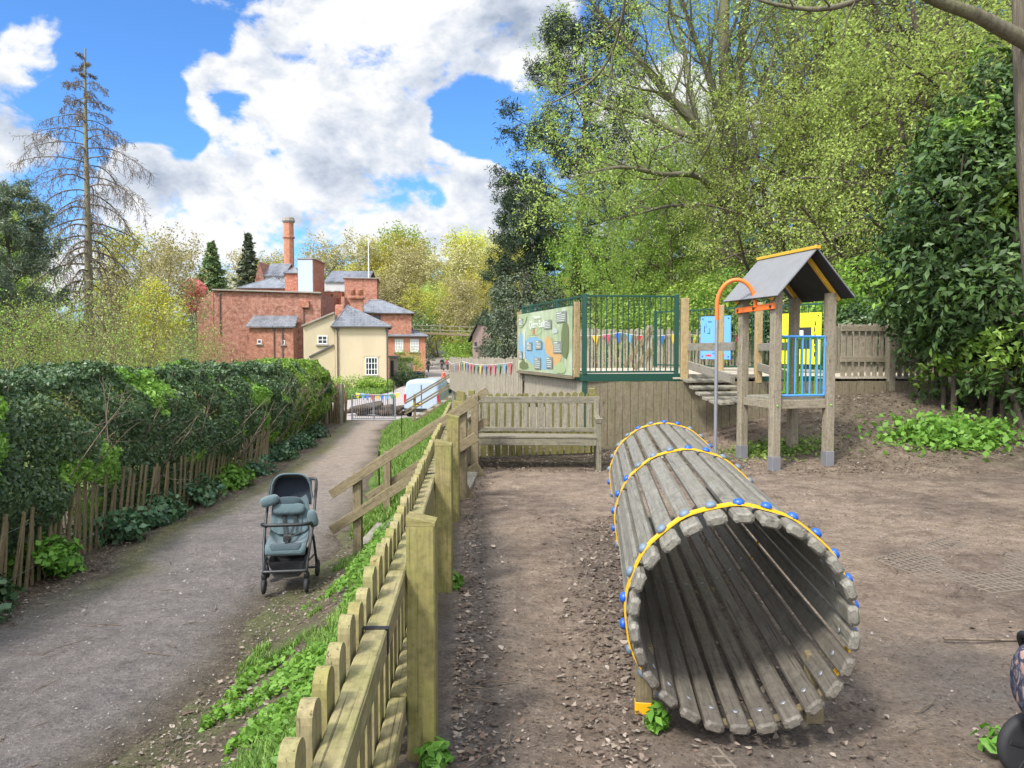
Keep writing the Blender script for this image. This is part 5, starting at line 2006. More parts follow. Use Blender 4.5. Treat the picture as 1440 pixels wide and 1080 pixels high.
# --- mill with long slate roof
b = Block(458, 519, 397.5, 97, 9, 2)
c = building('mill_building', 'long brick mill with steep slate roof and pale skylight band', 'building', b)
b.walls('wall', 'brick', c)
zr = at(480, 382, 101).z
ft = [b.c[0] + V3((0, -.3, b.zt)), b.c[1] + V3((0, -.3, b.zt)), (b.c[1] + b.c[2]) / 2 + V3((0, 0, zr)), (b.c[0] + b.c[3]) / 2 + V3((0, 0, zr))]
MB().poly_prism(ft, (0, 0, .15), False, (b.e1, V3((0, .5, .86)))).build('roof', 'slate', c)
MB().poly_prism([b.c[3] + V3((0, .3, b.zt)), b.c[2] + V3((0, .3, b.zt)), ft[2], ft[3]], (0, 0, .15), False, (b.e1, V3((0, .5, .86)))).build('roof', 'slate', c)
p, ww, hh = b.front(472, 404, 28, 12)
MB().poly_prism([p + b.e1 * sx * ww / 2 + V3((0, -.004, sz * hh / 2)) for sx, sz in ((-1, -1), (1, -1), (1, 1), (-1, 1))], (0, -.12, 0)).build('pale_band', 'palewall', c)
b.window(c, 475.5, 405, 6, 7, 2, 1, 'white')
b.window(c, 463, 405, 4.5, 6.5, 1, 1, 'white')
lw = Block(458, 482, 411, 90, 5, 3)
lw.walls('lower_wall', 'bricko', c)
lw.window(c, 460.5, 425, 7.5, 11, 3, 3, 'white')
lw.pipe(c, 468, 414, 440)
# --- gable end of the far range
b = Block(371.5, 402, 389, 99, 8, 3)
c = building('gabled_range', 'slate roofed range with dark brick gable beside the tall chimney', 'building', b)
b.walls('wall', 'palewall', c)
zr = at(375, 371, 102).z
ra, rb_ = (b.c[0] + b.c[3]) / 2 + V3((0, 0, zr)), (b.c[1] + b.c[2]) / 2 + V3((0, 0, zr))
MB().poly_prism([b.c[0] + V3((0, -.3, b.zt)), b.c[1] + V3((0, -.3, b.zt)), rb_, ra], (0, 0, .15), False, (b.e1, V3((0, .5, .86)))).build('roof', 'slate', c)
MB().poly_prism([b.c[3] + V3((0, .3, b.zt)), b.c[2] + V3((0, .3, b.zt)), rb_, ra], (0, 0, .15), False, (b.e1, V3((0, .5, .86)))).build('roof', 'slate', c)
gx0, gx1, gz = at(358.5, 395, 98), at(371.2, 391, 98.6), at(364.5, 370, 98.3)
MB().poly_prism([V3((gx0.x, gx0.y, -2)), V3((gx1.x, gx1.y, -2)), V3((gx1.x, gx1.y, gx1.z + .0)), V3((gz.x, gz.y, gz.z + .2)), V3((gx0.x, gx0.y, gx0.z))], (0, 8, 0)).build('gable', 'brick2', c)
b.window(c, 392, 393.5, 8, 7.5, 2, 1, 'white')
b.window(c, 380, 394.5, 7, 6, 2, 1, 'white')
# --- square brick block
b = Block(485.5, 531, 391.5, 86, 6, 8)
c = building('brick_block', 'flat topped square red brick block left of the hipped roof', 'building', b)
b.walls('wall', 'brick', c)
b.coping(c, 'stone', .1, .04)
ls = Block(480.5, 485.2, 417, 84, 3, 5)
ls.walls('side_pier', 'brick', c)
# --- right hipped building
b = Block(506, 579, 440, 80, 8.5, 10)
c = building('hipped_brick_house', 'red brick house with wide slate hip roof and square chimney above the cottage', 'building', b)
b.walls('wall', 'brick', c)
b.hip(c, 1.55, .25, 'slateb', .3, None, 'w', -1.0)
b.window(c, 530.5, 449, 10, 11, 1, 1, 'darkmetal')
ch = Block(493.5, 511, 420, 78, 1.1, 8)
ch.zb = 3
ch.walls('chimney_stack', 'brick', c)
ch.coping(c, 'brick', .22, .08)
for px in (497, 508):
    p = ch.front(px, 413.5, 1, 1)[0]
    MB().lathe(p + ch.e2 * .5 - V3((0, 0, .1)), (0, 0, 1), [(0, .26), (.5, .24), (.55, .28), (.62, .26)], 10).build('chimney_pot', 'bricko', c)
# --- low orange office
b = Block(546.5, 598.5, 472.5, 80, 5.5, 9)
c = building('brick_office', 'low orange brick office with two white sash windows', 'building', b)
b.walls('wall', 'bricko', c)
b.hip(c, .72, .4, 'slateb', .3)
for px in (561.5, 583):
    b.window(c, px, 486, 11.5, 17, 3, 4, 'white', 'palewall', 'stone')
# --- tall chimney
def mill_chimney():
    Y = 104
    k = Y / FPX
    p = at(406.5, 375, Y)
    zt, zbase = at(406.5, 306, Y).z, -2
    root = thing('mill_chimney', 'tall tapering octagonal red brick mill chimney with stone cap', 'chimney', (p.x, p.y, 0))
    def ring(z, r):
        return [V3((p.x + r * cos(pi / 4 * i + pi / 8), p.y + r * sin(pi / 4 * i + pi / 8), z)) for i in range(8)]
    mb = MB()
    zs = [zbase, 5, 10, zt - .7]
    for i in range(3):
        a, b_ = ring(zs[i], (.80 - .05 * i) * 1.0), ring(zs[i + 1], (.80 - .05 * (i + 1)) * 1.0)
        for j in range(8):
            j2 = (j + 1) % 8
            mb.add([a[j], a[j2], b_[j2], b_[j]], [(0, 1, 2, 3)], [(j * .6, zs[i], 0), (j * .6 + .6, zs[i], 0), (j * .6 + .6, zs[i + 1], 0), (j * .6, zs[i + 1], 0)])
    mb.build('shaft', 'bricko', root)
    zb2 = at(406, 334, Y).z
    MB().loft([ring(zb2 - .12, .72), ring(zb2 - .08, .82), ring(zb2 + .08, .82), ring(zb2 + .12, .72)], True, False).build('string_course', 'brick', root)
    MB().loft([ring(zt - .72, .70), ring(zt - .5, .86), ring(zt - .35, .86), ring(zt - .3, .78), ring(zt - .12, .78), ring(zt - .1, .72), ring(zt, .70)], True, False).build('cap', 'stone', root)


mill_chimney()
fp = MB()
p = at(518.5, 400, 92)
fp.tube([(p.x, p.y, 0), (p.x, p.y, 8), (p.x, p.y, at(518.5, 337, 92).z)], [.10, .08, .04], 8)
fp.lathe((p.x, p.y, at(518.5, 337, 92).z), (0, 0, 1), [(0, .05), (.05, .1), (.12, .1), (.18, .02)], 8)
tag(fp.build('flagpole', 'white'), 'tall bare white flagpole rising behind the square brick block', 'flagpole')

# --- stone wall, porch, bins by the office
g = thing('garden_wall', 'low rough stone garden wall in front of the orange office', 'wall', (*at(555, 505, 70).xy, 0))
b = Block(553, 581, 504, 70, .5, 6, -2)
b.walls('masonry', 'stone', g)
b.coping(g, 'pinkstone', .14, .05)
d_ = thing('stone_porch', 'small grey stone porch with dark doorway beside the cream cottage', 'porch', (*at(548, 510, 64).xy, 0))
b = Block(547.5, 557.5, 503, 64, 1.6, 4, -2)
b.walls('masonry', 'stone', d_)
p, ww, hh = b.front(551.5, 518, 4.2, 22)
MB().poly_prism([p + b.e1 * sx * ww / 2 + V3((0, -.004, sz * hh / 2)) for sx, sz in ((-1, -1), (1, -1), (1, 1), (-1, 1))], (0, -.03, 0)).build('door', 'black', d_)
MB().box(((b.c[0] + b.c[2]) / 2) + V3((0, 0, b.zt + .08)), (.95, 1.9, .14), radians(4)).build('roof_slab', 'slate', d_)
for px, lab in ((585.5, 'black wheelie bin by the end of the garden wall'), (592, 'black wheelie bin next to the lane below the office')):
    p = at(px, 520, 68)
    z = zat(p.x, p.y)
    bn = thing('wheelie_bin', lab, 'bin', (p.x, p.y, z), 'wheelie bins by the office')
    MB().loft([[V3((p.x + x * .26, p.y + y * .3, z + .08)) for x, y in ((-1, -1), (1, -1), (1, 1), (-1, 1))], [V3((p.x + x * .31, p.y + y * .36, z + 1.0)) for x, y in ((-1, -1), (1, -1), (1, 1), (-1, 1))]], True, False).build('body', 'black', bn)
    MB().loft([[V3((p.x + x * .33, p.y + y * .38, z + 1.0)) for x, y in ((-1, -1), (1, -1), (1, 1), (-1, 1))], [V3((p.x + x * .28, p.y + y * .33, z + 1.1)) for x, y in ((-1, -1), (1, -1), (1, 1), (-1, 1))]], True, False).build('lid', 'black', bn)
    for sx in (-1, 1):
        MB().lathe((p.x + sx * .29, p.y + .3, z + .1), (1, 0, 0), [(-.03, .1), (.03, .1)], 12).build('wheel', 'tyre', bn)

# --- stone house behind the paling fence, and the footbridge
b = Block(664.5, 690, 472, 86, 5, 0, -1)
c = building('stone_house', 'pinkish stone house with steep dark gable roof beyond the footbridge', 'building', b)
zr = at(678, 440, 86).z
mb = MB()
mid = b.c[0].lerp(b.c[1], .62)
for dz in (0,):
    mb.poly_prism([b.c[0] + V3((0, 0, -1)), b.c[1] + V3((0, 0, -1)), b.c[1] + V3((0, 0, b.zt)), mid + V3((0, 0, zr)), b.c[0] + V3((0, 0, b.zt))], (0, 5, 0))
mb.build('wall', 'pinkstone', c)
for a_, b_ in ((b.c[0] - b.e1 * .5 + V3((0, -.4, b.zt - .7)), mid + V3((0, -.4, zr + .15))), (b.c[1] + b.e1 * .4 + V3((0, -.4, b.zt - .7)), mid + V3((0, -.4, zr + .153)))):
    MB().poly_prism([a_, b_, b_ + V3((0, 5.8, 0)), a_ + V3((0, 5.8, 0))], (0, 0, .22)).build('roof', 'roofdark', c)
b.window(c, 669, 484, 3.4, 6, 1, 1, 'darkmetal')
fb = thing('footbridge', 'narrow timber footbridge with thin rails crossing above the lane', 'bridge', (*at(630, 470, 96).xy, 0))
p0, p1 = at(582, 468, 97), at(690, 472.5, 88)
MB().beam(p0, p1, 1.2, .28).build('deck', 'stairwood', fb)
for h in (.45, .95):
    MB().beam(p0 + V3((0, -.5, h)), p1 + V3((0, -.5, h)), .07, .08).build('rail', 'grey', fb)
for i in range(9):
    q = p0.lerp(p1, i / 8) + V3((0, -.5, .1))
    MB().beam(q, q + V3((0, 0, .95)), .08, .08, (0, 1, 0)).build('post', 'grey', fb)


# ================================================================== people
def skin_mesh(name, chains, mat, parent, loc, sub=2):
    """one continuous skinned surface from connected chains of (point, radius); the first point of the first chain is the root"""
    vs, es, rs, key = [], [], [], {}

    def vid(p, r):
        k = tuple(round(c_, 4) for c_ in p)
        if k not in key:
            key[k] = len(vs)
            vs.append(p)
            rs.append(r)
        return key[k]
    for ch_ in chains:
        ids = [vid(p, r) for p, r in ch_]
        es.extend(zip(ids[:-1], ids[1:]))
    me = bpy.data.meshes.new(name)
    me.from_pydata([tuple(v) for v in vs], es, [])
    ob = bpy.data.objects.new(name, me)
    COL.objects.link(ob)
    sk = ob.modifiers.new('skin', 'SKIN')
    for i, r in enumerate(rs):
        me.skin_vertices[0].data[i].radius = (r, r) if not isinstance(r, tuple) else r
        me.skin_vertices[0].data[i].use_root = (i == 0)
    ob.modifiers.new('sub', 'SUBSURF').levels = sub
    bpy.context.view_layer.update()
    ev = ob.evaluated_get(bpy.context.evaluated_depsgraph_get())
    me2 = bpy.data.meshes.new_from_object(ev)
    bpy.data.objects.remove(ob)
    me2.materials.clear()
    me2.materials.append(M[mat])
    me2.polygons.foreach_set('use_smooth', [True] * len(me2.polygons))
    o = bpy.data.objects.new(name, me2)
    COL.objects.link(o)
    if parent is not None:
        o.parent = parent
    else:
        o.location = loc
    return o


M['skin'] = paint('skin', (.55, .34, .25), .6, .05)
M['hair'] = paint('dark hair', (.05, .03, .02), .7, .2)
M['hairf'] = paint('fair hair', (.30, .19, .09), .7, .2)
M['jeans'] = fabric('dark trousers', (.03, .035, .05))
M['jk_black'] = fabric('black coat', (.02, .02, .024))
M['jk_pink'] = fabric('pink coat', (.55, .05, .12))
M['jk_navy'] = fabric('navy jacket', (.03, .05, .10))
M['jk_red'] = fabric('red orange jacket', (.62, .09, .04))


def person(label, px, py, Y, yaw, h, jacket, hair='hair', step=.16, long=False, lean=0):
    p = at(px, py, Y)
    z = zat(p.x, p.y) + .03
    s = h / 1.72
    Rz = Matrix.Rotation(yaw, 3, 'Z')
    q = lambda x, y, zz: Rz @ V3((x * s, y * s + lean * zz, zz * s))
    R_ = lambda r: r * s
    st = step
    # left leg forward, right leg back; arms swing opposite
    legL = [(q(0, 0, .93), R_(.12)), (q(-.09, .01, .86), R_(.092)), (q(-.095, st * .55 + .03, .48), R_(.062)), (q(-.095, st, .09), R_(.042)), (q(-.1, st + .12, .035), R_(.036))]
    legR = [(q(0, 0, .93), R_(.12)), (q(.09, .01, .86), R_(.092)), (q(.095, -st * .25 + .03, .48), R_(.062)), (q(.095, -st - .02, .10), R_(.042)), (q(.1, -st + .11, .035), R_(.036))]
    spine = [(q(0, 0, .93), R_(.12)), (q(0, .01, 1.12), R_(.125)), (q(0, .0, 1.32), R_(.135)), (q(0, -.005, 1.43), R_(.085)), (q(0, .0, 1.50), R_(.055)), (q(0, .02, 1.58), R_(.085)), (q(0, .02, 1.655), R_(.088)), (q(0, .015, 1.70), R_(.06))]
    armL = [(q(0, .0, 1.32), R_(.135)), (q(-.17, 0, 1.38), R_(.058)), (q(-.215, -.06, 1.12), R_(.042)), (q(-.22, -.02 - st * .2, .88), R_(.032)), (q(-.215, -.01 - st * .2, .79), R_(.032))]
    armR = [(q(0, .0, 1.32), R_(.135)), (q(.17, 0, 1.38), R_(.058)), (q(.215, .04, 1.12), R_(.042)), (q(.21, .12 + st * .2, .92), R_(.032)), (q(.20, .17 + st * .2, .85), R_(.032))]
    b_ = skin_mesh('person', [spine, legL, legR, armL, armR], 'skin', None, V3((p.x, p.y, z)))
    tag(b_, label, 'person')
    g = R_(.016)
    up = lambda ch_, n0, n1: [(v, r + g) for v, r in ch_[n0:n1]]
    hem = [(q(0, 0, .93), R_(.12) + g)]
    ln = ([(q(0, 0, .62 if long else .84), R_(.135) + g)] + hem) if long else ([(q(0, 0, .86), R_(.125) + g)] + hem)
    skin_mesh('jacket', [ln + up(spine, 1, 4), up(armL, 0, 4), up(armR, 0, 4)], jacket, b_, None)
    skin_mesh('trousers', [[(v, r + g * .6) for v, r in legL[:4]], [(v, r + g * .6) for v, r in legR[:4]]], 'jeans', b_, None)
    for lg in (legL, legR):
        skin_mesh('shoe', [[(lg[3][0] + V3((0, 0, -.03)), R_(.046)), (lg[4][0], R_(.045))]], 'black', b_, None)
    hm = MB().blob(V3((p.x, p.y, z)) + q(0, -.012, 1.675), (R_(.098), R_(.105), R_(.085)), (.9, .9), Rz, 12, 8)
    if hair == 'hairf':
        hm.blob(V3((p.x, p.y, z)) + q(0, -.06, 1.56), (R_(.09), R_(.05), R_(.13)), (.9, .9), Rz, 12, 8)
    hm.build('hair', hair, b_)


person('person in long black coat walking beside the end of the garden wall', 603 - 0.5, 522, 96, radians(160), 1.70, 'jk_black', 'hair', .14, True)
person('person in black jacket walking along the pale lane beside the pink coat', 621.5, 520, 105, radians(185), 1.78, 'jk_black', 'hair', .18)
person('person in pink coat walking along the pale lane', 629.5, 520.5, 103, radians(175), 1.66, 'jk_pink', 'hairf', .16)
person('person in red orange jacket stooping near the top of the far steps', 626.5, 545, 58, radians(120), 1.62, 'jk_red', 'hair', .12, False, .12)
person('person in navy jacket standing behind the curved grey fence', 724, 506, 27, radians(200), 1.35, 'jk_navy', 'hair', .05)
# ================================================================== vegetation tools
def unit(v):
    return v.normalized() if v.length > 1e-9 else V3((0, 0, 1))


def limb(rng, p, d, length, r, nseg=6, wander=.15, trop=(0, 0, .1), tip=.25):
    pts, rr = [V3(p)], [r]
    d = unit(V3(d))
    st = length / nseg
    tv = V3(trop)
    for i in range(nseg):
        d = unit(d + V3((rng.gauss(0, wander), rng.gauss(0, wander), rng.gauss(0, wander))) + tv / nseg * 2)
        pts.append(pts[-1] + d * st)
        rr.append(r * (1 - (1 - tip) * (i + 1) / nseg))
    return pts, rr


def along(br, t):
    pts, rr = br
    f = t * (len(pts) - 1)
    i = min(int(f), len(pts) - 2)
    k = f - i
    return pts[i].lerp(pts[i + 1], k), unit(pts[i + 1] - pts[i]), rr[i] * (1 - k) + rr[i + 1] * k


def sprout(rng, br, n, t0, t1, ang, length, ratio, nseg=5, wander=.18, trop=(0, 0, .15), short=.5, az0=None, tip=.3, flat=0):
    """n branches along br; ang in degrees off the parent; those nearer the tip are shorter by 'short'"""
    out = []
    az = rng.uniform(0, 6.28) if az0 is None else az0
    for i in range(n):
        u = (i + rng.uniform(.15, .85)) / n
        t = t0 + (t1 - t0) * u
        p, d, r = along(br, t)
        az += 2.4 + rng.uniform(-.5, .5)
        _, s, q = frame_of(d)
        a = radians(rng.uniform(ang[0], ang[1]))
        side = s * cos(az) + q * sin(az)
        if flat:
            side = unit(V3((side.x, side.y, side.z * (1 - flat))))
        nd = d * cos(a) + side * sin(a)
        out.append(limb(rng, p, nd, length * (1 - short * u) * rng.uniform(.7, 1.2), max(r * ratio, .0035), nseg, wander, trop, tip))
    return out


def tubes(brs, sides):
    V, F, G = [], [], []
    o = 0
    ca = [(cos(2 * pi * j / sides), sin(2 * pi * j / sides)) for j in range(sides)]
    for pts, rr in brs:
        _, s, q = frame_of(pts[-1] - pts[0])
        P = np.array([tuple(p) for p in pts])
        R = np.array(rr)[:, None]
        n = len(pts)
        s, q = np.array(s), np.array(q)
        ring = np.stack([P + R * (s * c_ + q * d_) for c_, d_ in ca], 1).reshape(-1, 3)
        V.append(ring)
        i = np.arange(n - 1)[:, None] * sides + np.arange(sides)[None, :]
        j = np.arange(n - 1)[:, None] * sides + (np.arange(sides)[None, :] + 1) % sides
        F.append(np.stack([i, j, j + sides, i + sides], -1).reshape(-1, 4) + o)
        o += n * sides
    return V, F, o


def wood_mesh(name, groups, mat, parent, loc=None):
    """groups: list of (branches, sides)"""
    V, F, o = [], [], 0
    for brs, sides in groups:
        if not brs:
            continue
        v, f, n = tubes(brs, sides)
        V += v
        F += [q + o for q in f]
        o += n
    return fast_mesh(name, np.concatenate(V), np.concatenate(F), mat, parent, None, True, loc)


def leaves(C, nr, size, aspect=.55, nrm=None, jit=1.0, fold=.12, var=.5):
    """one folded leaf per centre; nrm: preferred facing"""
    C = np.asarray(C, dtype=np.float64)
    n = len(C)
    N_ = nr.normal(size=(n, 3)) * jit
    if nrm is not None:
        N_ = N_ + np.asarray(nrm)
    N_ /= np.linalg.norm(N_, axis=1, keepdims=True) + 1e-9
    A = np.cross(N_, nr.normal(size=(n, 3)))
    A /= np.linalg.norm(A, axis=1, keepdims=True) + 1e-9
    B = np.cross(N_, A)
    sz = (np.asarray(size) * (1 + var * nr.uniform(-1, 1, n)))[:, None]
    l_, w_ = sz * .5, sz * .5 * aspect
    V = np.stack([C - A * l_, C + B * w_ + N_ * sz * fold - A * l_ * .1, C + A * l_, C - B * w_ + N_ * sz * fold - A * l_ * .1], 1).reshape(-1, 3)
    F = np.arange(4 * n).reshape(n, 4)
    return V, F


def leaf_obj(name, C, nr, size, mat, parent=None, loc=None, **kw):
    V, F = leaves(C, nr, size, **kw)
    return fast_mesh(name, V, F, mat, parent, None, False, loc)


def on_twigs(brs, nr, per, spread, t0=.15):
    """points scattered round the outer part of twigs"""
    out = []
    for pts, rr in brs:
        P = np.array([tuple(p) for p in pts])
        t = nr.uniform(t0, 1, per) * (len(pts) - 1)
        i = np.minimum(t.astype(int), len(pts) - 2)
        k = (t - i)[:, None]
        out.append(P[i] * (1 - k) + P[i + 1] * k + nr.normal(size=(per, 3)) * spread)
    return np.concatenate(out)


PROTO = {}


def tree_root(name):
    o = bpy.data.objects.new(name, None)
    o.empty_display_size = .5
    COL.objects.link(o)
    return o


def place(proto, label, cat, px, Y, H=None, zoff=-.15, rz=None, group=None, mat=None, sx=1.0, name=None, wmat=None, xy=None):
    """stand a tree of a kind at photo column px, Y metres out; the first call moves the prototype itself"""
    base, h0 = PROTO[proto]
    if not base.get('used'):
        o = base
        o['used'] = 1
    else:
        o = copy_tree(base)
    if name:
        o.name = name
    x = (px - 720) / FPX * Y if xy is None else xy
    o.location = (x, Y, zat(x, Y) + zoff)
    s = 1 if H is None else H / h0
    o.scale = (s * sx, s * sx, s)
    o.rotation_euler = (0, 0, rnd.uniform(0, 6.28) if rz is None else rz)
    for ch in o.children:
        m = mat if ch.name.startswith('crown') else wmat
        if m:
            ch.material_slots[0].link = 'OBJECT'
            ch.material_slots[0].material = M[m]
    if 'used' in o and o is not base:
        del o['used']
    tag(o, label, cat, group)
    return o


# ---- kinds
def mk_broad(key, name, seed, H, r, stems, b1, b2, b3, leaf, per, mat, bmat, ang1=(40, 70), trop=(0, 0, .25), droop=(0, 0, .05), spread=.12, clear=.3, asp=.55, b2ang=(35, 65), flat=0, lit_up=.5):
    rng, nr = random.Random(seed), np.random.default_rng(seed)
    root = tree_root(name)
    lv0, lv1, lv2, lv3 = [], [], [], []
    for k in range(stems):
        d = V3((rng.gauss(0, .05 if stems == 1 else .28), rng.gauss(0, .05 if stems == 1 else .28), 1))
        t = limb(rng, (rng.gauss(0, .1 * (stems > 1)), rng.gauss(0, .1 * (stems > 1)), -.3), d, H * rng.uniform(.9, 1.0), r * (1 if stems == 1 else .6), 10, .05, (0, 0, .25), .12)
        lv0.append(t)
        lv1 += sprout(rng, t, b1, clear, .98, ang1, H * .42, .5, 7, .12, trop, .68)
    for q in lv1:
        lv2 += sprout(rng, q, b2, .2, 1, b2ang, H * .17, .5, 5, .16, droop, .35, flat=flat)
    for q in lv2:
        lv3 += sprout(rng, q, b3, .15, 1, (30, 70), H * .075, .55, 3, .2, droop, .2, flat=flat)
    wood_mesh('trunk', [(lv0, 10), (lv1, 6), (lv2, 4), (lv3, 3)], bmat, root)
    C = on_twigs(lv3, nr, per, spread)
    C = np.concatenate([C, on_twigs(lv2, nr, max(1, per // 2), spread, .5)])
    leaf_obj('crown', C, nr, leaf, mat, root, nrm=(0, -.1, lit_up), aspect=asp)
    PROTO[key] = (root, H)


mk_broad('beech', 'beech_tree', 3, 17, .44, 1, 26, 9, 6, .075, 9, 'lf_light', 'bark', (35, 65), (0, 0, .45), (0, 0, -.02), .075, .22)
mk_broad('beech2', 'beech_tree', 31, 16, .38, 2, 15, 8, 6, .075, 8, 'lf_light', 'bark', (30, 60), (0, 0, .35), (0, 0, -.05), .075, .2)
mk_broad('maple', 'maple_tree', 5, 9, .13, 1, 20, 8, 5, .085, 30, 'lf_fresh', 'barkd', (55, 85), (0, 0, .15), (0, 0, -.05), .085, .16, flat=.6)
mk_broad('hornb', 'hornbeam_tree', 8, 11, .22, 1, 26, 9, 6, .078, 15, 'lf_light', 'barkd', (55, 95), (0, 0, -.1), (0, 0, -.25), .07, .12, flat=.4)
mk_broad('wood', 'woodland_tree', 12, 14, .20, 1, 24, 8, 5, .20, 9, 'lf_yel', 'twigl', (25, 55), (0, 0, .3), (0, 0, .12), .15, .18)
mk_broad('woodb', 'woodland_tree', 13, 13, .16, 3, 12, 7, 5, .19, 9, 'lf_tan', 'twigl', (25, 55), (0, 0, .35), (0, 0, .15), .14, .15)
mk_broad('bush', 'thin_shrub', 17, 4.6, .06, 5, 8, 6, 5, .05, 3, 'lf_light', 'twigl', (25, 60), (0, 0, .25), (0, 0, .15), .11, .12)
mk_broad('bushb', 'thin_shrub', 19, 5.2, .07, 3, 11, 7, 5, .05, 3, 'lf_light', 'twigl', (35, 75), (0, 0, .3), (0, 0, .1), .12, .15)


def mk_conifer(key, name, seed, H, w, n, per, leaf, mat):
    rng, nr = random.Random(seed), np.random.default_rng(seed)
    root = tree_root(name)
    t = limb(rng, (0, 0, -.3), (0, 0, 1), H + .3, H * .014, 12, .01, (0, 0, .3), .06)
    b1, tw = [], []
    az = 0
    for i in range(n):
        u = (i / n) ** .85
        z = H * (.05 + .93 * u)
        az += 2.399
        L_ = w * (1 - u) ** 1.1 * rng.uniform(.85, 1.1) + .04
        b = limb(rng, (0, 0, z), (cos(az), sin(az), .15 + .5 * u), L_, .012 * H * (1 - u) * .4 + .01, 5, .06, (0, 0, -.25 + .4 * u), .2)
        b1.append(b)
        tw += sprout(rng, b, 7, .15, 1, (35, 65), L_ * .42, .5, 3, .1, (0, 0, -.15), .5, flat=.6)
    wood_mesh('trunk', [([t], 8), (b1, 4)], 'barkd', root)
    C = np.concatenate([on_twigs(tw, nr, per, .06), on_twigs(b1, nr, per * 2, .06, .3)])
    leaf_obj('crown', C, nr, leaf, mat, root, nrm=(0, 0, .6), aspect=.4)
    PROTO[key] = (root, H)


mk_conifer('fir', 'conifer_tree', 21, 11, 2.7, 190, 9, .22, 'lf_conif')
mk_conifer('spruce', 'conifer_tree', 23, 12, 2.6, 90, 6, .32, 'lf_grey')


def mk_pine(key, seed, H, r, mat='lf_pine', lo=.25):
    rng, nr = random.Random(seed), np.random.default_rng(seed)
    root = tree_root('pine_tree')
    t = limb(rng, (0, 0, -.3), (.03, 0, 1), H + .3, r, 12, .03, (0, 0, .2), .15)
    b1 = []
    n = 38
    for i in range(n):
        u = i / n
        p, d, rr = along(t, lo + (1 - lo) * u * .98)
        a = i * 2.399
        b1.append(limb(rng, p, (cos(a), sin(a), .1 + .5 * u), H * .30 * (1 - .62 * u) * rng.uniform(.7, 1.15), rr * .4, 7, .13, (0, 0, .02), .2))
    b2 = []
    for b in b1:
        b2 += sprout(rng, b, 8, .3, 1, (30, 70), H * .09, .5, 4, .16, (0, 0, .25), .35, flat=.4)
    b3 = []
    for b in b2:
        b3 += sprout(rng, b, 3, .3, 1, (25, 55), H * .035, .6, 3, .15, (0, 0, .3), .2)
    wood_mesh('trunk', [([t], 10), (b1, 5), (b2, 4)], 'barkd', root)
    C = np.concatenate([on_twigs(b3, nr, 58, .12, .2), on_twigs(b2, nr, 20, .12, .5)])
    leaf_obj('crown', C, nr, .19, mat, root, nrm=(0, 0, .4), aspect=.18)
    PROTO[key] = (root, H)


mk_pine('pine', 41, 15, .3)
mk_pine('pineb', 43, 11, .24, 'lf_grey', .08)


def lump_points(nr, lumps, n, rough=.25, freq=1.3, deep=5.0, seed=0):
    """points in the outer part of a cluster of ellipsoids, with holes; returns centres and outward directions"""
    vol = np.array([(a[3] * a[4] * a[5]) ** (2 / 3) for a in lumps])
    pick = nr.choice(len(lumps), n, p=vol / vol.sum())
    Lp = np.array(lumps)[pick]
    D = nr.normal(size=(n, 3))
    D /= np.linalg.norm(D, axis=1, keepdims=True)
    rr = nr.uniform(0, 1, n) ** (1 / deep)
    bump = 1 + rough * (2 * fbm(D[:, 0] * 2.2 * freq + pick * 3.1, D[:, 1] * 2.2 * freq + D[:, 2] * 2.7 * freq, seed, 4) - 1) * 1.6
    C = Lp[:, :3] + D * Lp[:, 3:6] * (rr * bump)[:, None]
    keep = fbm(C[:, 0] * 1.6 + C[:, 2] * .7, C[:, 1] * 1.6 + C[:, 2] * 1.9, seed + 5, 3) > .36
    return C[keep], D[keep]


def shrub(name, label, cat, x, y, lumps, n, size, mat, stems=12, bmat='barkd', seed=1, group=None, aspect=.5, zoff=0, rough=.25, bright=None, up=.35, jit=.6, deep=5.0):
    rng, nr = random.Random(seed), np.random.default_rng(seed)
    z = zat(x, y) + zoff
    root = thing(name, label, cat, (x, y, z), group)
    C, D = lump_points(nr, lumps, n, rough, 1.3, deep, seed)
    ok = C[:, 2] > -.2
    C, D = C[ok], D[ok]
    if bright:
        sel = fbm(C[:, 0] * 1.7 + 4, C[:, 2] * 1.7 + C[:, 1] * .6, seed + 31, 3) > .69
        leaf_obj('bright_sprays', C[sel], nr, size, bright, root, nrm=D[sel] * .8 + np.array((0, 0, up)), aspect=aspect, jit=jit)
        C, D = C[~sel], D[~sel]
    leaf_obj('crown', C, nr, size, mat, root, nrm=D * .8 + np.array((0, 0, up)), aspect=aspect, jit=jit)
    brs = []
    big = min(1.0, max(a[5] for a in lumps))
    for i in range(stems):
        l_ = lumps[rng.randrange(len(lumps))]
        tgt = V3((l_[0] + rng.uniform(-.5, .5) * l_[3], l_[1] + rng.uniform(-.5, .5) * l_[4], l_[2] + rng.uniform(-.2, .7) * l_[5]))
        p0 = V3((rng.gauss(0, .25) * big + l_[0] * .35, rng.gauss(0, .25) * big + l_[1] * .35, -.2 * big))
        mid = p0.lerp(tgt, .5) + V3((rng.gauss(0, .15) * big, rng.gauss(0, .15) * big, .1 * tgt.z))
        pts = smooth_path([p0, mid, tgt], 4)
        brs.append((pts, [(.05 * big if big >= .5 else .012 * big) * (1 - .8 * i_ / (len(pts) - 1)) for i_ in range(len(pts))]))
        brs += sprout(rng, brs[-1], 5, .3, 1, (30, 60), tgt.length * .3, .5, 4)
    wood_mesh('trunk', [(brs, 5)], bmat, root)
    return root


# ================================================================== left: trees and thin shrubs behind the hedge
place('pineb', 'grey green pine at the edge of the picture left of the tall bare larch', 'tree', 5, 36, 11.5, mat='lf_grey', wmat='barkd')
place('pineb', 'low dark evergreen tree below the pine at the picture edge', 'tree', -30, 30, 8.0, mat='lf_grey')


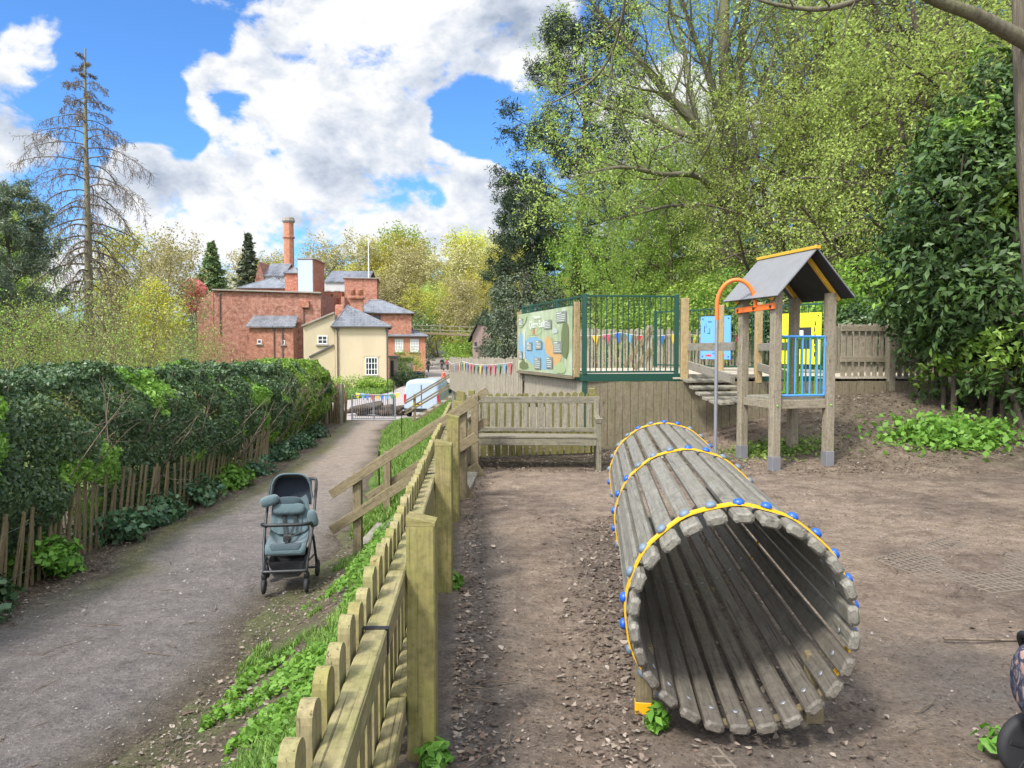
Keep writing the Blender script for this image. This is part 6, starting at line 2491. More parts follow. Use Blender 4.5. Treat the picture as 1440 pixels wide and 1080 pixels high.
def larch():
    rng, nr = random.Random(51), np.random.default_rng(51)
    Y = 42.0
    b = at(118, 470, Y)
    top = at(123, 68, Y)
    z0 = zat(b.x, b.y) - .3
    root = thing('larch_tree', 'tall bare larch with drooping leafless boughs against the sky', 'tree', (b.x, b.y, z0))
    H = top.z - z0
    pts = [V3((b.x + (top.x - b.x) * t + .12 * sin(5 * t), b.y, z0 + H * t)) for t in np.linspace(0, 1, 16)]
    tr = (pts, [.30 * (1 - .9 * i / 15) + .012 for i in range(16)])
    b1, b2, b3 = [], [], []
    for i in range(84):
        u = (i / 84)
        p, d, r = along(tr, .2 + .78 * u)
        a = i * 2.399 + rng.uniform(-.3, .3)
        prof = (.45 + 1.0 * sin(min(1, (1 - u) * 1.35 + .02) * pi * .62)) * (1 if u < .8 else .7)
        L_ = H * .135 * prof * rng.uniform(.65, 1.15) * (1.0 if u < .92 else .55)
        bb = limb(rng, p, (cos(a), sin(a), .22 if u < .6 else .35), L_, r * .30 + .008, 9, .07, (0, 0, -1.0 * (1 - u * .6)), .12)
        b1.append(bb)
        q = sprout(rng, bb, 16, .12, 1, (35, 75), L_ * .27, .5, 5, .16, (0, 0, -.75), .35)
        b2 += q
        for w in q:
            b3 += sprout(rng, w, 6, .15, 1, (30, 75), L_ * .10, .8, 3, .22, (0, 0, -.5), .2)
    wood_mesh('trunk', [([tr], 10)], 'barkl', root, root.location)
    fat = lambda B, f: [(p_, [max(r_, f) for r_ in q_]) for p_, q_ in B]
    wood_mesh('boughs', [(b1, 5), (fat(b2, .011), 3), (fat(b3, .008), 3)], 'twig', root, root.location)
    C = on_twigs(b3, nr, 2, .05)
    leaf_obj('crown', C, nr, .06, 'lf_bud', root, root.location)


larch()
for i, (px, Y, H, key, mat, lab) in enumerate([
    (150, 21, 5.0, 'bush', 'lf_light', 'thin yellow green shrub with forked dark stem behind the hedge middle'),
    (245, 22, 3.5, 'bushb', 'lf_light', 'thin twiggy shrub in front of the golden bush'),
    (60, 19, 4.6, 'bushb', 'lf_fresh', 'thin green shrub behind the near end of the hedge'),
    (-10, 17, 4.4, 'bush', 'lf_fresh', 'green thin shrub at the picture edge above the hedge'),
    (105, 27, 5.8, 'bushb', 'lf_light', 'olive thin shrub at the foot of the bare larch'),
    (188, 30, 6.6, 'bush', 'lf_tan', 'tall buff twiggy shrub just right of the bare larch'),
    (278, 27, 4.0, 'bush', 'lf_light', 'thin shrub over the hedge before the left corner of the warehouse'),
    (20, 25, 5.5, 'bush', 'lf_light', 'yellow green shrub under the pine at the picture edge'),
    (310, 30, 3.4, 'bushb', 'lf_tan', 'thin bare twigged shrub against the warehouse wall'),
    (-60, 23, 5.5, 'bushb', 'lf_fresh', 'green shrub mostly out of frame beside the hedge'),
    (165, 34, 5.0, 'bushb', 'lf_fresh', 'green shrub between larch trunk and golden bush'),
    (240, 24, 2.6, 'bushb', 'lf_fresh', 'low green shrub right behind the hedge top'),
    (115, 20, 3.3, 'bush', 'lf_fresh', 'low yellow green shrub close behind the hedge'),
]):
    place(key, lab, 'shrub', px, Y, H, mat=mat, group='thin shrubs behind the hedge')
for px, Y, H, key, mat, lab in [
    (190, 62, 12.5, 'woodb', 'lf_tan', 'buff leafed round tree between bare larch and conifer'),
    (225, 72, 9.5, 'woodb', 'lf_tan', 'pale tan tree beside the crimson bush'),
    (150, 66, 13.5, 'wood', 'lf_yel', 'olive yellow tree behind the larch trunk'),
    (70, 58, 12.5, 'woodb', 'lf_light', 'light green tree behind the left pine'),
    (20, 62, 15.5, 'wood', 'lf_light', 'tall green tree far left behind the pine'),
    (-40, 56, 14, 'woodb', 'lf_light', 'light green tree at the far left picture edge'),
]:
    place(key, lab, 'tree', px, Y, H, mat=mat, group='trees beyond the garden')
p = at(213, 480, 40)
shrub('golden_bush', 'bright golden yellow bush glowing behind the thin shrubs', 'bush', p.x, p.y, [(0, 0, 5.9, 1.1, 1.0, 1.5), (.9, .3, 5.3, .9, .9, 1.3), (-.9, .2, 5.2, .8, .8, 1.2), (.3, 0, 6.8, .6, .6, .8), (0, 0, 4.0, 1.3, 1.1, 1.4), (0, 0, 2.2, 1.0, 1.0, 1.5)], 6500, .14, 'lf_gold', 8, 'twigl', 61, deep=3)
p = at(274, 430, 68)
shrub('crimson_bush', 'small crimson flowering bush by the left end of the warehouse', 'bush', p.x, p.y, [(0, 0, 8.3, 1.15, 1.0, .9), (-.5, 0, 7.2, .9, .8, 1.0)], 3600, .22, 'lf_crim', 5, 'twig', 63, deep=3)
place('fir', 'neat cone shaped green conifer left of the warehouse roof', 'tree', 300, 108, at(300, 338, 108).z - zat(*at(300, 338, 108).xy) + .15, mat='lf_conif', sx=1.6)
place('spruce', 'dark ragged spruce just left of the brick gable', 'tree', 352, 122, at(352, 325, 122).z - zat(*at(352, 325, 122).xy) + .15, mat='lf_grey', sx=1.45)
p = at(437, 400, 125)
shrub('dark_cedar', 'flat topped green cedar behind the brick tower', 'tree', p.x, p.y, [(0, 0, 12.5, 4.2, 3, 1.5), (-3.0, 0, 11.5, 3.0, 2.5, 1.2), (3.2, 0, 11.2, 3.2, 2.5, 1.4), (0, 0, 8.5, 4, 3, 2.5)], 5000, .45, 'lf_conif', 10, 'barkd', 67, deep=3)

# ================================================================== woods beyond the mill
HW = [(372, 128, 366, 'wood', 'lf_yel', 'yellow tree low down between spruce and brick gable'),
      (330, 130, 372, 'woodb', 'lf_tan', 'buff low tree between the two conifers'),
      (400, 140, 352, 'woodb', 'lf_tan', 'pale buff tree behind the gabled roof'),
      (468, 138, 352, 'wood', 'lf_tan', 'buff bare topped tree over the mill roof'),
      (492, 142, 338, 'woodb', 'lf_tan', 'pale twiggy tree left of the flagpole top'),
      (515, 150, 336, 'wood', 'lf_yel', 'yellow green tree right behind the flagpole'),
      (546, 145, 318, 'wood', 'lf_fresh', 'tallest tree of the yellow hillside with a greener top'),
      (562, 132, 345, 'woodb', 'lf_yel', 'bright yellow tree above the hipped brick house'),
      (590, 138, 332, 'wood', 'lf_yel', 'yellow green round tree on the hillside middle'),
      (615, 128, 352, 'woodb', 'lf_tan', 'broad buff tree above the lane'),
      (640, 140, 326, 'wood', 'lf_gold', 'golden tree high up beside the dark pine'),
      (664, 128, 330, 'wood', 'lf_yel', 'yellow tree just left of the pine trunk'),
      (690, 118, 335, 'woodb', 'lf_tan', 'buff tree half hidden behind the dark holly'),
      (598, 116, 405, 'woodb', 'lf_yel', 'low yellow tree right of the hipped roof'),
      (650, 118, 400, 'woodb', 'lf_light', 'low light green tree above the footbridge'),
      (660, 104, 392, 'wood', 'lf_tan', 'thin buff tree behind the stone house gable'),
      (678, 110, 372, 'woodb', 'lf_yel', 'yellow green tree right above the stone house'),
      (535, 128, 372, 'woodb', 'lf_yel', 'yellow tree just right of the square brick block'),
      (715, 125, 330, 'wood', 'lf_yel', 'yellow tree seen through the pine boughs'),
      (745, 120, 335, 'woodb', 'lf_yel', 'yellow green tree behind the information board holly'),
      (585, 125, 385, 'woodb', 'lf_tan', 'buff tree low behind the wide slate hip roof')]
for px, Y, ytop, key, mat, lab in HW:
    q = at(px, ytop, Y)
    place(key, lab, 'tree', px, Y, q.z - zat(q.x, q.y) + .3, mat=mat, group='yellow trees on the far hillside', sx=1.15)
for px, py, Y, r, mat, lab, sd in ((656, 480, 98, 2.3, 'lf_fresh', 'rounded green bush under the footbridge', 71), (668, 462, 112, 3.0, 'lf_yel', 'yellow green bush above the lane bend', 72), (655, 452, 118, 3.2, 'lf_yel', 'large pale bush behind the footbridge', 73), (592, 450, 108, 2.2, 'lf_hedge', 'dark evergreen bush beside the hipped brick house', 74), (662, 484, 92, 2.0, 'lf_fresh', 'green bush beside the stone house', 75)):
    p = at(px, py + 14, Y)
    z = p.z - zat(p.x, p.y)
    shrub('round_bush', lab, 'bush', p.x, p.y, [(0, 0, z + r * .3, r * 1.2, r, r), (r * .8, 0, z, r * .8, r * .8, r * .7), (-r * .8, 0, z, r * .8, r * .8, r * .7), (0, 0, z * .4, r, r, z * .5 + .5)], 3000, .26, mat, 5, 'twigl', sd, deep=3)
for px, py, Y, wd, mat, lab, sd in ((500, 535, 57.5, 2.4, 'lf_fresh', 'low green planting along the foot of the cream cottage', 81), (572, 500, 69, 1.6, 'lf_fresh', 'green shrubs above the rough garden wall', 82), (575, 528, 64, 1.6, 'lf_hedge', 'olive shrubs on the bank below the garden wall', 83), (527, 538, 57, 1.4, 'lf_fresh', 'green plants below the sash window', 84), (648, 502, 84, 1.3, 'lf_fresh', 'small green bush on the verge by the lane', 85)):
    p = at(px, py, Y)
    z = max(p.z - zat(p.x, p.y), .1)
    shrub('low_planting', lab, 'bush', p.x, p.y, [(0, 0, z * .7, wd, .6, z * .5 + .3), (wd * .5, 0, z * .6, wd * .6, .6, z * .5 + .25), (-wd * .5, 0, z * .6, wd * .6, .6, z * .5 + .25)], 2500, .14, mat, 4, 'twigl', sd, deep=2.5)

# ================================================================== right-hand wood
place('pine', 'tall dark pine with heavy boughs standing at the left edge of the wood', 'tree', 805, 33, 14.8, mat='lf_pine', rz=1.0, sx=1.05)
place('pineb', 'dark lower pine leaning out below the tall pine', 'tree', 742, 34, 8.6, mat='lf_pine', rz=2.2, sx=1.0)


def holly():
    p = at(742, 500, 27)
    shrub('holly_bush', 'big grey green evergreen bush behind the information board', 'bush', p.x, p.y, [(0, 0, 1.6, 1.3, 1.3, 1.9), (-.35, 0, 2.9, 1.0, 1.0, 1.3), (.8, .2, 1.8, 1.1, 1.1, 1.7), (-.9, .2, 1.2, .8, .9, 1.3), (.4, .1, 3.2, .8, .8, .9)], 26000, .085, 'lf_grey', 14, 'barkd', 91)


holly()


def big_beech():
    """the many-limbed beech over the tower, its boughs read off the photo"""
    rng, nr = random.Random(77), np.random.default_rng(77)
    Y = 24.0
    b = at(1030, 480, Y)
    z0 = zat(b.x, b.y) - .3
    root = thing('beech_tree', 'great many limbed beech rising behind the play tower with boughs reaching left', 'tree', (b.x, b.y, z0))

    def path(pts, r0, r1, dy=0):
        P = [at(px, py, Y + dyy) for px, py, dyy in pts]
        P = smooth_path(P, 4)
        n = len(P)
        return P, [r0 + (r1 - r0) * i / (n - 1) for i in range(n)]
    trunk = path([(1030, 500, 0), (1028, 400, 0), (1028, 320, 0), (1026, 200, 0), (1018, 80, 0), (1022, -60, 0), (1030, -160, 0)], .36, .08)
    trunk[0][0].z = z0
    big = [path([(1031, 330, 0), (1046, 230, .5), (1040, 120, 1), (1050, 0, 1), (1065, -110, 1)], .24, .06),
           path([(1024, 290, 0), (1000, 230, -.5), (980, 180, -1), (935, 130, -1.5), (880, 60, -2), (820, -10, -2.5)], .2, .03),
           path([(1020, 270, 0), (985, 200, .6), (950, 185, 1), (900, 160, 1.4), (850, 150, 1.6), (790, 120, 1.7)], .15, .02),
           path([(1018, 250, 0), (990, 215, 1), (975, 150, 2), (960, 60, 2.5), (930, -40, 3)], .15, .03),
           path([(1022, 300, 0), (985, 250, -1.5), (930, 245, -2.6), (870, 235, -3.3), (800, 250, -3.5)], .12, .02),
           path([(1020, 220, 0), (1000, 120, -1), (965, 20, -1.5), (940, -70, -2)], .13, .03),
           path([(1040, 260, 0), (1075, 170, .6), (1110, 80, 1), (1150, -20, 1)], .14, .03),
           path([(1026, 330, 0), (960, 290, -.5), (900, 300, -1.2), (850, 310, -1.6)], .08, .015),
           path([(1034, 300, 0), (1085, 240, -1.5), (1140, 200, -2.6), (1200, 180, -3)], .10, .02)]
    b2, b3 = [], []
    for q in [trunk] + big:
        b2 += sprout(rng, q, 15, .3, 1, (25, 60), 2.9, .42, 6, .13, (-.04, 0, .3), .35)
    for q in b2:
        b3 += sprout(rng, q, 8, .15, 1, (25, 60), 1.15, .5, 4, .18, (0, 0, .05), .3)
    b4 = []
    for q in b3:
        b4 += sprout(rng, q, 3, .2, 1, (30, 60), .5, .6, 2, .2, (0, 0, 0), .2)
    wood_mesh('trunk', [([trunk] + big, 10), (b2, 5), (b3, 3), (b4, 3)], 'bark', root, root.location)
    C = np.concatenate([on_twigs(b4, nr, 10, .06), on_twigs(b3, nr, 5, .07)])
    leaf_obj('crown', C, nr, .07, 'lf_light', root, root.location, nrm=(0, 0, .5))


big_beech()
RW = [  # px, Y, height, kind, leaf, label
    (1085, 27, 15.5, 'beech2', None, 'double stemmed beech close behind the great beech', 0.3),
    (880, 29, 8.0, 'maple', None, 'fresh green maple directly above the green railings', 1.0),
    (935, 26, 6.2, 'maple', None, 'small fresh green maple behind the railing end', 2.0),
    (838, 31, 7.2, 'maple', None, 'fresh green maple next to the dark pine trunk', 3.0),
    (985, 30, 8.5, 'maple', 'lf_light', 'light green maple behind the slide pole', 4.0),
    (910, 38, 11, 'beech2', None, 'thin beech rising between the maples', 5.0),
    (1120, 21, 8.6, 'hornb', None, 'drooping pale hornbeam right behind the tower roof', 0.7),
    (1190, 22, 9.0, 'hornb', None, 'tall drooping hornbeam right of the tower roof', 1.9),
    (1262, 20, 9.5, 'hornb', None, 'pale hornbeam behind the dark laurel', 3.1),
    (1080, 24, 8.8, 'hornb', 'lf_fresh', 'greener hornbeam between the beech trunks and the tower', 4.4),
    (1150, 29, 15, 'beech', None, 'straight beech with mossy trunk above the hornbeams', 2.2),
    (1225, 27, 16, 'beech2', None, 'leaning double beech high in the wood', 3.9),
    (1330, 24, 16, 'beech', None, 'beech with dark ivied trunk above the laurel', 5.1),
    (1310, 17, 9, 'hornb', None, 'hornbeam with low sweeping sprays over the laurel', .2),
    (1400, 19, 12, 'hornb', None, 'hornbeam beside the ridged trunk at the picture edge', 1.4),
    (1440, 23, 15, 'beech2', None, 'beech half hidden by the ridged trunk', 2.6),
    (1010, 40, 11, 'beech', None, 'distant beech behind the great beech trunk', 1.1),
    (1180, 40, 17, 'beech2', None, 'distant double beech deep in the wood', 4.9),
    (1290, 38, 18, 'beech', 'lf_fresh', 'distant greener beech deep in the wood', 0.9),
    (1390, 36, 18, 'beech', None, 'distant beech deep in the wood at the right', 3.3),
    (1500, 30, 16, 'hornb', None, 'hornbeam out beyond the picture edge', 3.0),
    (860, 46, 10, 'hornb', 'lf_light', 'light green tree low behind the maples', 2.0),
    (950, 44, 11, 'hornb', 'lf_light', 'pale tree filling the gap below the beech boughs', 4.1),
    (790, 44, 9, 'hornb', 'lf_yel', 'yellow tree seen under the boughs of the dark pine', 1.1),
    (1100, 36, 9, 'hornb', 'lf_fresh', 'green tree filling the wood behind the tower', 0.4),
]
for px, Y, H, key, mat, lab, rz in RW:
    place(key, lab, 'tree', px, Y, H, mat=mat, rz=rz, group='trees of the wood behind the playground')
for px, py, Y, r, mat, br, lab, sd in ((985, 430, 19.5, 1.0, 'lf_fresh', None, 'bright green bush behind the platform gate post', 101), (1035, 425, 20.5, 1.1, 'lf_nettle', None, 'bright green bush under the tower roof', 102), (1215, 410, 16.5, 1.0, 'lf_fresh', None, 'fresh green bush above the brown picket fence', 103), (1190, 440, 17.5, .9, 'lf_hedgeg', None, 'green bush right behind the tower post', 104), (1085, 440, 19.5, .9, 'lf_hedge', None, 'dark green bush seen through the tower', 105), (1245, 450, 15.8, .8, 'lf_hedge', None, 'dark bush between picket fence and laurel', 106), (905, 440, 22, 1.2, 'lf_fresh', None, 'green bush beyond the railing', 107), (950, 450, 23, 1.1, 'lf_hedgeg', None, 'bright bush low behind the railing end', 108)):
    p = at(px, py, Y)
    z = max(p.z - zat(p.x, p.y), .3)
    shrub('leafy_bush', lab, 'bush', p.x, p.y, [(0, 0, z, r * 1.1, r * .9, r * .8), (r * .7, .1, z * .7, r * .8, r * .8, r * .8), (-r * .7, .1, z * .7, r * .8, r * .8, r * .8), (0, 0, z * .4, r * 1.1, r * .8, z * .5 + .2)], 9000, .085, mat, 6, 'twigl', sd)

# the dark laurel by the fence
p = V3((7.12, 11.6, 0))
shrub('laurel_bush', 'huge dark glossy laurel towering over the bank on the right', 'bush', p.x, p.y,
      [(0, 0, 1.6, 1.25, 1.2, 1.5), (-.35, -.1, 2.9, 1.15, 1.1, 1.2), (.55, 0, 3.3, 1.15, 1.1, 1.3), (.15, .1, 4.5, .95, .9, .9), (1.1, .1, 2.2, 1.1, 1.1, 1.5), (-.85, 0, 1.9, .75, .8, .9), (1.2, .2, 4.2, .9, .9, .9), (1.7, 0, 3.0, .9, .9, 1.2), (.8, -.3, 1.3, 1.0, .8, .9), (-.55, .1, 3.9, .6, .6, .6)],
      52000, .125, 'lf_laurel', 26, 'barkd', 111, aspect=.4, bright='lf_hedgeg', rough=.35, deep=6, jit=.55)


def edge_tree():
    rng, nr = random.Random(121), np.random.default_rng(121)
    root = thing('roadside_tree', 'ridged brown trunk at the right picture edge with a bough overhead', 'tree', (4.78, 6.6, 0))
    x, y = 4.80, 6.6
    tr = smooth_path([(x + .16, y, -.2), (x + .09, y, .6), (x - .05, y, 2), (x - .18, y, 3.2), (x - .31, y, 4.6), (x - .4, y + .1, 7.5), (x, y, 11)], 4)
    n = len(tr)
    rr = [.36 - .16 * i / (n - 1) for i in range(n)]
    rr[0], rr[1] = .42, .39
    V, F = [], []
    S = 36
    for i, p_ in enumerate(tr):
        for j in range(S):
            a = 2 * pi * j / S
            k = 1 + .05 * sin(9 * a + .7 * sin(i * .8)) + .035 * sin(17 * a + i * .5) + .03 * rng.uniform(-1, 1)
            V.append((p_.x + rr[i] * k * cos(a), p_.y + rr[i] * k * sin(a), p_.z))
    for i in range(n - 1):
        for j in range(S):
            F.append((i * S + j, i * S + (j + 1) % S, (i + 1) * S + (j + 1) % S, (i + 1) * S + j))
    fast_mesh('trunk', np.array(V), np.array(F), 'barkr', root, None, True, root.location)

    def path(pts, r0, r1):
        P = smooth_path([at(a, b_, c_) for a, b_, c_ in pts], 5)
        m = len(P)
        return P, [r0 + (r1 - r0) * i / (m - 1) for i in range(m)]
    big = [path([(1450, 62, 6.5), (1408, 40, 6.4), (1370, 20, 6.3), (1320, 2, 6.2), (1260, -30, 6.0), (1180, -70, 5.8), (1080, -110, 5.6)], .068, .028)]
    thin = [path([(1260, -30, 6.0), (1200, 2, 6.1), (1150, 13, 6.15), (1100, 8, 6.2), (1060, -2, 6.2)], .028, .012),
            path([(1080, -110, 5.6), (960, -90, 6.0), (890, -40, 6.4), (876, 20, 6.6), (862, 70, 6.8), (838, 108, 6.9), (805, 130, 7.0), (765, 150, 7.1)], .026, .006),
            path([(1000, -100, 5.9), (950, -30, 6.3), (940, 30, 6.5), (952, 70, 6.6)], .014, .004),
            path([(876, 20, 6.6), (850, 45, 6.8), (828, 60, 6.9)], .010, .003),
            path([(862, 70, 6.8), (858, 110, 6.8), (856, 140, 6.8)], .008, .003),
            path([(838, 108, 6.9), (800, 118, 7.1), (770, 122, 7.2)], .008, .003)]
    b3 = []
    for q in thin:
        b3 += sprout(rng, q, 9, .2, 1, (25, 60), .5, .5, 4, .15, (0, 0, -.1), .3)
    wood_mesh('boughs', [(big, 10), (thin, 6), (b3, 3)], 'bark', root, root.location)
    C = on_twigs(b3, nr, 5, .03)
    leaf_obj('crown', C, nr, .035, 'lf_light', root, root.location)


edge_tree()

# ================================================================== hedge along the path
def hedge(name, label, ya, yb, n, mats, top, seed, smin):
    nr = np.random.default_rng(seed)
    rng = random.Random(seed)
    root = thing(name, label, 'hedge', (float(xl(ya)) - 1, ya, zat(float(xl(ya)) - 1, ya)))
    # distances favour the near end
    k = nr.uniform(0, 1, n)
    Y = np.exp(np.log(ya) * (1 - k) + np.log(yb) * k)
    front = nr.uniform(0, 1, n) < .62
    zb = zp(Y)
    T = np.interp(Y, *top) + (fbm(Y * 1.7, Y * 0, seed, 4) - .5) * .35
    h = nr.uniform(0, 1, n)
    Zf = zb + .05 + (T - zb - .05) * h
    bulge = .45 * (fbm(Y * 1.1, Zf * 1.3, seed + 2, 4) - .5) + .22 * np.sin(np.clip(h, 0, 1) * pi) - .28 * sstep(.4, .0, h)
    depth = -np.log(nr.uniform(.02, 1, n)) * .12
    Xf = xl(Y) - .38 + bulge - depth - .35 * sstep(.75, 1.0, h) ** 2
    u = nr.uniform(0, 1, n)
    Xt = xl(Y) - .65 - 1.3 * u
    Zt = T + (fbm(Y * 2.3, Xt * 2.3, seed + 7, 4) - .45) * .34 - np.abs(nr.normal(0, .09, n)) + .03
    C = np.stack([np.where(front, Xf, Xt), Y, np.where(front, Zf, Zt)], -1)
    Nn = np.where(front[:, None], np.array((.9, -.35, .35)), np.array((.2, -.2, 1.0)))
    low = front & (h < .42)
    hole = fbm(Y * 1.5 + 3, Zf * 2.0, seed + 9, 3)
    keep = ~(low & (hole > .50) & (Y > 6.3) & (Y < 22)) & ~(front & (hole > .66))
    C, Nn, Y = C[keep], Nn[keep], Y[keep]
    sz = smin * np.maximum(1, (Y / 9.0)) ** .62
    pn = fbm(C[:, 1] * 1.1, C[:, 2] * 2.0 + C[:, 0], seed + 13, 3)
    sel = pn > .67
    leaf_obj('foliage', C[~sel], nr, sz[~sel], mats[0], root, root.location, nrm=Nn[~sel], jit=.7, aspect=.5)
    leaf_obj('bright_sprays', C[sel], nr, sz[sel] * 1.05, mats[1], root, root.location, nrm=Nn[sel], jit=.7, aspect=.55)
    brs = []
    for i in range(int(14 * (yb - ya))):
        y = rng.uniform(ya, yb)
        x = float(xl(y)) - rng.uniform(.5, 1.5)
        z = zat(x, y) - .1
        t = float(np.interp(y, *top))
        b_ = limb(rng, (x, y, z), (rng.gauss(0, .25) + .1, rng.gauss(0, .25), 1), (t - z) * rng.uniform(.8, 1.06), rng.uniform(.01, .022), 6, .16, (0, 0, .1), .25)
        brs.append(b_)
        brs += sprout(rng, b_, 4, .3, 1, (30, 70), .5, .6, 3, .2, (.1, 0, .15), .3)
    wood_mesh('stems', [(brs, 4)], 'twig', root, root.location)
    return root


TOP = ([2, 7, 12, 18, 24, 29], [1.33, 1.31, 1.21, 1.11, 1.09, 1.06])
hedge('hedge', 'long tall dark green mixed hedge bordering the path', 2.6, 20.5, 230000, ('lf_hedge', 'lf_hedgeg'), TOP, 131, .053)
hedge('hedge', 'bright yellow green clipped end of the hedge near the cottage', 20.3, 28.4, 30000, ('lf_hedgeg', 'lf_hedge'), TOP, 137, .062)

cp = thing('paling_fence', 'low cleft chestnut paling fence leaning under the dark hedge', 'fence', (float(xl(6)) - .2, 6, zat(float(xl(6)) - .2, 6)))
ys = []
y = 5.2
while y < 16.5:
    if fbm(np.array(y * .55), np.array(2.2), 19, 2) > .27 or rnd.random() < .4:
        ys.append(y)
    y += .105 + .0035 * y + rnd.uniform(-.02, .03)
ys = ys[:100]
for y in ys:
    x = float(xl(y)) - .26 + .06 * sin(y * 1.3)
    z = zat(x, y)
    h = .80 + rnd.uniform(-.08, .08)
    ln = rnd.gauss(.05, .04) + .05 * sin(y * 2.1)
    MB().beam((x, y, z - .1), (x + .05 + rnd.uniform(-.03, .05), y + ln, z + h), rnd.uniform(.028, .042), rnd.uniform(.018, .026), (1, 0, 0)).build('pale', 'pale_cleft', cp)
mb = MB()
for hgt in (.18, .62):
    mb.tube([(float(xl(q)) - .24 + .06 * sin(q * 1.3) + .03 * hgt, q, zat(float(xl(q)) - .24, q) + hgt) for q in np.linspace(5.2, ys[-1], 50)], .003, 4)
mb.build('tie_wire', 'steel', cp)
for i, (y, x_, r, mat, lab) in enumerate([(6.2, .05, .42, 'lf_ivy', 'blue green ivy clump at the near foot of the hedge'), (7.6, .0, .30, 'lf_nettle', 'bright nettle clump among the palings by the near hedge'), (8.9, .08, .45, 'lf_ivy', 'spreading ivy mound before the leaning palings'), (10.3, .08, .45, 'lf_ivy', 'ivy mound under the middle of the hedge'), (11.7, .06, .5, 'lf_ivy', 'broad ivy mound level with the pushchair'), (13.4, .08, .45, 'lf_nettle', 'fresh green nettles at the foot of the hedge past the pushchair'), (15.2, .1, .5, 'lf_ivy', 'ivy mound at the foot of the far hedge'), (17.5, .1, .5, 'lf_ivy', 'dark ivy mound near the bright end of the hedge'), (20, .1, .5, 'lf_ivy', 'ivy at the foot of the bright hedge'), (23, .1, .5, 'lf_ivy', 'ivy under the bright hedge close to the gate'), (5.2, .05, .4, 'lf_ivy', 'ivy clump at the picture edge below the hedge')]):
    x = float(xl(y)) - .12 + x_
    shrub('ivy_clump' if mat == 'lf_ivy' else 'nettle_clump', lab, 'plant', x, y, [(-.1, 0, .12, .34 * r / .45, r * 1.2, .30), (-.2, r * .7, .1, .3, r * .8, .26), (-.16, -r * .7, .1, .3, r * .7, .28)], 1500, .075, mat, 3, 'twigl', 140 + i, aspect=.75, deep=2.5, up=.6, group='ground plants along the hedge foot')

# ================================================================== low growth, litter, twigs
def blades(name, X, Y, H, mat, nr, w=.006, lean=.5):
    n = len(X)
    zz = Z(X, Y) + micro(X, Y) - .012
    a = nr.uniform(0, 2 * pi, n)
    lx, ly = np.cos(a) * lean * H * nr.uniform(.2, 1, n), np.sin(a) * lean * H * nr.uniform(.2, 1, n)
    b = a + pi / 2
    wx, wy = np.cos(b) * w, np.sin(b) * w
    P = np.stack([X, Y, zz], -1)
    W = np.stack([wx, wy, 0 * wx], -1)
    mid = P + np.stack([lx * .35, ly * .35, H * .6], -1)
    tip = P + np.stack([lx, ly, H * .95], -1)
    V = np.stack([P - W, P + W, mid + W * .8, mid - W * .8, tip + W * .1, tip - W * .1], 1).reshape(-1, 3)
    i = np.arange(n)[:, None] * 6
    F = np.concatenate([i + np.array([[0, 1, 2, 3]]), i + np.array([[3, 2, 4, 5]])])
    o = fast_mesh(name, V, F, mat)
    o['kind'] = 'stuff'
    return o


nr = np.random.default_rng(201)
n = 120000
Yc = np.exp(nr.uniform(np.log(1.8), np.log(10), n))
Xc = nr.uniform(-2.1, -.3, n)
den = fbm(Xc * 1.9, Yc * 1.9, 41, 4)
t_ = (Xc - xr(Yc)) / (xf(Yc) - xr(Yc))
ok = (den + .20 * t_ > .57) & (t_ > .05 + .1 * sstep(7, 9, Yc)) & (t_ < 1.0)
blades('grass', Xc[ok], Yc[ok], nr.uniform(.025, .085, ok.sum()), 'lf_grass', nr, .0042, .9)
n = 70000
Yb = nr.uniform(9.3, 31, n)
Xb = xr(Yb) + (xf(Yb) - xr(Yb)) * nr.uniform(-.02, 1.15, n)
blades('grass', Xb, Yb, nr.uniform(.06, .17, n), 'lf_grass', nr, .009, .9)
# verge of the yard
n = 26000
Yv = nr.uniform(44, 57, n)
Xv = -9.2 + nr.uniform(-6, .5, n)
okv = (Xv < np.interp(Yv, [40, 46, 52, 58], [-15, -13, -9.6, -8.9]) + .1)
blades('grass', Xv[okv], Yv[okv], nr.uniform(.15, .4, okv.sum()), 'lf_grass', nr, .05, .7)
# broad-leaved weeds
n = 38000
Yw = np.exp(nr.uniform(np.log(1.9), np.log(9), n))
Xw = nr.uniform(-2.0, -.45, n)
tw = (Xw - xr(Yw)) / (xf(Yw) - xr(Yw))
ok = (fbm(Xw * 2.3, Yw * 2.3, 77, 4) + .12 * tw > .545) & (tw > .12) & (tw < 1)
Cw = np.stack([Xw[ok], Yw[ok], Z(Xw[ok], Yw[ok]) + nr.uniform(.01, .055, ok.sum())], -1)
o = leaf_obj('weeds', Cw, nr, .042, 'lf_nettle', nrm=(0, 0, 1.6), aspect=.6)
o['kind'] = 'stuff'
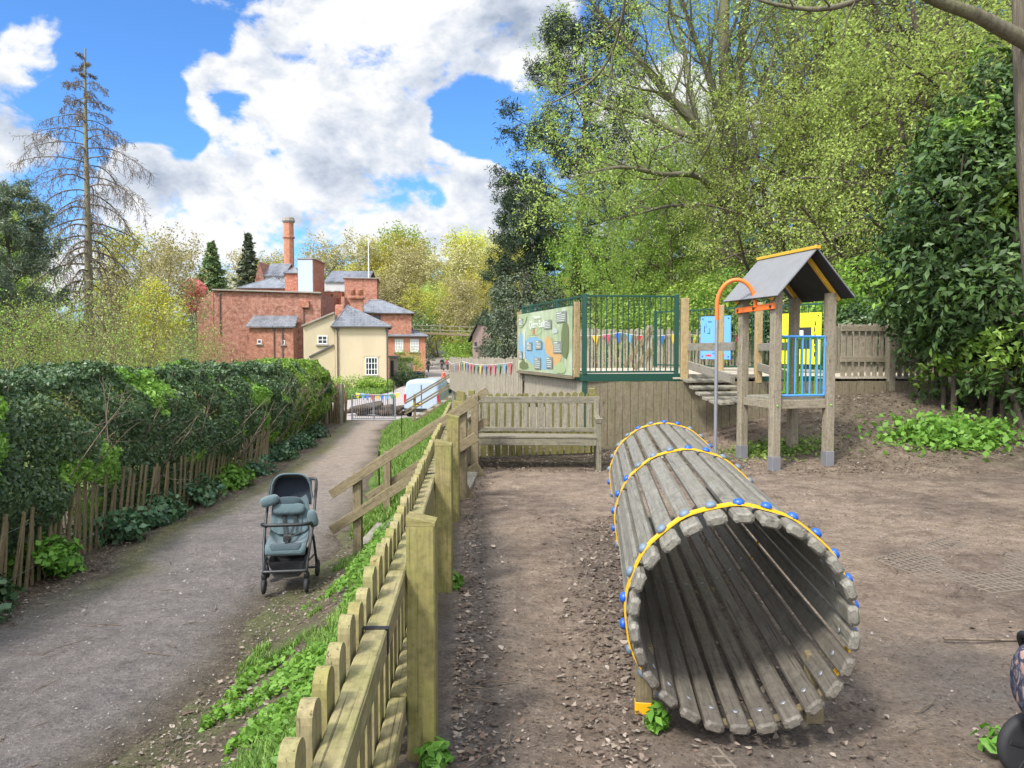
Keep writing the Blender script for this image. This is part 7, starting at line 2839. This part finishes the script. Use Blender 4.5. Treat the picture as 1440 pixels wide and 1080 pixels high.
# ground cover beneath the laurel
n = 2200
Xg_, Yg_ = nr.normal(6.15, .42, n), nr.normal(10.75, .22, n)
Cg = np.stack([Xg_, Yg_, Z(Xg_, Yg_) + np.abs(nr.normal(.10, .09, n))], -1)
o = leaf_obj('ground_cover', Cg, nr, .085, 'lf_nettle', nrm=(0, -.3, 1.0), aspect=.7)
o['kind'] = 'stuff'
n = 4200
Xg_, Yg_ = nr.normal(3.75, .35, n), nr.normal(10.9, .22, n)
Cg = np.stack([Xg_, Yg_, Z(Xg_, Yg_) + np.abs(nr.normal(.03, .03, n))], -1)
o = leaf_obj('ground_cover', Cg[:1500], nr, .05, 'lf_grass', nrm=(0, -.3, 1.0), aspect=.6)
o['kind'] = 'stuff'
for i, (x, y, r, sz, lab) in enumerate([(1.95, 2.95, .11, .05, 'small dock plant beside the camouflage pushchair'), (-.30, 2.85, .05, .055, 'small green seedling at the foot of the near fence post'), (-.40, 5.05, .06, .05, 'small weed at the foot of the second fence post'), (-.62, 7.3, .07, .07, 'grassy tuft by the third fence post'), (.60, 3.15, .05, .05, 'grass tuft beside the near leg of the tunnel')]):
    shrub('weed_plant', lab, 'plant', x, y, [(0, 0, .05, r, r, .07), (r * .6, .02, .04, r * .7, r * .7, .05)], 130, sz, 'lf_nettle', 2, 'twigl', 220 + i, aspect=.55, deep=2, up=1.0)


def scatter_litter(name, X, Y, mat, nr, size, lift=.012):
    zz = Z(X, Y) + micro(X, Y) + lift * nr.uniform(.2, 1.4, len(X))
    n = len(X)
    size = np.minimum(np.broadcast_to(size, (n,)), .052)
    N_ = nr.normal(size=(n, 3)) * .5 + np.array((0, 0, 2.0))
    N_ /= np.linalg.norm(N_, axis=1, keepdims=True)
    A = np.cross(N_, nr.normal(size=(n, 3)))
    A /= np.linalg.norm(A, axis=1, keepdims=True)
    B = np.cross(N_, A)
    C = np.stack([X, Y, zz], -1)
    curl, side, bend = nr.normal(.25, .35, (n, 1)), nr.normal(.12, .2, (n, 1)), nr.normal(0, .18, (n, 1))
    rows = []
    for t, wd in ((-.5, .06), (-.28, .24), (.0, .33), (.26, .22), (.5, .03)):
        wl, wr = wd * nr.uniform(.6, 1.25, (n, 1)), wd * nr.uniform(.6, 1.25, (n, 1))
        mid = C + size[:, None] * (A * t + B * bend * (4 * t * t) + N_ * curl * (t * t - .1))
        rows += [mid + size[:, None] * (B * wl + N_ * side * wd * 2), mid - size[:, None] * (B * wr - N_ * side * wd * 1.6)]
    V = np.stack(rows, 1).reshape(-1, 3)
    i = np.arange(n)[:, None] * 10
    F = np.concatenate([i + np.array([[2 * k, 2 * k + 1, 2 * k + 3, 2 * k + 2]]) for k in range(4)])
    o = fast_mesh(name, V, F, mat)
    o['kind'] = 'stuff'
    return o


def rand_in(n, xa, xb, ya, yb, logy=True):
    y = np.exp(nr.uniform(np.log(ya), np.log(yb), n)) if logy else nr.uniform(ya, yb, n)
    return nr.uniform(xa, xb, n), y


XS, YS = [], []
def addl(x, y):
    XS.append(x)
    YS.append(y)


x, y = rand_in(2600, -.4, 7.5, 2.0, 11.5)
d = fbm(x * 1.3, y * 1.3, 55, 4)
ok = (d > .55) & (x > fx(y) + .1)
addl(x[ok], y[ok])
x, y = rand_in(1500, -.3, .35, 2, 10)          # right foot of the fence
x = fx(y) + .1 + np.abs(nr.normal(0, .13, len(y)))
addl(x, y)
x, y = rand_in(1900, .2, .95, 2.6, 7.2, False)     # left of the tunnel
x = .55 + .11 * (y - 3) - np.abs(nr.normal(0, .22, len(y)))
x2, y2 = rand_in(900, .7, 1.6, 2.9, 6.6, False)
addl(np.concatenate([x, x2 + .1 * (y2 - 3)]), np.concatenate([y, y2]))
x, y = rand_in(3600, -.6, 2.4, 9.9, 12.2, False)     # under the bench and the boards
addl(x, y)
x, y = rand_in(6500, 2.2, 7.8, 9.6, 12.6, False)     # bank behind the tower
ok = (fbm(x * 1.1, y * 1.1, 66, 3) > .38)
addl(x[ok], y[ok])
y = np.exp(nr.uniform(np.log(4), np.log(24), 4200))      # foot of the hedge
x = xl(y) - .1 + nr.normal(0.06, .17, len(y))
addl(x, y)
y = np.exp(nr.uniform(np.log(1.8), np.log(9), 5200))      # verge between path and fence
x = xr(y) + (xf(y) - xr(y)) * nr.uniform(-.05, 1, len(y))
ok = fbm(x * 1.7, y * 1.7, 88, 3) > .42
addl(x[ok], y[ok])
X, Y = np.concatenate(XS), np.concatenate(YS)
far = np.maximum(1, Y / 8)
pick = nr.uniform(0, 1, len(X)) < .26
scatter_litter('leaf_litter', X[~pick], Y[~pick], 'lf_dead', nr, .025 * far[~pick] ** .5 * np.exp(nr.normal(-.1, .35, (~pick).sum())))
scatter_litter('leaf_litter', X[pick], Y[pick], 'lf_russet', nr, .025 * far[pick] ** .5 * np.exp(nr.normal(-.1, .35, pick.sum())))

# crumbs of leaf and bark trodden into the surface
x1, y1 = rand_in(16000, -4.4, -1.7, 1.9, 14)
x2, y2 = rand_in(13000, -.4, 6.5, 1.9, 10.5)
X, Y = np.concatenate([x1, x2]), np.concatenate([y1, y2])
ok = (((X > xl(Y)) & (X < xr(Y) + .3)) | (X > fx(Y) + .1)) & (fbm(X * 1.4, Y * 1.4, 33, 4) + nr.uniform(-.2, .2, len(X)) > .42)
X, Y = X[ok], Y[ok]
scatter_litter('leaf_litter', X, Y, 'lf_crumb', nr, .0135 * np.maximum(1, Y / 4.5) ** .5, .004)
# pebbles and grit
x1, y1 = rand_in(6000, -4.3, -1.8, 1.9, 12)
x2, y2 = rand_in(3500, -.4, 5.5, 1.9, 9.5)
X, Y = np.concatenate([x1, x2]), np.concatenate([y1, y2])
ok = ((X > xl(Y)) & (X < xr(Y) + .2)) | (X > fx(Y) + .1)
X, Y = X[ok], Y[ok]
zz = Z(X, Y) + micro(X, Y) + np.where(X < -1.8, .012, 0)
r = (.0045 * np.exp(nr.normal(0, .45, len(X))))[:, None] * np.maximum(1, (Y / 4.0))[:, None] ** .4
O = np.array([(1, 0, 0), (0, 1, 0), (-1, 0, 0), (0, -1, 0), (0, 0, .7), (0, 0, -.5)]) 
ang = nr.uniform(0, 6.28, len(X))
ca, sa = np.cos(ang)[:, None], np.sin(ang)[:, None]
ox = O[None, :, 0] * ca - O[None, :, 1] * sa * .7
oy = O[None, :, 0] * sa + O[None, :, 1] * ca * .7
V = np.stack([X[:, None] + ox * r, Y[:, None] + oy * r, zz[:, None] + O[None, :, 2] * r + .001], -1).reshape(-1, 3)
T3 = np.array([(0, 1, 4), (1, 2, 4), (2, 3, 4), (3, 0, 4)])
F = (np.arange(len(X))[:, None, None] * 6 + T3[None]).reshape(-1, 3)
m, nt_, b_ = new_mat('grit')
g_ = N(nt_, 'ShaderNodeNewGeometry')
L(nt_, ramp(nt_, g_.outputs['Random Per Island'], [(0, (.09, .077, .068)), (.6, (.20, .178, .163)), (1, (.29, .27, .25))]), b_.inputs['Base Color'])
b_.inputs['Roughness'].default_value = .9
M['grit'] = m
gr = fast_mesh('gravel', V, F, 'grit')
gr['kind'] = 'stuff'

# fallen twigs
rng = random.Random(301)
brs = []
for i in range(330):
    if rng.random() < .45:
        y = math.exp(rng.uniform(math.log(2), math.log(9)))
        x = rng.uniform(-.2, 4.6)
    elif rng.random() < .6:
        y = math.exp(rng.uniform(math.log(2), math.log(10)))
        x = rng.uniform(float(xl(y)) + .1, -.5)
    else:
        y, x = rng.uniform(9.6, 12.2), rng.uniform(-.4, 6.5)
    L_ = rng.choice([.08, .12, .2, .3]) * rng.uniform(.7, 1.3)
    a = rng.uniform(0, 6.28)
    pts = []
    for k in range(6):
        t = k / 5 - .5
        qx, qy = x + cos(a) * L_ * t + .06 * L_ * sin(3 * t + i), y + sin(a) * L_ * t + .1 * L_ * cos(4 * t + i)
        pts.append(V3((qx, qy, zat(qx, qy) + float(micro(np.array(qx), np.array(qy))) + .02 + .008 * sin(k * 2 + i))))
    r0 = rng.uniform(.002, .0045) * max(1, y / 5) ** .4
    brs.append((pts, [r0, r0, r0 * .9, r0 * .8, r0 * .7, r0 * .5]))
tw_ = wood_mesh('twig_litter', [(brs, 4)], 'twig', None)
tw_['kind'] = 'stuff'
pts = [V3((x, y, zat(x, y) + .022)) for x, y in ((2.35, 4.12), (2.7, 4.10), (3.1, 4.09), (3.6, 4.13))]
tag(wood_mesh('long_branch', [([(smooth_path(pts, 5), [.008 - .0003 * i for i in range(16)])], 6)], 'twig', None), 'long thin fallen branch lying beyond the camouflage pushchair', 'branch')

# ================================================================== rubber grass mats sunk in the earth
M['mat'] = paint('earth caked rubber mat', (.16, .13, .10), .9, .35)


def mat_grid(label, corners, cell, lift):
    a, b, c, d = [V3((*q, 0)) for q in corners]
    mb = MB()
    n = int((b - a).length / cell)
    m_ = int((d - a).length / cell)

    def pt(u, v):
        p = a.lerp(b, u).lerp(d.lerp(c, u), v)
        w_ = lift - .016 * float(sstep(.62, .30, fbm(np.array(p.x * 1.7), np.array(p.y * 1.7), 91, 3)))
        return V3((p.x, p.y, zat(p.x, p.y) + float(micro(np.array(p.x), np.array(p.y))) + w_))
    for i in range(n + 1):
        pts = [pt(i / n, j / m_ / 1) for j in range(0, m_ + 1)]
        for p0, p1 in zip(pts[:-1], pts[1:]):
            mb.beam(p0, p1, .013, .022, ch=.003)
    for j in range(m_ + 1):
        pts = [pt(i / n, j / m_) for i in range(0, n + 1)]
        for p0, p1 in zip(pts[:-1], pts[1:]):
            mb.beam(p0, p1, .013, .0215, ch=.003)
    o = mb.build('rubber_mat', 'mat')
    return tag(o, label, 'mat')


mat_grid('half buried rubber grid mat in the bare earth beside the tunnel opening', [(2.75, 5.75), (2.95, 4.95), (4.5, 5.1), (4.4, 7.0)], .066, .0005)
mat_grid('earth filled rubber grid mat at the lower edge of the picture', [(.12, 3.02), (.2, 2.3), (1.0, 2.3), (.82, 3.0)], .056, -.004)
